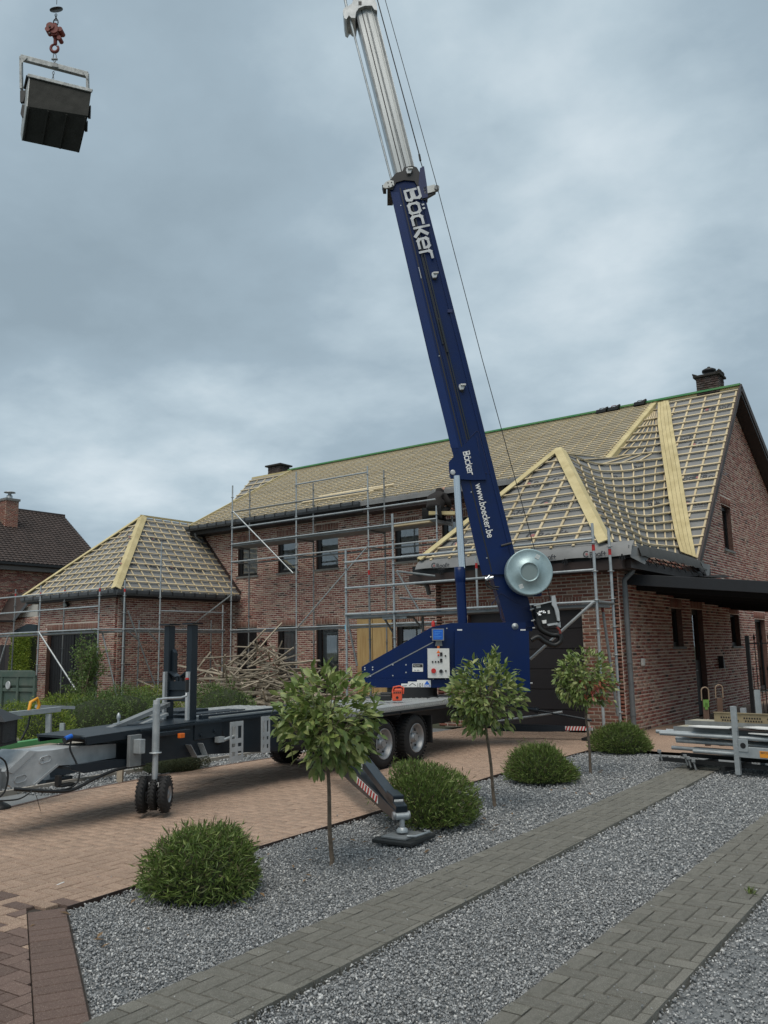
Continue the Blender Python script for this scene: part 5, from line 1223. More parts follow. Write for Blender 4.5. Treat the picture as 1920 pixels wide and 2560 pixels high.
col_=kp('boom_head',[(968,474),(975,450),(990,432),(1006,428),(1010,418),(1030,414),(1042,418),(1052,436),(1060,460),(1064,500),(1052,500),(1046,470),(1036,452),(1010,450),(990,456),(982,474)],BO+.03,.56,M_black,boom,.008)
kp('head_bracket',[(1050,420),(1060,415),(1067,460),(1070,492),(1056,496),(1046,460)],BO+.05,.2,M_bluemetal,boom)
kp('sheave_arm',[(957,464),(964,455),(974,450),(984,452),(985,463),(976,468),(965,470),(958,468)],BO+.06,.05,M_white,boom)
kp('sheave_block',[(955,462),(963,464),(966,474),(958,474)],BO+.02,.15,M_blackpl,boom)
mb=MB()
for p in ((970,457),(979,456),(981,463),(972,466)): q=K(*p,BO+.06); mb.tube(q,q+E2*.006,.012,8)
mb.build('bolts',M_blackpl,boom)
kp('rope_guide',[(1058,468),(1086,461),(1091,466),(1093,476),(1062,485)],BO+.05,.05,M_white,boom); kp('rope_guide_base',[(1062,486),(1088,476),(1090,480),(1064,495)],BO+.03,.08,M_blackpl,boom)
mb=MB(); q=K(1092,470,BO+.07); mb.tube(q-E2*.06,q+E2*.03,.045,14); mb.build('rope_roller',M_galvd,boom)
for p in ((1022,425),(1086,686),(1154,966)):
    kp('hose_clamp',[(p[0]-6,p[1]-5),(p[0]+7,p[1]-7),(p[0]+8,p[1]-1),(p[0]+5,p[1]+7),(p[0]-4,p[1]+8),(p[0]-7,p[1])],BO+.07,.06,M_light,boom,.004)
    mb=MB(); q=K(p[0]+2,p[1]-4,BO+.08); mb.tube(q-E1*.03,q+E1*.06,.018,10); mb.build('roller',M_white,boom)
    kp('clamp_slot',[(p[0]-6,p[1]+8),(p[0]+4,p[1]+8),(p[0]+5,p[1]+15),(p[0]-3,p[1]+14)],BO+.006,.008,M_black,boom,0)
kp('cross_bolt',[(1119,773),(1131,773),(1131,781),(1119,781)],BO+.03,.02,M_bluemetal,boom)
kp('white_mark',[(1046,668),(1047.5,668),(1054,695),(1052.5,696)],BO+.01,.01,M_light,boom,0)
mb=MB(); 
for p in ((1002,514),(1098,890),(1141,1148),(1178,1230),(1144,1180),(1217,1395)): q=K(*p,BO); mb.tube(q,q+E2*.008,.011,8)
mb.build('rivets',M_light,boom)
# weld outline of reinforcement and the bracket plate with its lettering
for a,b in (((1161,1109),(1190,1078)),((1190,1078),(1196,1078)),((1196,1078),(1224,1185)),((1192,1090),(1206,1182)),((1206,1182),(1218,1183)),((1185,1115),(1190,1120))):
    mb=MB(); mb.bar(K(*a,BO+.004),K(*b,BO+.004),.010,.012,E2); mb.build('weld_bead',M_bluemetal,boom)
plt=kp('bracket_plate',[(1122,1155),(1140,1135),(1150,1122),(1166,1106),(1182,1090),(1190,1100),(1216,1199),(1180,1200),(1127,1196),(1123,1180)],BO+.045,.04,M_blue,boom,.006)
mb=MB(); q=K(1132,1181,BO+.05); mb.lathe(q,E2,[(-.3,.045),(.01,.045),(.014,.03),(.014,0)],20); mb.build('pivot_pin',M_light,plt)
for a,b in (((1126,1196),(1180,1200)),): mb=MB(); mb.bar(K(*a,BO),K(*b,BO),.5,.02,UZ); 
def boomtext(s,p0,p1,h,o,parent,m_,bold=.0,shift=0,hgt=None):
    A=K(*p0,o);B=K(*p1,o); xd=(B-A); yd=E2.cross(xd).normalized()
    return text(s,1.0,A,xd,yd,m_,'lettering',parent,.0015,bold=bold,fitw=xd.length,fith=h)
sc_=lambda px,o,pt: px/FPX*depth(K(*pt,o))
def block_word(A,xd,yd,h,total,m_,parent,sw=.15):
    """the squarish lettering, drawn with rounded strokes; x-height .74"""
    x=.74; G=[('B',1.0,[[(.0,.93),(.62,.93),(.74,.80),(.70,.56),(.20,.54)],[(.22,.42),(.66,.42),(.80,.30),(.76,.10),(.62,.07),(.06,.07)],[(.08,.80),(.08,.07)]]),
      ('o',.92,[[(.18,.07),(.06,.18),(.06,.56),(.18,.67),(.62,.67),(.74,.56),(.74,.18),(.62,.07),(.18,.07)],[(.22,.93),(.34,.93)],[(.48,.93),(.60,.93)]]),
      ('c',.80,[[(.66,.67),(.18,.67),(.06,.56),(.06,.18),(.18,.07),(.66,.07)]]),
      ('k',.82,[[(.07,1.0),(.07,.0)],[(.62,.74),(.26,.37),(.66,.0)]]),
      ('e',.90,[[(.70,.07),(.18,.07),(.06,.18),(.06,.56),(.18,.67),(.60,.67),(.72,.56),(.72,.36),(.20,.36)]]),
      ('r',.60,[[(.07,.0),(.07,.56),(.18,.67),(.60,.67)]])]
    W_=sum(g[1] for g in G); kx=total/W_; Z=Vector(xd).cross(Vector(yd)).normalized(); cx=0
    for n_,w_,strokes in G:
        mb=MB(); zi=0
        for st_ in strokes:
            pts=[A+Vector(xd)*((cx+a*1.0)*kx)+Vector(yd)*(b*h) for a,b in st_]
            for p,q in zip(pts[:-1],pts[1:]):
                d=(q-p).normalized(); wdt=sw*(h*abs(d.dot(Vector(xd)))+kx*abs(d.dot(Vector(yd)))); e_=wdt*.30 if len(pts)>2 else 0
                zi+=1; mb.bar(p-d*e_,q+d*e_,wdt,.003+.0008*(zi%5),Z)
        mb.build('letter',m_,parent); cx+=w_
def bw(p0,p1,h,o,parent,m_):
    A=K(*p0,o);B=K(*p1,o); xd=(B-A); yd=E2.cross(xd).normalized(); block_word(A,xd.normalized(),yd,h,xd.length,m_,parent)
bw((1008,476),(1054,650),sc_(42,BO,(1030,560)),BO+.047,boom,M_light)
bw((1157,1130),(1170,1188),sc_(17,BO,(1165,1160)),BO+.049,plt,M_sign)
boomtext('www.boecker.be',(1187.5,1210),(1219,1345),sc_(17,BO,(1210,1280)),BO+.012,boom,M_sign,.012)
# lifting cylinder
mb=MB(); mb.tube(K(1142,1190,.30),K(1155.5,1421,.30),.062,24); rod=mb.build('lift_rod',M_chrome,crane)
mb=MB(); mb.tube(K(1149,1421,.30),K(1156.5,1560,.30),.082,24); mb.lathe(K(1149,1418,.30),(K(1156,1560,.30)-K(1149,1418,.30)).normalized(),[(0,.06),(0,.090),(.05,.090),(.055,.093),(.22,.093),(.26,.082)],28); mb.build('lift_cylinder',M_blue,crane)
# hydraulic fitting, side hose reel drum, winch
mb=MB(); 
for a,b in (((1213,1448),(1233,1444)),((1215,1450),(1225,1440))): mb.tube(K(*a,.3),K(*b,.3),.035,12)
mb.build('valve_fitting',M_chrome,boom)
hose([K(1214,1450,.3),K(1216,1462,.3),K(1226,1470,.3),K(1246,1474,.3)],.014,'hydraulic_hose'); hose([K(1218,1448,.3),K(1222,1459,.3),K(1232,1466,.3),K(1248,1468,.3)],.014,'hydraulic_hose')
mb=MB(); mb.tube(K(1253,1365,.33),K(1279,1358,.33),.022,10); mb.build('limit_switch',M_blackpl,boom)
mb=MB(); q=K(1324,1429.6,.62); mb.lathe(q,E2,[(-.30,.12),(-.28,.37),(-.26,.385),(-.01,.385),(.0,.375),(-.004,.36),(-.02,.17),(.0,.165),(.004,.150),(-.012,.142),(-.03,.13),(-.03,0)],56); dr=mb.build('cable_drum',M_drum,crane)
mb=MB(); mb.lathe(q+E2*-.024,E2,[(0,.138),(.003,.13),(.003,0)],32,sm=False); mb.build('hub',M_drum2,dr)
for p,aa in (((1344,1392),.5),((1303,1466),-.3)):
    qq=K(*p,.612); mb=MB(); xx=(E1*math.cos(aa)-UZ*math.sin(aa)); yy=(E1*math.sin(aa)+UZ*math.cos(aa))
    for k in range(4): mb.frame(qq+xx*(.018*(k-1.5)),xx*.004,yy*.03,E2*.002)
    mb.frame(qq+yy*.03,xx*.035,yy*.004,E2*.002); mb.frame(qq-yy*.03,xx*.035,yy*.004,E2*.002); mb.build('label',M_sign,dr)
mb=MB(); mb.frame(K(1330,1483,.3),E1*.14,E2*.12,UZ*.05); mb.build('drum_bracket',M_bluemetal,boom)
wn=kp('winch_box',[(1336,1511),(1380,1503),(1400,1556),(1368,1562),(1345,1560)],.50,.30,M_blackpl,crane,.008)
kp('winch_frame',[(1379,1490),(1388,1488),(1392,1512),(1398,1528),(1400,1552),(1394,1552),(1386,1520),(1380,1512)],.56,.10,M_light,wn,.004)
kp('winch_frame',[(1368,1560),(1393,1556),(1396,1561),(1370,1565)],.56,.10,M_light,wn,.004)
kp('winch_frame',[(1335,1512),(1379,1502),(1379,1505),(1336,1515)],.56,.10,M_light,wn,.004)
kp('winch_fin',[(1398,1552),(1401,1555),(1402,1569),(1386,1562)],.5,.02,M_light,wn,0)
kp('sticker',[(1340,1513.5),(1351,1512),(1352,1519),(1341,1521)],.505,.004,M_sign,wn,0)
kp('fitting',[(1369,1526),(1374,1525.5),(1375,1534),(1370,1534.5)],.52,.02,M_sign,wn,0); kp('fitting',[(1355,1551),(1366,1549.5),(1366,1558),(1357,1559)],.53,.03,M_sign,wn,.003)
mb=MB()
for p in ((1346,1534),(1350,1530),(1356,1529),(1360,1532),(1348,1538)): q=K(*p,.52); mb.tube(q-E1*.02,q+E1*.03,.018,10)
mb.build('valves',M_chrome,wn)
for o_,r_ in ((.46,.05),(.40,.045),(.52,.035)):
    hose([K(1344,1545,o_),K(1352,1572,o_),K(1378,1583+o_*6,o_),K(1398,1588,o_),K(1401,1603,o_),K(1386,1613-r_*20,o_),K(1364,1604,o_),K(1346,1592,o_),K(1328,1600,o_)],r_,'hydraulic_hose')
hose([K(1392,1568,.55),K(1399,1576,.55),K(1401,1584,.55)],.02,'red_hose',M_hookred)
mb=MB()
for i,(x,y) in enumerate(((1328,1524),(1333,1522),(1331,1552),(1336,1550),(1334,1570),(1330,1600),(1328,1708))): q=K(x,y,.40); mb.tube(q-E1*.02,q+E1*.02,.014,8)
mb.build('studs',M_light,tur,kind='stuff')
for a,b in (((1228,1512),(1252,1482)),((1252,1482),(1296,1508)),((1304,1520),(1325,1514)),((1250,1503),(1252,1545)),((1252,1545),(1262,1553)),((1316,1568),(1333,1566))):
    mb=MB(); mb.bar(K(*a,.225),K(*b,.225),.010,.014,E2); mb.build('weld_bead',M_bluemetal,boom)
# silver telescopic sections
dirb=(K(914,28,0)-K(1014,412,0)).normalized()
def sec(name,y0,y1,xl,xr,o,th,m_=M_alu,parent=crane):
    return kp(name,[(xl[0],y0),(xr[0],y0),(xr[1],y1),(xl[1],y1)],o,th,m_,parent,.01)
s1m=sec('telescopic_section',16,440,(886,992),(937,1042),BO-.06,.36)
for f0,wd,o_,m_ in ((.03,5,.01,M_galvd),(.30,2.5,.004,M_black),(.52,3.5,.02,M_galvd),(.80,2,.012,M_white),(.92,5,.015,M_galvd)):
    kp('profile_rib',[(886+51*f0-wd/2,16),(886+51*f0+wd/2,16),(992+50*f0+wd/2,440),(992+50*f0-wd/2,440)],BO-.06+o_,.02,m_,s1m,.003)
clr=kp('section_head',[(857,28),(860,20),(872,14),(880,8),(884,-2),(912,-6),(938,0),(942,8),(943,26),(936,24),(930,14),(912,14),(897,20),(890,30),(888,45),(878,44),(872,38),(866,48),(860,44)],BO+.02,.5,M_light,crane,.01)
kp('head_slot',[(896,3),(904,3),(904,13),(896,13)],BO+.022,.01,M_black,clr,0)
# the rest of the boom above the picture
top1=K(906,8,-.1); U1=dirb
mb=MB(); q=top1; 
side_=E1-(E1.dot(U1))*U1; side_.normalize()
mb.frame(q+U1*4.3,side_*.15,E2*.15,U1*4.4); mb.build('telescopic_section',M_alu,crane)
mb=MB(); mb.frame(q+U1*10.5,side_*.12,E2*.12,U1*3.2); mb.build('telescopic_section',M_alu,crane)
TIP=q+U1*13.8
HK=K(140,60,0); 
tipx=Vector((HK.x,HK.y,TIP.z+1.0))
mb=MB(); mb.bar(TIP-U1*.3,tipx,.14,.18,E2); mb.lathe(tipx-E2*.04,E2,[(0,.16),(.08,.16),(.08,0)],20); mb.build('jib',M_alu,crane)
# thin extension cylinder, cables
mb=MB(); mb.tube(K(874.5,44,.2),K(979,452,.2),.021,12); mb.tube(K(862,-4,.2),K(867,20,.2),.028,12); mb.build('extension_rod',M_galv,crane)
mb=MB(); mb.tube(K(943,-2,.15),K(1048,386,.15),.011,8); mb.tube(K(1048,386,.15),K(1051,402,.15),.02,8); mb.tube(K(1051,402,.15),K(1056,418,.15),.009,6); mb.build('stay_cable',M_blackpl,crane)
mb=MB(); mb.tube(K(962,-4,.2),K(1089,452,.36),.007,6); mb.tube(K(1089,452,.36),K(1206,900,.42),.007,6); mb.tube(K(1206,900,.42),K(1338,1379,.50),.007,6); mb.tube(K(1369,1469,.5),K(1377,1505,.5),.007,6)
mb.tube(K(962,-4,.2),TIP+side_*.2,.007,6); mb.build('hoist_rope',M_blackpl,crane)
mb=MB(); mb.tube(K(908,2,.2),K(1022,445,.2),.008,6); mb.build('inner_cable',M_blackpl,crane)

# ================================================================ HOOK AND BUCKET
def H(px,py,o=0): return K(px,py,o)
z55=lambda a,b,o=0: K(a/5.53,b/5.53,o)
hook=thing('crane_hook','red swivel hook block hanging on chain under a dark round disc','hook',tuple(z55(770,450)))
mb=MB(); mb.tube(z55(783,60),tipx,.006,6); mb.build('hoist_rope',M_blackpl,hook)
mb=MB(); q=z55(778,132); n_=(UZ*.82+E2*.35-E1*.18).normalized(); mb.lathe(q,n_,[(-.008,0),(-.008,.125),(.008,.125),(.01,0)],36); mb.build('disc',M_blackpl,hook)
def link(mb,a,b,r=.009,wd=.028,rot=0):
    a=Vector(a);b=Vector(b);d=(b-a).normalized(); s=(E1 if rot==0 else E2); s=(s-d*s.dot(d)).normalized(); c=(a+b)/2; h=(b-a).length/2; pts=[]
    for k in range(13):
        t=2*PI*k/12; pts.append(c+d*math.cos(t)*h+s*math.sin(t)*wd)
    mb.path(pts,r,6)
mb=MB()
for i in range(3): link(mb,z55(775,190+i*30),z55(772,228+i*30),.007,.02,i%2)
link(mb,z55(772,262),z55(770,360),.012,.045,0); mb.build('chain_link',M_blackpl,hook)
mb=MB(); q=z55(770,450)
mb.tube(z55(720,415,.0)-E2*.02,z55(725,415,0)+E2*.12,.075,16); mb.tube(q-E2*.1,q+E2*.1,.085,16); mb.frame(q,E1*.05,E2*.08,UZ*.11); mb.tube(z55(845,440)-E2*.09,z55(845,440)+E2*.08,.05,16); mb.tube(z55(830,545)-E2*.08,z55(830,545)+E2*.06,.042,16); mb.tube(z55(690,460)-E2*.03,z55(690,460)+E2*.125,.05,14); mb.tube(z55(765,330),z55(765,610),.035,12)
mb.build('hook_block',M_hookred,hook)
mb=MB(); pts=[]
for k in range(15):
    a=R(100+k*21); pts.append(z55(755+52*math.cos(a),668-52*math.sin(a)))
mb.path(pts,[.020+.010*math.sin(k/14*PI) for k in range(15)],10); mb.tube(z55(765,600),z55(760,620),.03,10); mb.bar(z55(775,630),z55(815,680),.015,.012,E2); mb.build('hook',M_hookred,hook)
for p in ((688,370),(688,462)): mb=MB(); q=z55(*p,.12); mb.lathe(q,E2,[(0,.02),(.02,.018),(.02,0)],10,sm=False); mb.build('bolt',M_blackpl,hook)
bkt=thing('tipping_bucket','dark steel tipping bucket hanging in a pale lifting frame at upper left','bucket',tuple(z55(800,1500)))
# axis along the frame bar, receding to the left-back; the open side faces away
fx=(z55(1225,1030,.0)-z55(275,790,.0)).normalized()
BW=.95
def bar_(name,a,b,w_,h_,m_,parent=bkt,up=None): 
    mb=MB(); mb.bar(a,b,w_,h_,up or E2); return mb.build(name,m_,parent,bev=.006)
fL,fR=z55(290,800,0),z55(1215,1040,0)
bar_('lifting_frame',fL,fR,.10,.09,M_buck); bar_('frame_arm',z55(292,790,0),z55(298,1240,0),.045,.08,M_buck); bar_('frame_arm',z55(1210,1030,0),z55(1214,1240,0),.045,.08,M_buck)
mb=MB(); mb.prism([z55(290,780,.05),z55(380,800,.05),z55(300,880,.05)],E2*.008); mb.prism([z55(1140,990,.05),z55(1228,1010,.05),z55(1215,1100,.05)],E2*.008); mb.build('gusset',M_buck,bkt)
mb=MB(); link(mb,z55(757,735),z55(757,860),.008,.03); mb.tube(z55(715,820),z55(795,820),.02,8); mb.prism([z55(715,915,.06),z55(735,860,.06),z55(790,870,.06),z55(805,930,.06)],-E2*.12); mb.build('shackle',M_galvd,bkt)
mb=MB(); 
for i in range(3): link(mb,z55(740-i*3,985+i*40),z55(738-i*3,1035+i*40),.006,.016,i%2)
mb.build('chain_link',M_galvd,bkt)
# hopper shell: front plate, sloping belly, sides
fb=[(415,1045),(1255,1265),(1200,1650),(1165,1790),(1080,2110),(310,1945),(365,1480)]
front=[z55(415,1048,.28),z55(1252,1262,.28),z55(1205,1600,.42),z55(378,1470,.42)]
belly=[z55(378,1470,.42),z55(1205,1600,.42),z55(1085,2108,.05),z55(310,1945,.05)]
def thick(name,q,m_,th=.015):
    n_=(Vector(q[1])-Vector(q[0])).cross(Vector(q[2])-Vector(q[1])).normalized(); n_=n_ if n_.dot(EYEP-Vector(q[0]))>0 else -n_
    mb=MB(); mb.prism(q,-n_*th); return mb.build(name,m_,bkt,bev=.003),n_
BD=(ray(110,260)*1.0); BD=(BD/BD.length-E1*.13).normalized()*.62
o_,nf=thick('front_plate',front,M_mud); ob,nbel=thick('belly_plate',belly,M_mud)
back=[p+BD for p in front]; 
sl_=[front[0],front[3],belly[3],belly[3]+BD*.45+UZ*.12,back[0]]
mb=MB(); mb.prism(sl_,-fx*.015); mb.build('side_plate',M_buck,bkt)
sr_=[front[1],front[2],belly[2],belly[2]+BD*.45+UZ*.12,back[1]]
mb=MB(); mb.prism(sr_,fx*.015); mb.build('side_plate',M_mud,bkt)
mb=MB(); mb.prism([front[0]+UZ*0,front[1],back[1],back[0]][::1],-UZ*.01) if False else None
mb=MB(); mb.prism([back[0],back[1],belly[2]+BD*.45+UZ*.12,belly[3]+BD*.45+UZ*.12],E2*.015); mb.build('rear_plate',M_mud,bkt)
mb=MB(); mb.bar(z55(385,1040,.30),z55(1275,1258,.30),.06,.035,E2); mb.build('rim_bar',M_buck,bkt,bev=.004)
mb=MB(); mb.bar(z55(345,1225,.02),z55(385,1045,.25),.03,.05,E2); mb.build('pivot_arm',M_mud,bkt)
for x0,y0,x1,y1 in ((670,1535,585,2000),(925,1585,830,2055),(400,1490,335,1945),(1180,1620,1075,2105)):
    mb=MB(); mb.bar(z55(x0,y0,.42)+nbel*.012,z55(x1,y1,.05)+nbel*.012,.03,.03,nbel); mb.build('belly_rib',M_mud,ob)
kp('pivot_bracket',[(50,226),(66,226),(64,234),(58,254),(50,255)],.06,.06,M_blackpl,bkt); kp('locking_lever',[(55,260),(60,262),(64,290),(54,292),(51,284)],.08,.04,M_blackpl,bkt)
kp('locking_lever',[(221,268),(226,262),(225,294),(219,294)],.2,.04,M_blackpl,bkt); kp('side_lug',[(212,318),(218,300),(217,326),(211,327)],.2,.04,M_mud,bkt)

# ================================================================ PLANTS
def leaf_arrays(rng,C,D,Ln,Wd,droop=.15,fold=.25,seg=1):
    """C centres (n,3), D directions; returns verts, quads. Each leaf is a folded blade of two quads"""
    n=len(C); D=D/np.linalg.norm(D,axis=1)[:,None]; up=rng.normal(size=(n,3)); S=np.cross(D,up); S/=np.linalg.norm(S,axis=1)[:,None]; Nn=np.cross(S,D)
    l=(Ln*rng.uniform(.65,1.25,n))[:,None]; w_=(Wd*rng.uniform(.7,1.25,n))[:,None]
    b=C; m1=C+D*l*.45-Nn*l*.02; t=C+D*l-Nn*l*droop
    a1=m1+S*w_*.5+Nn*w_*fold; a2=m1-S*w_*.5+Nn*w_*fold
    V=np.stack([b,a1,t,a2],1).reshape(-1,3); i=np.arange(n)[:,None]*4
    F=np.concatenate([i+[0,1,2],i+[0,2,3]],1).reshape(-1,3); return V,F
def bush(name,label,c,rx,ry,h,n,ln,wd,m_,seed,group=None,cat='bush',parent=None,shape=.5,core=True,tufts=0,spiky=.35,base=.0):
    rng=np.random.default_rng(seed); c=Vector(c)
    t=parent or thing(name,label,cat,tuple(c),group)
    lob=rng.normal(size=(14,3)); lob[:,2]=abs(lob[:,2]); lob/=np.linalg.norm(lob,axis=1)[:,None]; la=rng.uniform(-.16,.16,14)
    d=rng.normal(size=(n,3)); d[:,2]=abs(d[:,2])*1.0-base; d/=np.linalg.norm(d,axis=1)[:,None]
    rr=1+sum(la[k]*np.exp(-((1-d@lob[k])/.12)) for k in range(14)); r=rr*(1-rng.random(n)**1.6*.42)
    bulge=np.clip(1.04-.35*np.clip(.12-d[:,2],0,1)*2,.8,1.05); r=r+np.where(rng.random(n)<.14,rng.random(n)*.15,0)
    P_=d*r[:,None]*np.array([rx,ry,h])*np.stack([bulge,bulge,np.ones(n)],1)+np.array([c.x,c.y,c.z+h*.04+base*h])
    P_[:,2]=np.maximum(P_[:,2],c.z+.015)
    D=d*1.0+rng.normal(0,spiky*1.6,(n,3)); D[:,2]+=.35
    if 'outrigger foot' in (label or ''):
        la_,lb_=np.array([-7.14,8.55]),np.array([-4.37,6.12]); dv=(lb_-la_)/np.linalg.norm(lb_-la_); nv=np.array([-dv[1],dv[0]]); nv=nv if nv@np.array([1,1])>0 else -nv
        kk=((P_[:,:2]-la_)@nv)>.10; P_,D=P_[kk],D[kk]
    V,F=leaf_arrays(rng,P_,D,ln,wd)
    if tufts:
        tc=[]; td=[]
        for k in range(tufts):
            dd=rng.normal(size=3); dd[2]=abs(dd[2])+.6; dd/=np.linalg.norm(dd); base_=np.array([c.x,c.y,c.z])+dd*np.array([rx,ry,h])*.93; L_=rng.uniform(.05,.16)*h/.5
            for q in range(12): tc.append(base_+dd*L_*q/11+rng.normal(0,.006,3)); td.append(dd*.7+rng.normal(0,.6,3))
        V2,F2=leaf_arrays(rng,np.array(tc),np.array(td),ln*.9,wd); F=np.concatenate([F,F2+len(V)]); V=np.concatenate([V,V2])
    bulk('foliage',V,F,m_,t)
    if core:
        mb=MB()
        for k in range(70):
            dd=rng.normal(size=3); dd[2]=abs(dd[2])*.8+.15; dd/=np.linalg.norm(dd); e_=Vector((c.x+dd[0]*rx*.9,c.y+dd[1]*ry*.9,c.z+dd[2]*h*.9)); s_=Vector((c.x+dd[0]*rx*.12,c.y+dd[1]*ry*.12,c.z)); md=s_.lerp(e_,.5)+Vector((0,0,.05*h)); mb.path([s_,md,e_],[.006,.004,.002],4)
        mb.build('twigs',M_bark,t,kind='stuff')
        # solid dark core blocks see-through; its colour stands in for inner shade
        kx_=.72 if 'outrigger foot' in (label or '') else 1.0
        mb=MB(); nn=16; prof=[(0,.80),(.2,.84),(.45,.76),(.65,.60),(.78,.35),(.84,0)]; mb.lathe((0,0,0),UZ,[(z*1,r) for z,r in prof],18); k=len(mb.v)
        mb.v=[(c.x+(1-kx_)*.3+x*rx*kx_*(.92+.1*random.random()),c.y+(1-kx_)*.3+y*ry*kx_*(.92+.1*random.random()),c.z+z*h) for x,y,z in mb.v]; mb.build('dark_core',mat('core_shade',(.018,.028,.010),.95,col2=(.035,.045,.018),scale=40,amt=.8,bump=1,bscale=60),t)
    return t
B1=az_(508,2262,0); B2=az_(1048,2062,0); B3=az_(1355,1950,0); B4=az_(1560,1880,0)
GB='round clipped bushes along the gravel bed'
def bc(x0,x1,ybase,back):
    p=az_((x0+x1)/2,ybase,0); r=(x1-x0)/2/FPX*depth(p); d=Vector((p.x,p.y,0)).normalized(); q=p+d*r*back; return q
q=bc(352,665,2262,.80); bush('round_bush','round loose bush with a shoot on top, nearest and leftmost of the bed',q,.385,.385,.385,7000,.066,.0105,M_leafB,21,GB,tufts=30,spiky=.7)
q=bc(925,1184,2082,1.0); bush('round_bush','dense round bush right behind the near outrigger foot',q,.455,.455,.46,10500,.058,.0105,M_leafB,22,GB,tufts=6)
q=bc(1255,1455,1962,.80); bush('round_bush','low round bush between the second and third standard trees',q,.42,.42,.41,8500,.058,.0105,M_leafB,23,GB,tufts=3)
q=bc(1485,1632,1885,.80); bush('round_bush','round bush by the brick corner, farthest of the gravel bed',q,.43,.43,.41,8000,.06,.011,M_leafB,24,GB,tufts=3)
# a single taller shoot on the nearest bush
q=bc(352,665,2262,.80); rng=np.random.default_rng(5); tcs=[];tds=[]
for k in range(40):
    f=k/39; tcs.append(np.array([q.x+.02+.015*math.sin(f*5),q.y,.46+f*.17])); tds.append(rng.normal(0,.8,3)+np.array([0,0,.3]))
# standard photinia trees
def leafmesh(m_,ln,wd,bend):
    mb=MB(); pts=[]
    for i in range(5):
        f=i/4; w_=wd*[.08,.8,1,.7,.03][i]/2; z=-bend*ln*f*f; pts.append([(-w_,ln*f,z+w_*.25),(0,ln*f,z),(w_,ln*f,z+w_*.25)])
    vs=[p for r in pts for p in r]; mb.add(vs,[(i*3+j,i*3+j+1,i*3+j+4,i*3+j+3) for i in range(4) for j in (0,1)],0,True)
    me=bpy.data.meshes.new('leaf'); me.from_pydata(mb.v,[],mb.f); me.polygons.foreach_set('use_smooth',[True]*len(mb.f)); me.materials.append(m_); me.update(); return me
LM=[leafmesh(M_leafP,1,.42,b) for b in (.08,.2,.32)]; LR=[leafmesh(M_leafPr,1,.40,.2)]
def standard_tree(label,base,top,cc,rx,rz,nl,ln,seed,red=0,redz=None,side=None):
    rnd=random.Random(seed); base=Vector(base); cc=Vector(cc); t=thing('standard_tree',label,'tree',tuple(base),'ball headed standard trees in the gravel bed')
    mb=MB(); kn=Vector((cc.x,cc.y,cc.z-rz*.75)); pts=[base.lerp(kn,f)+Vector((.008*math.sin(f*7+seed),.006*math.cos(f*5),0)) for f in [i/8 for i in range(9)]]
    mb.path([base-Vector((0,0,.05))]+pts,[.020]*2+[.018-.0007*i for i in range(8)],9); mb.build('trunk',M_bark,t)
    tips=[]; mb=MB()
    for k in range(26):
        d=Vector((rnd.gauss(0,1),rnd.gauss(0,1),rnd.gauss(.35,.8))).normalized(); e_=cc+Vector((d.x*rx,d.y*rx,d.z*rz))*rnd.uniform(.62,.95); s_=kn+Vector((0,0,rnd.uniform(0,.12))); md=s_.lerp(e_,.5)+Vector((rnd.gauss(0,.03),rnd.gauss(0,.03),-.02)); mb.path([s_,md,e_],[.008,.005,.003],5); tips.append((s_,md,e_))
        for q in range(2):
            e2=md.lerp(e_,.3)+Vector((rnd.gauss(0,rx*.35),rnd.gauss(0,rx*.35),rnd.gauss(.0,rz*.3))); mb.path([md,e2],[.004,.002],4); tips.append((md,md.lerp(e2,.5),e2))
    mb.build('crown_branches',M_bark,t)
    V=[];F=[];cnt=0; allv=[]
    items=[]
    for i in range(nl):
        if i%3:
            s_,md,e_=rnd.choice(tips); f=rnd.uniform(.35,1.05); p=md.lerp(e_,f) if f>.5 else s_.lerp(md,f+.3); p=p+Vector((rnd.gauss(0,.03),rnd.gauss(0,.03),rnd.gauss(0,.03)))
        else:
            d=Vector((rnd.gauss(0,1),rnd.gauss(0,1),rnd.gauss(.1,.9))).normalized(); p=cc+Vector((d.x*rx,d.y*rx,d.z*rz))*rnd.uniform(.70,1.0)
        rel=p-cc
        if (rel.x/rx)**2+(rel.y/rx)**2+(rel.z/rz)**2>1.08: p=cc+rel*.82; rel=p-cc
        out=Vector((rel.x,rel.y,rel.z*.5)).normalized()
        dr=(out*.8+Vector((rnd.gauss(0,.55),rnd.gauss(0,.55),rnd.gauss(.05+.6*rel.z/rz,.45)))).normalized()
        items.append((p,dr,ln*rnd.uniform(.6,1.15),rnd.random(),rel))
    items.sort(key=lambda k:(k[0]-EYEP).length)
    for i,(p,dr,l,rv,rel) in enumerate(items):
        isred=red and ((redz is None or (redz[0]<rel.z/rz<redz[1] and rel.dot(E1)>-.25*rx)) and rv<red)
        me=(LR if isred else LM)[i%len(LR if isred else LM)]
        qz=dr.to_track_quat('Y','Z')@Quaternion((0,1,0),rnd.gauss(0,.7))
        if i<300:
            o=bpy.data.objects.new('leaf',me); COL.objects.link(o); o.location=p; o.rotation_mode='QUATERNION'; o.rotation_quaternion=qz; o.scale=(l*rnd.uniform(.85,1.15),l,l); attach(o,t)
        else:
            k=len(V); 
            for v in me.vertices: V.append(p+qz@(Vector(v.co)*l))
            F+=[[j+k for j in pl.vertices] for pl in me.polygons]
    if V: bulk('leaves',V,F,M_leafP,t,smooth=True,kind='stuff')
    return t
def crown(px,py,base): d=ray(px,py); p=EYEP+d*(depth(base)/d.dot(CF)); return p
b=az_(829,2152); standard_tree('nearest ball tree with large green leaves left of the outrigger foot',b,None,crown(818,1795,b),.42,.41,1500,.098,3)
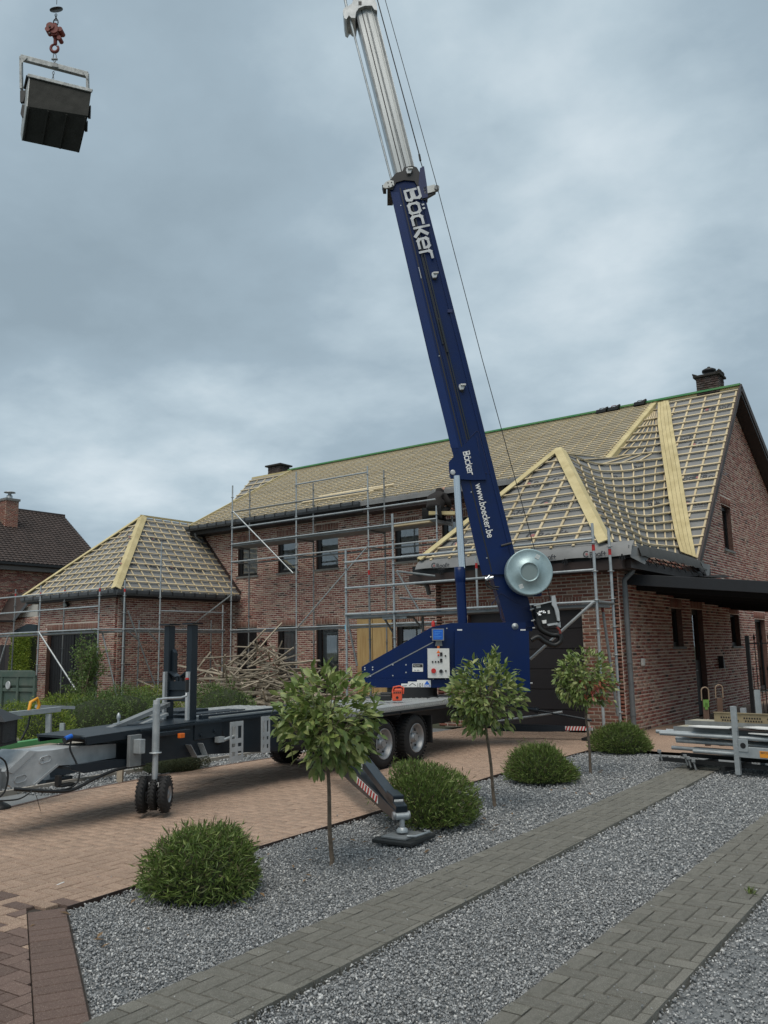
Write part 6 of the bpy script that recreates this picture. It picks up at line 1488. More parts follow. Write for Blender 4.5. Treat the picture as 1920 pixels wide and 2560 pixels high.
b=az_(1237,2010); standard_tree('middle ball tree with green leaves in front of the blue crane body',b,None,crown(1213,1738,b),.40,.41,1600,.088,4)
b=az_(1477,1928); standard_tree('farthest ball tree with red young leaves in front of the garage door',b,None,crown(1460,1696,b),.39,.38,1500,.085,5,red=.5,redz=(-.75,-.05))
# garden behind the crane
def shrub(label,px,py,X,r,h,seed,m_,n=3000,ln=.06,wd=.014,name='shrub',cat='shrub',group=None,spiky=.5,tufts=8):
    q=ax_(px,py,X) if X else az_(px,py); q.z=0; return bush(name,label,q,r,r,h,n,ln,wd,m_,seed,group,cat,spiky=spiky,tufts=tufts)
GS='low shrubs around the cream gravel'
for i,(px,X,r,h,m_,lb) in enumerate(((60,-17.5,.75,.62,M_leafY,'yellow green shrub behind the grey rail at the far left'),(108,-15.6,.55,.62,M_leafY,'yellow green shrub just right of the grey rail'),
    (165,-17.2,.8,.72,M_leafY,'yellow green shrub left of the dark willowy shrub'),(240,-16.4,.8,.78,M_leafS,'grey green shrub behind the trailer draw beam'),(305,-16.8,.85,.82,M_leafS,'grey green shrub before the wing corner downpipe'),
    (375,-18,.8,.72,M_leafY,'bright green shrub before the wing side wall'))):
    q=ax_(px,1800,X); q.z=0; bush('shrub',lb,q,r,r,h,3600,.075,.017,m_,40+i,GS,'shrub',tufts=20,spiky=.6)
q=ax_(560,1780,-15.2); q.z=0; bush('shrub','dense green shrub in front of the batten heap',q,.80,.80,.92,5200,.085,.016,M_leafS,60,None,'shrub',tufts=26,spiky=.45)
q=az_(450,1932); q.z=0; q=q+Vector((-.4,.2,0)); bush('clipped_hedge','dark clipped hedge on the gravel under the trailer beam',q,.50,.50,.40,5000,.03,.010,M_leafD,61,None,'hedge',base=0,spiky=.2)
q=ax_(65,1720,-30); q.z=0; q=Vector((q.x,q.y,0))
hb=thing('tall_hedge','tall bright green hedge behind the green container','hedge',tuple(q)); rng=np.random.default_rng(3)
hp=[]
cA=ay_(50,1640,19.5);cB=ay_(90,1640,19.5)
nh=7000; hx=rng.uniform(cA.x-.1,cB.x+.15,nh); hy=rng.uniform(19.1,20.4,nh); hzv=rng.uniform(.2,2.55,nh); face=rng.random(nh)<.7; hy[face]=19.1+rng.random(face.sum())*.15
V,F=leaf_arrays(rng,np.stack([hx,hy,hzv],1),np.stack([rng.normal(0,.4,nh),-1+rng.normal(0,.4,nh),rng.normal(.3,.5,nh)],1),.08,.045); bulk('foliage',V,F,M_leafY,hb)
mb=MB(); mb.box(cA.x,cB.x,19.2,20.3,0,2.4); mb.build('dark_core',MATS['core_shade'],hb)  # dark filler box, the hedge's inner shade put into its colour
# small tree beside the double doors
tb_=ax_(205,1790,-21.5); tb_.z=0
tr=thing('garden_tree','loose olive green young tree in front of the black double doors','tree',tuple(tb_)); rng=np.random.default_rng(8); rr=random.Random(8); mb=MB(); tc=[];td=[]
for k in range(34):
    a=rr.uniform(0,2*PI); hgt=rr.uniform(.5,2.35); sp=.95*(1-abs(hgt-1.25)/1.6); s_=tb_+Vector((rr.gauss(0,.04),rr.gauss(0,.04),hgt*.25)); e_=tb_+Vector((math.cos(a)*sp*rr.uniform(.4,1),math.sin(a)*sp*rr.uniform(.4,1),hgt))
    if k<5: e_=tb_+Vector((-.1-.12*k+.1,.0,2.2-.12*k))
    if 5<=k<9: e_=tb_+Vector((.95-.05*k,-.1,1.7-.03*k+.3))
    mb.path([s_,s_.lerp(e_,.5)+Vector((0,0,.12)),e_],[.014,.009,.003],5)
    for q in range(85):
        f=rr.uniform(.3,1.03); p=s_.lerp(e_,f)+Vector((0,0,.12*4*f*(1-f))); tc.append([p.x+rr.gauss(0,.075),p.y+rr.gauss(0,.075),p.z+rr.gauss(0,.075)]); td.append([rr.gauss(0,1),rr.gauss(0,1),rr.gauss(.2,.8)])
mb.path([tb_,tb_+Vector((0,0,.8)),tb_+Vector((.02,0,1.6))],[.03,.022,.012],7); mb.build('trunk',M_bark,tr); V,F=leaf_arrays(rng,np.array(tc),np.array(td),.085,.038); bulk('foliage',V,F,M_leafS,tr)
# small weed by the path edge
q=az_(1878,2235); t=thing('weed','small green weed at the right edge of the near grey path','weed',tuple(q)); rng=np.random.default_rng(9)
V,F=leaf_arrays(rng,np.array([[q.x,q.y,.0]])+rng.normal(0,.012,(40,3))*np.array([1,1,.3]),rng.normal(0,.6,(40,3))+np.array([0,0,1.2]),.05,.006); bulk('foliage',V,F,M_leafB,t)

# ================================================================ SCAFFOLDING
def tube_(parent,name,a,b,r=.024,m_=None): mb=MB(); mb.tube(a,b,r,10); return mb.build(name,m_ or M_galv,parent)
def post(parent,x,y,z0,z1,m_=None,red=None,disc=True,step=1.0):
    mb=MB(); mb.tube((x,y,z0),(x,y,z1),.024,10); o=mb.build('post',m_ or M_galv,parent)
    mb=MB(); z=.35
    while z<z1-.1 and disc:
        mb.lathe((x,y,z),UZ,[(-.006,.024),(-.005,.055),(.005,.055),(.006,.024)],12); z+=step/2
    mb.lathe((x,y,z0),UZ,[(0,.07),(.008,.07),(.009,.024)],12); mb.build('rosette',m_ or M_galv,o,kind='stuff')
    if red: mb=MB(); mb.tube((x,y,red),(x,y,red+.10),.0255,10); mb.build('red_mark',M_red,o)
    return o
def rail(parent,a,b,r=.024,m_=None): return tube_(parent,'rail',a,b,r,m_)
def deckb(parent,a,b,wd,out,m_=None,n=2):
    """steel deck planks between two posts rows: a-b front edge, out = direction to the wall"""
    a=Vector(a);b=Vector(b);out=Vector(out).normalized()
    for k in range(n):
        mb=MB(); w_=wd/n-.01; c0=a+out*(w_/2+k*(w_+.01)); c1=b+out*(w_/2+k*(w_+.01)); mb.bar(c0,c1,w_,.06); mb.build('deck_plank',M_galvd,parent,bev=.006)
# in front of the main wall
sm=thing('scaffold','tall tube scaffold standing before the two storey main wall','scaffold',(-17,19.7,0))
YO,YI=19.7,20.5
xo=[ay_(577,1600,YO).x,ay_(741,1600,YO).x,ay_(925,1600,YO).x,ay_(1100,1600,YO).x]
xi=xo
tops=[ay_(581,1214,YO).z,ay_(739,1180,YO).z,ay_(921,1165,YO).z,5.6]
for i,x in enumerate(xo):
    post(sm,x,YO,0,tops[i],red=ay_(922,1437,YO).z-.05 if i==2 else None); post(sm,x+.02,YI,0,[ay_(624,1222,YI).z,ay_(783,1208,YI).z,ay_(965,1175,YI).z,5.6][i],M_galvd)
def zz_(px,py,Y=YO): return ay_(px,py,Y).z
levels=[zz_(741,1341),zz_(741,1388),zz_(741,1298),zz_(741,1569)]
for i in range(3):
    a,b=xo[i],xo[i+1]
    for z in levels:
        rail(sm,(a,YO-.03,z),(b,YO-.03,z))
    if i<2: rail(sm,(a,YO-.03,zz_(741,1255)),(b,YO-.03,zz_(741,1255)),m_=M_galvd)
    rail(sm,(a,YI,zz_(741,1388)+.02),(b,YI,zz_(741,1388)+.02),m_=M_galvd)
rail(sm,(xo[1],YO-.03,zz_(741,1212)),(xo[2],YO-.03,zz_(741,1212)))
zd=levels[0]-.04
deckb(sm,(xo[0],YO,zd),(xo[3],YO,zd),YI-YO,(0,1,0))
for x in xo:
    for z in (zd-.06,levels[1]): rail(sm,(x,YO,z),(x,YI,z),m_=M_galvd)
zl=levels[3]; deckb(sm,(xo[0],YO,zl-.06),(xo[3],YO,zl-.06),.3,(0,1,0),n=1)
def brace(p,q,Y): tube_(sm,'brace',ay_(*p,Y),ay_(*q,Y),.022,M_galv)
brace((583,1279),(733,1433),YO-.06); brace((745,1568),(919,1366),YO-.06); brace((579,1487),(401,1624),YO-.4)
# board stack lying on the deck beside the worker
t=thing('timber_offcut','short yellow timber beam lying on the scaffold deck beside the worker','beam',tuple(ay_(1110,1290,19.9)))
a=ay_(1072,1288,19.75);b=ay_(1138,1290,20.15); b.z=a.z; mb=MB(); mb.bar(a+UZ*.05,b+UZ*.03,.18,.10); mb.build('beam',M_woodY,t,bev=.005)
t=thing('deck_board','long pale plank lying along the scaffold deck','plank',tuple(ay_(1000,1310,19.75))); mb=MB(); mb.bar(ay_(985,1316,19.68),ay_(1078,1304,19.68),.18,.04); mb.build('plank',M_wood,t)
# scaffold before the right wing
sr_=thing('scaffold','lower tube scaffold standing before the right garage wing','scaffold',(-8.5,14.1,0))
YR=14.0
xl=ay_(866,1550,YR).x; xr=ay_(1497,1600,YR).x; xm=ay_(1143,1600,YR).x+.0
post(sr_,xl,YR,0,ay_(865,1373,YR).z); tube_(sr_,'post',(xr,YR,0),(xr,YR,ay_(1480,1308,YR).z),.026)
for z,dy in ((1.35,0),(1.9,0),(2.4,0),(2.9,0),(.85,0),(3.4,0)):
    mb=MB(); mb.lathe((xr,YR,z),UZ,[(-.006,.026),(-.005,.06),(.005,.06),(.006,.026)],12); mb.build('rosette',M_galv,sr_)
x2=ay_(1538,1600,14.75).x; 
tube_(sr_,'post',(x2,14.75,0),(x2,14.75,ay_(1526,1320,14.75).z),.026)
for z in (.45,.95,1.45,1.95,2.45,2.95,3.4): mb=MB(); mb.lathe((x2,14.75,z),UZ,[(-.006,.026),(-.005,.06),(.005,.06),(.006,.026)],12); mb.build('rosette',M_galv,sr_)
for x,y,z in ((xr,YR,ay_(1483,1377,YR).z),(x2,14.75,ay_(1529,1387,14.75).z)): mb=MB(); mb.tube((x,y,z),(x,y,z+.11),.0275,12); mb.build('red_mark',M_red,sr_)
xmid=ay_(992,1500,14.6).x
post(sr_,ay_(985,1500,YR).x,YR,0.0,ay_(979,1285,YR).z,M_galv); post(sr_,ay_(925,1600,14.75).x,14.75,0,ay_(923,1460,14.75).z+.3,M_galvd,red=ay_(922,1437,14.75).z)
tube_(sr_,'post',(ay_(1192,1450,14.8).x,14.8,2.35),(ay_(1192,1450,14.8).x,14.8,3.45)); mb=MB(); q=ay_(1191,1415,14.8); mb.tube(q-UZ*.05,q+UZ*.06,.026,12); mb.build('red_mark',M_red,sr_)
zr=[(ay_(867,1406,YR).z,ay_(1484,1347,YR).z),(ay_(867,1469,YR).z,ay_(1482,1427,YR).z),(ay_(867,1535,YR).z,ay_(1485,1506,YR).z)]
for z0,z1 in zr: z=(z0+z1)/2; rail(sr_,(xl,YR-.03,z),(xr,YR-.03,z))
z=(zr[2][0]+zr[2][1])/2; deckb(sr_,(xl,YR,z-.06),(xr,YR,z-.06),.62,(0,1,0))
rail(sr_,(xr,YR,z),(x2,14.75,z),m_=M_galvd,r=.03); rail(sr_,(xl,YR,z),(xl,14.7,z))
mb=MB(); mb.tube(ay_(1483,1506,YR-.05),ay_(1326,1648,YR-.3),.026,12); mb.build('brace',M_galv,sr_)
mb=MB(); mb.tube(ay_(1505,1512,14.4),ay_(1545,1790,14.7),.026,12); mb.build('brace',M_galvd,sr_)
mb=MB(); mb.tube(ay_(1504,1508,14.38),ay_(1508,1530,14.38),.028,10); mb.build('red_mark',M_hookred,sr_)
for a,b in (((992,1428),(1050,1530)),((992,1428),(1088,1440)),((1000,1495),(1088,1500)),((868,1545),(893,1665))): tube_(sr_,'brace',ay_(*a,YR+.3),ay_(*b,YR+.3),.022,M_galvd)
for a,b in (((960,1545),(988,1590)),((1032,1542),(1062,1580))): tube_(sr_,'bracket',ay_(*a,14.4),ay_(*b,14.7),.022,M_galvd)
mb=MB(); mb.bar(ay_(965,1546,14.2),ay_(1025,1543,14.2),.25,.05); mb.build('deck_plank',M_galv,sr_)
for p in (987,1058): tube_(sr_,'short_post',(ay_(p,1600,14.6).x,14.6,1.2),(ay_(p,1600,14.6).x,14.6,2.3),.03,M_galvd)
# blue tape
mb=MB(); q=ay_(865,1570,YR); mb.tube(q-UZ*.07,q+UZ*.07,.0265,10); mb.build('blue_tape',mat('light_blue_tape',(.18,.45,.60),.6,amt=0),sr_)
# round the left wing
sw=thing('scaffold','low tube scaffold wrapped round the left wing with the double doors','scaffold',(-22,15.1,0))
YW=15.1; XW=-21.2
px=[ay_(32,1600,YW).x-3,ay_(32,1600,YW).x-.6,ay_(96,1600,YW).x,ay_(245,1600,YW).x]
for x,zt in ((ay_(96,1600,YW).x,ay_(102,1464,YW).z),(ay_(245,1600,YW).x,ay_(251,1452,YW).z)): post(sw,x,YW,0,zt,red=zt-.32)
for p,zt in ((157,1464),(33,1474)): x=ay_(p,1600,15.9).x; post(sw,x,15.9,0,ay_(p,zt,15.9).z,M_galvd,red=ay_(p,zt,15.9).z-.25)
XE=ay_(-60,1500,YW).x
zt,zm,zb=ay_(245,1473,YW).z,ay_(245,1516,YW).z,ay_(245,1573,YW).z
for z in (zt,zm,zb): rail(sw,(XE,YW-.03,z),(ay_(245,1600,YW).x,YW-.03,z))
deckb(sw,(XE,YW,zb-.07),(ay_(245,1600,YW).x,YW,zb-.07),.6,(0,1,0))
tube_(sw,'brace',ay_(97,1580,YW-.06),ay_(190,1725,YW-.06),.026); tube_(sw,'brace',ay_(20,1590,YW-.06),ay_(-3,1665,YW-.06),.022)
ys=[ax_(308,1600,XW).y,ax_(398,1600,XW).y,19.6]
for y,(p,q_) in zip(ys,((314,1450),(404,1355),(0,0))):
    post(sw,XW,y,0,ax_(p,q_,XW).z if p else 3.2,red=ax_(314,1480,XW).z if p==314 else None)
for z in (zb,): rail(sw,(XW,ys[0],z),(XW,19.7,z)); deckb(sw,(XW,ys[0],z-.06),(XW,19.7,z-.06),.5,(-1,0,0),n=1)
rail(sw,(XW,ys[1],ax_(404,1527,XW).z),(XW,19.7,ax_(404,1527,XW).z))
rail(sw,(ay_(245,1600,YW).x,YW,zb),(XW,ys[0],zb),m_=M_galvd)
for p,q_ in ((346,1550),(527,1550)): x=-21.95; y=ax_(p,1620,x).y; post(sw,x,y,0,ax_(p,q_,x).z,M_galvd)
rail(sw,(-21.95,ax_(346,1700,-21.95).y,.75),(-21.95,ax_(430,1700,-21.95).y,.75),m_=M_galvd)
tube_(sw,'brace',ax_(320,1527,XW+.1),ax_(392,1725,XW+.1),.024,M_galvd); tube_(sw,'brace',ay_(255,1578,YW+.2),ay_(292,1740,YW+.2),.024,M_galvd)
tube_(sw,'brace',ax_(320,1578,XW),ax_(345,1600,XW),.022,M_galvd); tube_(sw,'brace',ax_(366,1573,XW),ax_(395,1606,XW),.022,M_galvd)

# ================================================================ PLYWOOD, BATTEN HEAP, WORKER
t=thing('plywood_sheet','tall yellow plywood sheet covering the ground floor opening','plywood',(-16,21.0,0))
for a,b in ((893,931),(932,980)):
    p=ay_(a,1540,21.08); q=ay_(b,1540,21.08); mb=MB(); mb.box(p.x,q.x-.01,21.06,21.09,0,ay_(a,1541,21.08).z); mb.build('sheet',M_ply,t)
rnd=random.Random(4)
protos=[]
for k in range(6):
    mb=MB(); n_=4; pts=[Vector((-.5+i/n_,rnd.gauss(0,.006),rnd.gauss(0,.006))) for i in range(n_+1)]
    for a,b in zip(pts[:-1],pts[1:]): mb.bar(a,b+(b-a)*.01,.05,.034)
    me=bpy.data.meshes.new('old_batten'); me.from_pydata(mb.v,[],mb.f); me.materials.append(M_old); protos.append(me)
def stick(c,l,yaw,pitch,k,sx=1.0):
    o=bpy.data.objects.new('old_batten',protos[k%6]); COL.objects.link(o); o.location=c; o.rotation_euler=(rnd.uniform(0,3),-pitch,yaw); o.scale=(l,sx,sx)
    tag(o,'weathered grey roof batten tossed on the tangled heap before the house','batten','old roof battens in the heap'); return o
HC=Vector((-18.1,18.0,0))
for i in range(285):
    f=rnd.gauss(0,1); x=HC.x+rnd.uniform(-2.9,2.7); hh=1.85*math.exp(-((x-HC.x+.1)/1.75)**2)+.25; y=HC.y+rnd.gauss(0,.6)
    z=rnd.uniform(.03,1)*hh*(1-min(.8,abs(y-HC.y)/1.8)); l=rnd.choice([.8,1.1,1.5,2.0,2.6]); pitch=rnd.gauss(0,.24); z=max(z,abs(math.sin(pitch))*l/2+.02)
    stick((x,y,z),l,rnd.uniform(-.9,.9)+(PI/2 if rnd.random()<.25 else 0)+rnd.choice([0,0,.0]),pitch,i,rnd.uniform(.8,1.2))
HL=['steep old batten sticking highest out of the heap before a window','old batten sloping down to the right before the dark front door','old batten leaning up against the wing wall at the left end of the heap','short steep old batten leaning left at the left end of the heap','old batten rising to the right over the right shoulder of the heap','rightmost old batten reaching out of the heap towards the plywood','short old batten on the crown of the heap','long old batten lying low across the heap']
for (a,b) in (((655,1722),(705,1602)),((612,1634),(640,1665)),((488,1680),(527,1630)),((530,1640),(552,1688)),((660,1665),(760,1630)),((700,1660),(800,1652)),((630,1660),(664,1635)),((540,1715),(650,1670))):
    p=ay_(*a,17.6);q=ay_(*b,17.9); d=q-p; nst_=True; c=(p+q)/2; o=stick(c,d.length,math.atan2(d.y,d.x),math.asin(d.z/d.length),rnd.randrange(6),1.0); o['label']=HL.pop(0)

# roofer crouching on the deck, seen from behind
wp=ay_(1092,1290,20.05)
wk=thing('person','worker in a dark hooded fleece crouching on the scaffold deck, back to the camera','person',(wp.x,wp.y,zd+.03))
W0=Vector((wp.x,wp.y,zd+.03)); fx_=Vector((.12,.99,0)).normalized(); lx_=Vector((-.99,.12,0))   # facing the eave, to the right
def skin(name,J,E_,m_,parent,root=0,sub=1):
    me=bpy.data.meshes.new(name); me.from_pydata([W0+fx_*a+lx_*b+UZ*c for a,b,c,r in J],E_,[]); o=bpy.data.objects.new(name,me); COL.objects.link(o); attach(o,parent)
    s=o.modifiers.new('skin','SKIN'); s.use_smooth_shade=True
    for i,(a,b,c,r) in enumerate(J): me.skin_vertices[0].data[i].radius=(r if isinstance(r,tuple) else (r,r))
    me.skin_vertices[0].data[root].use_root=True; u=o.modifiers.new('sub','SUBSURF'); u.levels=sub; u.render_levels=sub+1; me.materials.append(m_); return o
# hips, spine, neck, head; arms; legs
J=[(-.10,0,.28,(.30,.22)),(-.07,0,.42,(.30,.22)),(.0,0,.56,(.32,.22)),(.06,0,.72,(.27,.17)),(.13,0,.82,(.12,.12)),(.17,0,.90,(.13,.14)),(.20,0,.97,(.12,.13)),
   (.08,.22,.70,.12),(.15,.32,.50,.09),(.38,.22,.38,.06),(.08,-.22,.70,.12),(.15,-.32,.50,.09),(.38,-.20,.40,.06)]
skin('fleece_top',J,[(0,1),(1,2),(2,3),(3,4),(4,5),(5,6),(3,7),(7,8),(8,9),(3,10),(10,11),(11,12)],M_cloth,wk,root=0,sub=2)
J=[(-.12,0,.22,(.29,.19)),(-.02,.15,.22,.15),(.30,.21,.38,.11),(.05,.17,.08,.06),(.18,.18,.035,.045),(-.02,-.15,.22,.15),(.30,-.21,.38,.11),(.05,-.17,.08,.06),(.18,-.18,.035,.045)]
skin('trousers',J,[(0,1),(1,2),(2,3),(3,4),(0,5),(5,6),(6,7),(7,8)],M_pants,wk,root=0,sub=2)
for s_ in (.20,-.18):
    J=[(.44,s_,.395,.034),(.50,s_,.37,.030),(.545,s_+.02,.35,.010),(.575,s_+.015,.33,.009),(.55,s_,.345,.010),(.585,s_,.322,.009),(.545,s_-.02,.348,.010),(.578,s_-.02,.325,.009),(.535,s_-.036,.352,.009),(.56,s_-.04,.33,.008),(.49,s_+.035,.36,.011),(.52,s_+.05,.335,.009)]
    skin('hand',J,[(0,1),(1,2),(2,3),(1,4),(4,5),(1,6),(6,7),(1,8),(8,9),(1,10),(10,11)],M_skin,wk,sub=1)
J=[(.30,0,1.0,(.078,.085)),(.345,0,.975,(.06,.07))]; skin('face',J,[(0,1)],M_skin,wk,sub=2)
mb=MB(); q=W0+fx_*.40+lx_*(-.17)+UZ*.47; mb.tube(q-fx_*.02,q+fx_*.08+UZ*.02,.014,8); mb.build('wrist_tool',M_light,wk)

# tools lying on the ridge
for (px_,py_,lb) in ((1505,1032,'first dark tool bag on the ridge, left of three'),(1535,1026,'middle dark tool bag on the ridge with a red handle'),(1600,1013,'dark nail gun on the ridge nearest the plank strip')):
    p=ay_(px_,py_,RY-.15); t=thing('tool_bag',lb,'tool',tuple(p)); mb=MB(); mb.frame(p+UZ*.04,(.17,0,0),(0,.10,0),(.02,0,.06)); mb.frame(p+Vector((.12,0,.10)),(.09,0,.03),(0,.05,0),(0,0,.04)); mb.build('body',M_blackpl,t,bev=.02)
    mb=MB(); mb.path([p+Vector((-.12,0,.08)),p+Vector((-.05,0,.15)),p+Vector((.06,0,.15)),p+Vector((.12,0,.09))],.014,6); mb.build('handle',M_hookred if '1'=='0' or 'red' in lb else M_galvd,t)

# ================================================================ CANOPY AND SIDE YARD
cz=lambda x,y: 2.97-(x+5.9)*.118+(y-15.75)*.0 -max(0,(y-15.75))*.026
cn=thing('canopy','flat black carport canopy fixed to the side wall','canopy',(-5.8,16,2.9))
pts=[Vector((-5.88,15.75,cz(-5.88,15.75))),Vector((-.2,15.75,cz(-.2,15.75))),Vector((-.2,24.0,cz(-.2,24))),Vector((-5.88,24.0,cz(-5.88,24)))]  # outer edge carried further out, beyond view, to darken the side wall
mb=MB(); mb.prism([p-UZ*.03 for p in pts],(0,0,-.10)); mb.build('roof_panel',M_dark,cn)
M_fasc=mat('anthracite_fascia',(.011,.013,.017),.6,col2=(.007,.008,.010),scale=4,amt=.5)
mb=MB(); mb.bar(pts[0]-UZ*.10,pts[1]-UZ*.10,.05,.21); mb.build('fascia',M_fasc,cn,bev=.006)
mb=MB(); mb.bar(pts[3]-UZ*.14,pts[2]-UZ*.14,.05,.16); mb.build('fascia',M_fasc,cn); mb=MB(); mb.bar(pts[1]-UZ*.10,pts[2]-UZ*.12,.05,.21); mb.build('fascia',M_fasc,cn)
for i in range(7):
    y=16.4+i*1.15; mb=MB(); mb.bar((-5.88,y,cz(-5.88,y)-.2),(-.2,y,cz(-.2,y)-.2),.06,.14); mb.build('joist',M_dark,cn)
for y in (15.9,23.8): mb=MB(); mb.box(-.35,-.25,y-.05,y+.05,0,cz(-.2,y)-.1); mb.build('post',M_black,cn)
mb=MB(); q=ax_(1735,1430,-5.6); mb.prism([ax_(1690,1444,-5.75),ax_(1755,1440,-5.75),ax_(1780,1446,-5.75),ax_(1740,1447.5,-5.75)],(.5,0,0)); mb.build('loose_felt',M_brown,cn)
# iron gate on the right
gt=thing('iron_gate','black wrought iron gate with spear tips beside the far side wall','gate',tuple(az_(1880,1765)))
GY=17.6; g0=ay_(1872,1650,GY).x; gz0=.12; gtop=ay_(1868,1592,GY).z
mb=MB(); mb.box(g0-.035,g0+.035,GY-.035,GY+.035,0,gtop+.02); mb.build('gate_post',M_black,gt)
for i in range(12):
    x=g0+.13*(i+1); mb=MB(); mb.tube((x,GY,gz0),(x,GY,gtop-.04),.009,8); mb.lathe((x,GY,gtop-.06),UZ,[(0,.010),(.01,.026),(.03,.018),(.05,.024),(.12,.001)],6,sm=False); mb.build('bar',M_black,gt)
    mb=MB(); mb.tube((x-.065,GY,gz0),(x-.065,GY,gtop-.62),.007,6) ; mb.lathe((x-.065,GY,gtop-.64),UZ,[(0,.008),(.01,.020),(.03,.014),(.10,.001)],6,sm=False); mb.build('short_bar',M_black,gt)
for z in (gz0+.05,.72,gtop-.13): mb=MB(); mb.box(g0,g0+1.65,GY-.008,GY+.008,z-.012,z+.012); mb.build('cross_rail',M_black,gt)
# two shovels / posts with loop grips
def loop_tool(px_,ybase,ytop,Y,label,mark):
    b=ay_(px_,ybase,Y); tp=ay_(px_-8,ytop,Y); t=thing('spade',label,'spade',tuple(b)); d=(tp-b).normalized()
    mb=MB(); mb.bar(b,b.lerp(tp,.80),.085,.03,UZ.cross(d)+E2); mb.build('shaft',mat('worn_brown_handle',(.13,.075,.05),.8,amt=.5),t,bev=.006)
    c=b.lerp(tp,.80); pts_=[c-E1*.055,c-E1*.055+d*.12]
    for k in range(9): a=PI-PI*k/8; pts_.append(c+d*.14+E1*.055*math.cos(a)+d*.055*math.sin(a))
    pts_.append(c+E1*.055); mb=MB(); mb.path(pts_,.010,8); mb.build('loop_grip',mat('pale_brown_grip',(.26,.18,.12),.6,amt=.2),t)
    if mark:
        mb=MB(); mb.frame(b.lerp(tp,.75)+E2*.02,E1*.043,d*.055,E2*.004); mb.frame(b.lerp(tp,.70)+E2*.02,E1*.022,d*.05,E2*.004); mb.build('green_paint',mat('lime_paint',(.13,.26,.05),.6,amt=.5,scale=30,col2=(.15,.3,.06)),t)
        text('12',.13,b.lerp(tp,.36)+E2*.022-E1*.052,E1,d,M_sign,'painted_number',t,.001,bold=.004,fitw=.10)
    return t
loop_tool(1770,1865,1723,13.3,'brown handled spade marked 12 with green paint standing by the side wall',True)
loop_tool(1805,1865,1715,13.6,'plain brown handled spade standing behind the steel rack',False)
# steel rack with scaffold parts
rk=thing('transport_rack','galvanised transport rack standing on the gravel at the path end','rack',tuple(az_(1847,1950)))
rp=az_(1847,1937); r0=Vector((rp.x,rp.y,0)); rx_=Vector((.985,-.17,0)); ry_=Vector((.17,.985,0))
def RK(a,b,z): return r0+rx_*a+ry_*b+UZ*z
mb=MB(); mb.frame(RK(0,0,.415),rx_*.032,ry_*.025,UZ*.415); mb.build('upright',M_galv,rk,bev=.003)
mb=MB(); mb.bar(RK(.02,.0,.28),RK(1.4,.0,.28),.05,.13); mb.bar(RK(.02,.75,.28),RK(1.4,.75,.28),.05,.13); mb.build('side_beam',M_galv,rk,bev=.004)
mb=MB(); mb.frame(RK(.10,-.03,.36),rx_*.06,ry_*.006,UZ*.075); mb.build('lug_plate',M_galv,rk,bev=.004); mb=MB(); mb.lathe(RK(.10,-.036,.36),-ry_,[(0,.035),(.003,.034),(.003,0)],20,sm=False); mb.build('lug_hole',M_dark,rk)
mb=MB(); mb.frame(RK(.38,-.03,.27),rx_*.085,ry_*.002,UZ*.038); o=mb.build('orange_label',mat('orange_label',(.75,.30,.03),.5,amt=.1),rk); text('BEPCO',.03,RK(.31,-.034,.28),rx_,UZ,M_print,'label_text',o,.0005)
mb=MB(); mb.frame(RK(0,.75,.50),rx_*.03,ry_*.025,UZ*.50); mb.build('upright',M_galv,rk); 
mb=MB(); mb.bar(RK(-1.1,.1,.10),RK(1.4,.1,.10),.06,.05); mb.bar(RK(-1.1,.7,.10),RK(1.4,.7,.10),.06,.05); mb.build('base_beam',M_blackpl,rk)
for a in (-.65,-.2,.5,1.1): mb=MB(); mb.bar(RK(a,.0,.05),RK(a,.8,.05),.05,.06); mb.build('foot',M_blackpl,rk)
GT='scaffold tubes stacked in the steel rack'
for i,(a0,b,z,l) in enumerate(((-1.05,.05,.44,2.6),(-1.15,.14,.45,2.7),(-.6,.06,.24,2.1),(-.9,.20,.34,2.4),(-1.1,.28,.43,2.7),(-.7,.30,.24,2.2),(-1.0,.38,.35,2.5),(-1.15,.42,.44,2.7),(-.8,.52,.33,2.4),(-.95,.16,.25,2.4))):
    mb=MB(); mb.tube(RK(a0,b,z),RK(a0+l,b,z),.026,14); 
    o=mb.build('scaffold_tube',M_galv,None); tag(o,'galvanised scaffold tube lying in the steel rack','tube',GT)
for (px_,py_) in ((1720,1895),(1733,1902),(1648,1878),(1712,1890)):
    q=ay_(px_,py_,rp.y+.05); t=thing('clamp','small steel wedge clamp at the end of the rack tubes','clamp',tuple(q),'clamps on the rack tube ends'); mb=MB(); mb.frame(q,E1*.022,E2*.02,UZ*.02); mb.bar(q,q+E1*.03-UZ*.12,.012,.022,E1); mb.build('jaw',M_galvd,t,bev=.005)
for i,(z,b,lb) in enumerate(((.50,.05,'front yellowish anti slip deck panel on the rack'),(.555,.38,'rear yellowish anti slip deck panel on the rack'))):
    t=thing('plywood_deck_board',lb,'deck board',tuple(RK(-.6,b,z))); mb=MB(); c=RK(.15,b+.28,z); mb.frame(c,rx_*1.05,ry_*.15,UZ*.028); mb.build('panel',mat('worn_plywood_deck',(.42,.39,.30),.7,amt=.6,scale=12),t,bev=.004)
    mb=MB(); mb.frame(RK(.15,b+.12,z-.005),rx_*1.06,ry_*.012,UZ*.036); mb.build('edge_profile',M_galvd,t)
pf=thing('perforated_beam','yellowish perforated steel beam lying across the rack','beam',tuple(RK(-.45,.55,.6)))
mb=MB(); c=RK(.55,.52,.62); mb.frame(c,rx_*1.05,ry_*.012,UZ*.085); mb.frame(c+UZ*.088,rx_*1.05,ry_*.03,UZ*.004); mb.build('web',mat('brassy_steel',(.36,.29,.18),.5,.4,amt=.5,scale=8),pf)
mb=MB()
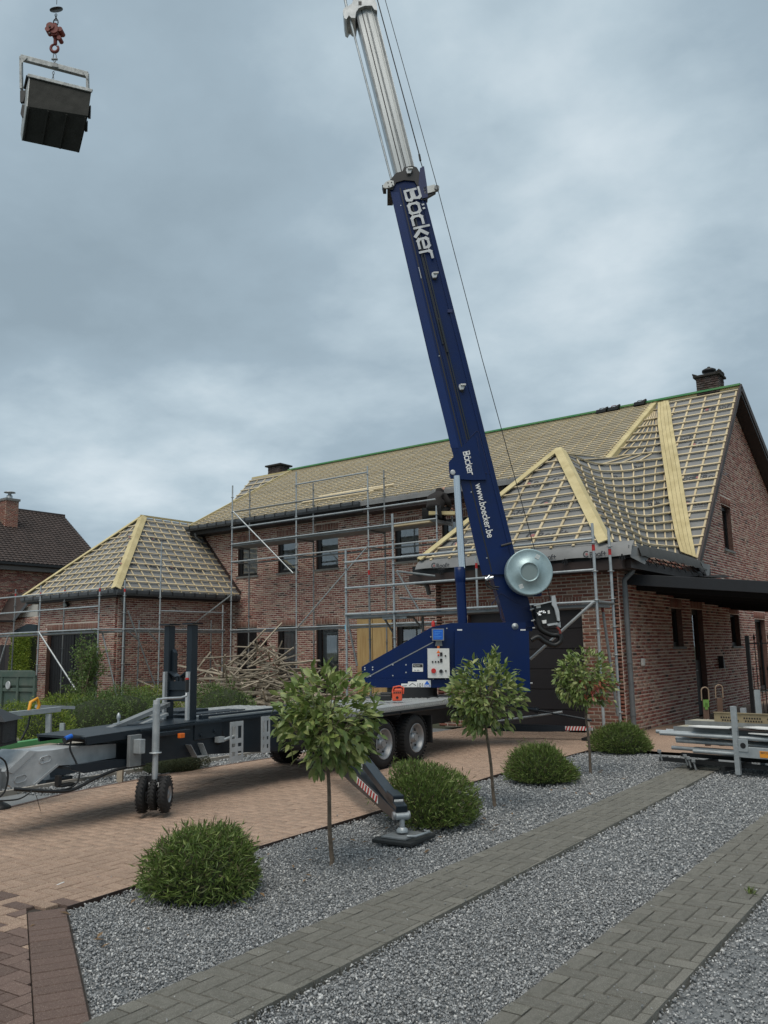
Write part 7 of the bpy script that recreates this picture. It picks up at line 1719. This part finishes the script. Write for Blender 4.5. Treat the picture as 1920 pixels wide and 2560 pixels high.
for i in range(56):
    for j in range(3):
        q=RK(-.40+i*.034+(.017 if j%2 else 0),.505,.575+j*.036); 
        if i%9<7: mb.lathe(q,-ry_,[(0,.011),(.003,.010),(.003,0)],8,sm=False)
mb.build('holes',M_dark,pf,kind='stuff')
for i,(a,b,z,l,wd,rt,m_,lb) in enumerate(((-.38,.12,.545,.55,.22,.12,M_sign,'left white offcut sheet on the rack tubes'),(.42,.16,.56,.75,.26,-.05,M_sign,'right white offcut sheet on the rack tubes'),(.15,.14,.535,.6,.2,.03,M_brown,'dark brown board under the white offcuts'),(.55,.05,.50,.8,.12,.0,M_sign,'narrow white strip at the front of the rack'))):
    q=RK(a,b,z); d=(rx_*math.cos(rt)+ry_*math.sin(rt)); s_=UZ.cross(d); mb=MB(); mb.prism([q-d*l/2-s_*wd/2*.3,q-d*l*.2-s_*wd/2,q+d*l/2-s_*wd/2,q+d*l/2+s_*wd/2,q-d*l*.35+s_*wd/2],(0,0,.012)); o=mb.build('offcut_sheet',m_,None); tag(o,lb,'board')
# grey sleepers and post behind the rack, at the right edge
al=thing('steel_beam_stack','stack of grey aluminium beams behind the rack at the right edge','beams',tuple(az_(1900,1800)))
for k in range(4):
    q=ay_(1872,1806-k*13,14.6); mb=MB(); mb.box(q.x,q.x+2.2,14.5+(k%2)*.05,14.72+(k%2)*.05,.08+k*.105,.165+k*.105); mb.build('beam',M_galvd,al,bev=.006)
mb=MB(); q=ay_(1865,1820,14.3); mb.box(q.x-.04,q.x+.04,14.2,14.26,0,ay_(1864,1770,14.2).z); mb.build('short_post',M_galv,al)
o=MB().box(-3.2,.5,13.9,18,.002,.05).build('dark_planter',mat('dark_soil',(.02,.02,.022),.95,amt=.5,bump=1,bscale=30),None); o['kind']='structure'

# ================================================================ LEFT EDGE THINGS
# black post lantern
pl0=az_(8,2030); pl0.z=0; Xl=-6.1
q=ax_(-20,1840,-7.6); t=thing('garden_lantern','black pierced metal garden lantern at the left edge','lantern',(q.x,q.y,0))
qb=Vector((q.x,q.y,ax_(-5,1858,-7.6).z)); qt=ax_(-5,1800,-7.6).z; hw=.150
mb=MB()
for sx in (-1,1):
    for sy in (-1,1): mb.bar(qb+E1*hw*sx+E2*hw*sy,Vector((qb.x,qb.y,qt))+E1*hw*sx+E2*hw*sy,.018,.018)
mb.frame(qb,E1*(hw+.015),E2*(hw+.015),UZ*.01); mb.frame(Vector((qb.x,qb.y,qt)),E1*(hw+.01),E2*(hw+.01),UZ*.008); mb.build('cage',M_black,t)
mb=MB(); tq=Vector((qb.x,qb.y,qt)); R4=[tq+E1*(hw+.05)*a+E2*(hw+.05)*b for a,b in ((-1,1),(1,1),(1,-1),(-1,-1))]; ap_=tq+UZ*.10; R5=[ap_+E1*.05*a+E2*.05*b for a,b in ((-1,1),(1,1),(1,-1),(-1,-1))]
mb.add(R4+R5,[(0,1,5,4),(1,2,6,5),(2,3,7,6),(3,0,4,7),(4,5,6,7),(3,2,1,0)]); mb.build('roof',M_black,t)
M_mesh=mat('pierced_metal',(.010,.010,.011),.6,col2=(.10,.11,.11),scale=70,amt=.55)
mb=MB()
for d_ in (E2,E1): mb.frame((qb+tq)/2+d_*hw,(E1 if d_==E2 else E2)*hw,d_*.003,UZ*(qt-qb.z)/2)
mb.build('pierced_panel',M_mesh,t)
mb=MB(); mb.tube((qb.x,qb.y,0),(qb.x,qb.y,qb.z),.025,10); mb.build('post',M_black,t)
# round black foot at the left edge
q=az_(0,2022); t=thing('parasol_weight','small black round weight at the far left edge of the driveway','weight',tuple(q)); mb=MB(); mb.lathe(q,UZ,[(0,.11),(.02,.11),(.05,.07),(.07,.03),(.09,0)],24); mb.build('disc',M_blackpl,t)
# grey rail with orange carabiner
XR_=-9.3
rl=thing('aluminium_rack','light grey steel rack rail on posts with an orange clip at left','rack',tuple(az_(120,1880)))
a=ax_(-40,1793,XR_); b=ax_(150,1773,XR_); mb=MB(); mb.bar(a,b,.05,.06); mb.build('top_rail',M_galv,rl,bev=.003)
a2=ax_(90,1766,XR_-.7); b2=ax_(185,1769,XR_-.7); mb=MB(); mb.bar(a2,b2,.05,.04); mb.build('rear_rail',M_galv,rl)
p0=ax_(122,1785,XR_);p1=ax_(121,1852,XR_); mb=MB(); mb.bar(p0,p1,.045,.06,E1); mb.build('post',M_galv,rl)
p0=ax_(156,1808,XR_+.25);p1=ax_(155,1862,XR_+.25); mb=MB(); mb.bar(p0,p1,.045,.05,E1); mb.build('post',M_galv,rl)
q=ax_(86,1768,XR_); mb=MB(); mb.path([q+Vector((0,-.07,-.05)),q+Vector((0,-.05,.06)),q+Vector((0,.03,.10)),q+Vector((0,.06,.02)),q+Vector((0,.03,-.06))],.020,8); mb.build('hook_clip',mat('orange_clip',(.75,.33,.02),.5,amt=.1),rl)
mb=MB(); mb.path([ax_(75,1790,XR_),ax_(70,1815,XR_),ax_(58,1840,XR_),ax_(52,1850,XR_)],.012,6); mb.build('strap',M_blackpl,rl)
o=MB().bar(ax_(-60,1880,XR_+.3),ax_(165,1845,XR_+.3),.10,.08).build('green_beam',mat('bright_green_paint',(.07,.26,.09),.6,col2=(.14,.30,.14),scale=6,amt=.6),None,bev=.005); tag(o,'bright green painted beam lying behind the grey goose neck','beam')
for i,(dy,lb) in enumerate(((0,'top grey weathered plank in the stack behind the goose neck'),(13,'second grey weathered plank in the stack behind the goose neck'),(27,'lowest grey weathered plank in the stack behind the goose neck'))):
    o=MB().bar(ax_(-60,1893+dy,XR_+.45),ax_(135-i*18,1862+dy,XR_+.45),.16,.035).build('plank',M_old,None); tag(o,lb,'plank')
# two cut posts in the gravel
for px_,yb,yt,lb in ((300,1955,1918,'short grey timber stake in the gravel under the beam left of the jockey wheel'),):
    a=az_(px_,yb); b=Vector((a.x,a.y,ax_(px_,yt,a.x).z)); o=MB().bar(a,b,.07,.07,E1).build('stake',M_old,None); tag(o,lb,'stake')
# green container
ct=thing('skip_container','weathered green steel skip container left of the brick wing','container',tuple(ay_(60,1790,14.2)))
YC=13.6; xa=ay_(-80,1700,YC).x; xb=ay_(92,1700,YC).x; zt_=ay_(60,1678,YC).z
cdir=Vector((xb,YC,0)); cdir=(cdir-Vector((.35,0,0))).normalized()*1.9; cdir.x-=.15
def cbox(x0_,x1_,y_,z0_,z1_,nm,bv=.015):
    mb=MB(); mb.prism([(x0_,y_,z0_),(x1_,y_,z0_),(x1_,y_,z1_),(x0_,y_,z1_)],cdir); return mb.build(nm,M_bin,ct,bev=bv)
cbox(xa,xb,YC,.12,zt_-.12,'body',0); cbox(xa-.02,xb+.05,YC-.08,zt_-.16,zt_,'top_rail')
mb=MB(); mb.box(xa,xb+.03,YC-.05,YC+.02,.62,.72); mb.build('middle_rail',M_bin,ct,bev=.015)
for k in range(5):
    x=xb-.03-k*.85; mb=MB(); mb.box(x-.05,x+.05,YC-.07,YC,.14,zt_-.15); mb.build('rib',M_bin,ct,bev=.01)
for k in range(4):
    x=xb-.45-k*.85; mb=MB(); mb.prism([(x-.36,YC,.74),(x+.36,YC,.74),(x+.36,YC-.05,.80),(x-.36,YC-.05,.80)],(0,0,.25)); mb.build('pressed_panel',M_bin,ct)
mb=MB(); mb.lathe((xb-1.35,YC-.07,.8),(0,-1,0),[(0,.12),(.02,.11),(.02,0)],20,sm=False); mb.build('plate',M_light,ct)
# neighbouring outbuilding and fence
nb_=thing('neighbour_outbuilding','low brick outbuilding with brown tiled roof and black doors left of the container','building',(-32,24,0))
YB=22.0; f=lambda px_,py_: ay_(px_,py_,YB)
x0,x1=f(-60,1600).x,f(93,1600).x
wl_=wall('rear_brick',(x0,YB,0),X3,NY,[(0,0),(x1-x0,0),(x1-x0,f(60,1543).z),(0,f(60,1543).z)]); attach(wl_,None)
wl_.parent=nb_; wl_.location=Vector((0,0,0))-nb_.location
z1_=f(90,1510).z; 
mb=MB(); mb.prism([f(35,1552),f(93,1540),f(95,1505),f(60,1522)],(0,.2,0)); mb.build('render_gable',M_pan,nb_)
mb=MB(); A_=f(95,1492);B_=f(60,1513);C_=f(30,1548);D_=f(-60,1543);E_=f(-60,1530); mb.prism([ay_(92,1478,YB+.1),ay_(33,1552,YB-.4),ay_(-70,1550,YB-.4),ay_(-70,1500,YB+2)],(0,0,-.05)); mb.build('roof',M_tile,nb_)
mb=MB(); mb.bar(ay_(-70,1553,YB-.45),ay_(34,1553,YB-.45),.1,.10); mb.build('gutter',M_black,nb_); mb=MB(); mb.bar(ay_(33,1553,YB-.42),ay_(93,1478,YB),.06,.12); mb.build('verge_board',M_zinc,nb_)
mb=MB(); mb.prism([f(38,1578),f(72,1560),f(95,1562),f(95,1582),f(38,1584)],(0,-.1,0)); mb.build('small_roof',mat('blue_black_sheet',(.02,.035,.045),.5,amt=.3),nb_)
fc=thing('dark_fence','dark timber fence under the scaffold left of the brick wing','fence',tuple(ay_(40,1750,20.8)))
for i in range(34):
    x=-38+i*.33+.0
    if x<-27.0: mb=MB(); mb.box(x,x+.315,20.8,20.83,0,2.15); mb.build('board',M_door if i%2 else MATS['dark_garage_door'],fc)
# neighbour house in the distance
nh_=thing('neighbour_house','brick neighbour house with brown tiled roof and chimney at the far left','house',(-42,28,0))
XN=-40.0
def NXp(px_,py_,dx=0): return ax_(px_,py_,XN+dx)
ey=NXp(90,1414); ez=ey.z
yv0,yv1=NXp(-140,1400).y,NXp(262,1425).y
ridz=ax_(160,1292,XN-4.2).z; yr=ax_(160,1292,XN-4.2).y
mb=MB(); 
for i in range(30):
    t0=i/30; 
    n_=60
mb.prism([(XN+.4,yv0,ez),(XN+.4,yv1,ez),(XN-4.2,yr,ridz),(XN-4.2,yv0-1,ridz)],(0,0,-.15)); roofn=mb.build('roof',M_tile,nh_)
# tile courses
A_=Vector((XN+.42,0,ez));B_=Vector((XN-4.2,0,ridz)); sl=(B_-A_).length; nn_=(B_-A_).normalized(); upn=Vector((nn_.z,0,-nn_.x)); upn=upn if upn.z>0 else -upn
V=[];F=[]
nrow=26
for i in range(nrow):
    f0=i/nrow; yy1=yv1+(yr-yv1)*f0; nt_=int((yy1-yv0)/.26)
    for j in range(nt_):
        y0_=yy1-(j+1)*.26; p=A_+nn_*(sl*f0); q=A_+nn_*(sl*(f0+1/nrow)+.03); k=len(V)
        for (pt,h0) in ((p,.07),(q,.03)):
            for dy_,h in ((0,.0),(.06,.035),(.18,.035),(.25,.0)): V.append((pt.x+upn.x*(h0+h),y0_+dy_,pt.z+upn.z*(h0+h)))
        F+=[[k,k+1,k+5,k+4],[k+1,k+2,k+6,k+5],[k+2,k+3,k+7,k+6],[k,k+1,k+2,k+3]]
bulk('tiles',V,F,M_tile,roofn,kind='stuff')
mb=MB(); mb.box(XN-8,XN,yv0,yv1-.3,0,ez-.25); wn_=mb.build('walls',mat('neighbour_mortar',(.30,.24,.20),.95,amt=.5),nh_)
V=[];F=[]
rnd=random.Random(3)
for r_ in range(int((ez-.8)/.0672)):
    z=ez-.32-(r_+1)*.0672; y=yv0-(.1 if r_%2 else 0)
    if z<2.4: break
    while y<yv1-.35:
        k=len(V); 
        for xx in (XN-.002,XN+.007):
            for u_,v_ in ((y,z),(y+.198,z),(y+.198,z+.054),(y,z+.054)): V.append((xx,u_,v_))
        F+=[[k+4,k+5,k+6,k+7],[k,k+1,k+5,k+4],[k+1,k+2,k+6,k+5],[k+2,k+3,k+7,k+6],[k+3,k,k+4,k+7]]; y+=.21
bulk('brickwork',V,F,M_brick,wn_,kind='stuff')
mb=MB(); mb.box(XN+.35,XN+.50,yv0,yv1,ez-.08,ez+.04); mb.build('gutter',M_black,nh_); mb=MB(); mb.box(XN,XN+.38,yv0,yv1,ez-.34,ez-.10); mb.build('fascia',mat('grey_fascia',(.10,.09,.085),.7,amt=.2),nh_)
mb=MB(); mb.bar((XN-4.2,yv0-1,ridz+.05),(XN-4.2,yr,ridz+.05),.24,.14); mb.build('ridge_tiles',M_tile,nh_)
cxm=XN-2.6; ca=ax_(5,1340,cxm);cb=ax_(38,1335,cxm); ct_z=ax_(20,1252,cxm).z
mb=MB(); mb.box(cxm-.45,cxm+.2,ca.y,cb.y,ca.z-.5,ct_z); chn=mb.build('chimney',M_mortar,nh_)
V=[];F=[]
z=ca.z-.3;r_=0
while z<ct_z-.03:
    for ax__,(a,b),fixed in (('y',(ca.y,cb.y),cxm+.2),('x',(cxm-.45,cxm+.2),ca.y)):
        s=a-(.1 if r_%2 else 0)
        while s<b:
            p,q=max(s,a),min(s+.198,b)
            if q-p>.03:
                k=len(V); sg=1 if ax__=='y' else -1
                for dd in (0,.008*sg):
                    for u_,v_ in ((p,z),(q,z),(q,z+.054),(p,z+.054)): V.append((fixed+dd,u_,v_) if ax__=='y' else (u_,fixed+dd,v_))
                F+=[[k+4,k+5,k+6,k+7],[k,k+1,k+5,k+4],[k+1,k+2,k+6,k+5],[k+2,k+3,k+7,k+6],[k+3,k,k+4,k+7]]
            s+=.21
    z+=.0672;r_+=1
bulk('brickwork',V,F,M_brickR,chn,kind='stuff')
mb=MB(); mb.box(cxm-.52,cxm+.27,ca.y-.05,cb.y+.05,ct_z,ct_z+.12); mb.build('cap',M_conc,chn); mb=MB(); cc_=((cxm-.12),(ca.y+cb.y)/2,ct_z+.1); mb.lathe(cc_,UZ,[(0,.16),(.22,.15),(.24,.09),(.36,.09),(.37,.30),(.41,.28),(.43,0)],18); mb.build('cowl',M_galv,chn)
mb=MB(); mb.box(cxm-.7,cxm+.42,ca.y-.25,cb.y+.25,ca.z-.45,ca.z-.02); mb.build('lead_flashing',M_zinc,chn)

# ================================================================ DECK ITEMS
q=K(994,1754,.9) if False else tpix(993,1752,.35)
cr=thing('chainsaw','orange chainsaw standing on the checker plate deck','chainsaw',tuple(q)); 
mb=MB(); mb.frame(q+UZ*.07,E1*.075,E2*.06,UZ*.07); mb.frame(q+UZ*.15+E1*.02,E1*.06,E2*.05,UZ*.03); mb.build('motor_housing',M_ora,cr,bev=.018)
mb=MB(); mb.path([q+E1*-.07+UZ*.12,q+E1*-.05+UZ*.2,q+E1*.04+UZ*.215,q+E1*.10+UZ*.19,q+E1*.09+UZ*.10],.014,8); mb.build('handle',M_ora,cr)
mb=MB()
for k in range(4): mb.frame(q+UZ*.125+E1*(-.045+k*.03)+E2*.062,E1*.010,E2*.002,UZ*.014)
mb.lathe(q+UZ*.05+E2*.06,E2,[(0,.02),(.004,.02),(.004,0)],12,sm=False); mb.build('vents',M_black,cr)
mb=MB(); mb.frame(q+E1*-.2+UZ*.05,E1*.12,E2*.05,UZ*.045); mb.frame(q+E1*-.16+UZ*.10,E1*.09,E2*.04,UZ*.03); o=mb.build('tool_bag',M_blackpl,None,bev=.02); tag(o,'black bag lying on the deck left of the orange chainsaw','bag')
mb=MB(); mb.path([tpix(1068,1745,.3),tpix(1080,1741,.3),tpix(1095,1743,.3)],.010,6); o=mb.build('strap_buckle',M_blackpl,None); tag(o,'small black strap end lying on the deck near its edge','strap')
# white chalk mark on the driveway, small stick on the gravel
q=az_(143,2212,.003); q2=az_(160,2205,.003); o=MB().bar(q,q2,.012,.003).build('paint_mark',M_sign,None); o['kind']='structure'
bpy.context.view_layer.update()
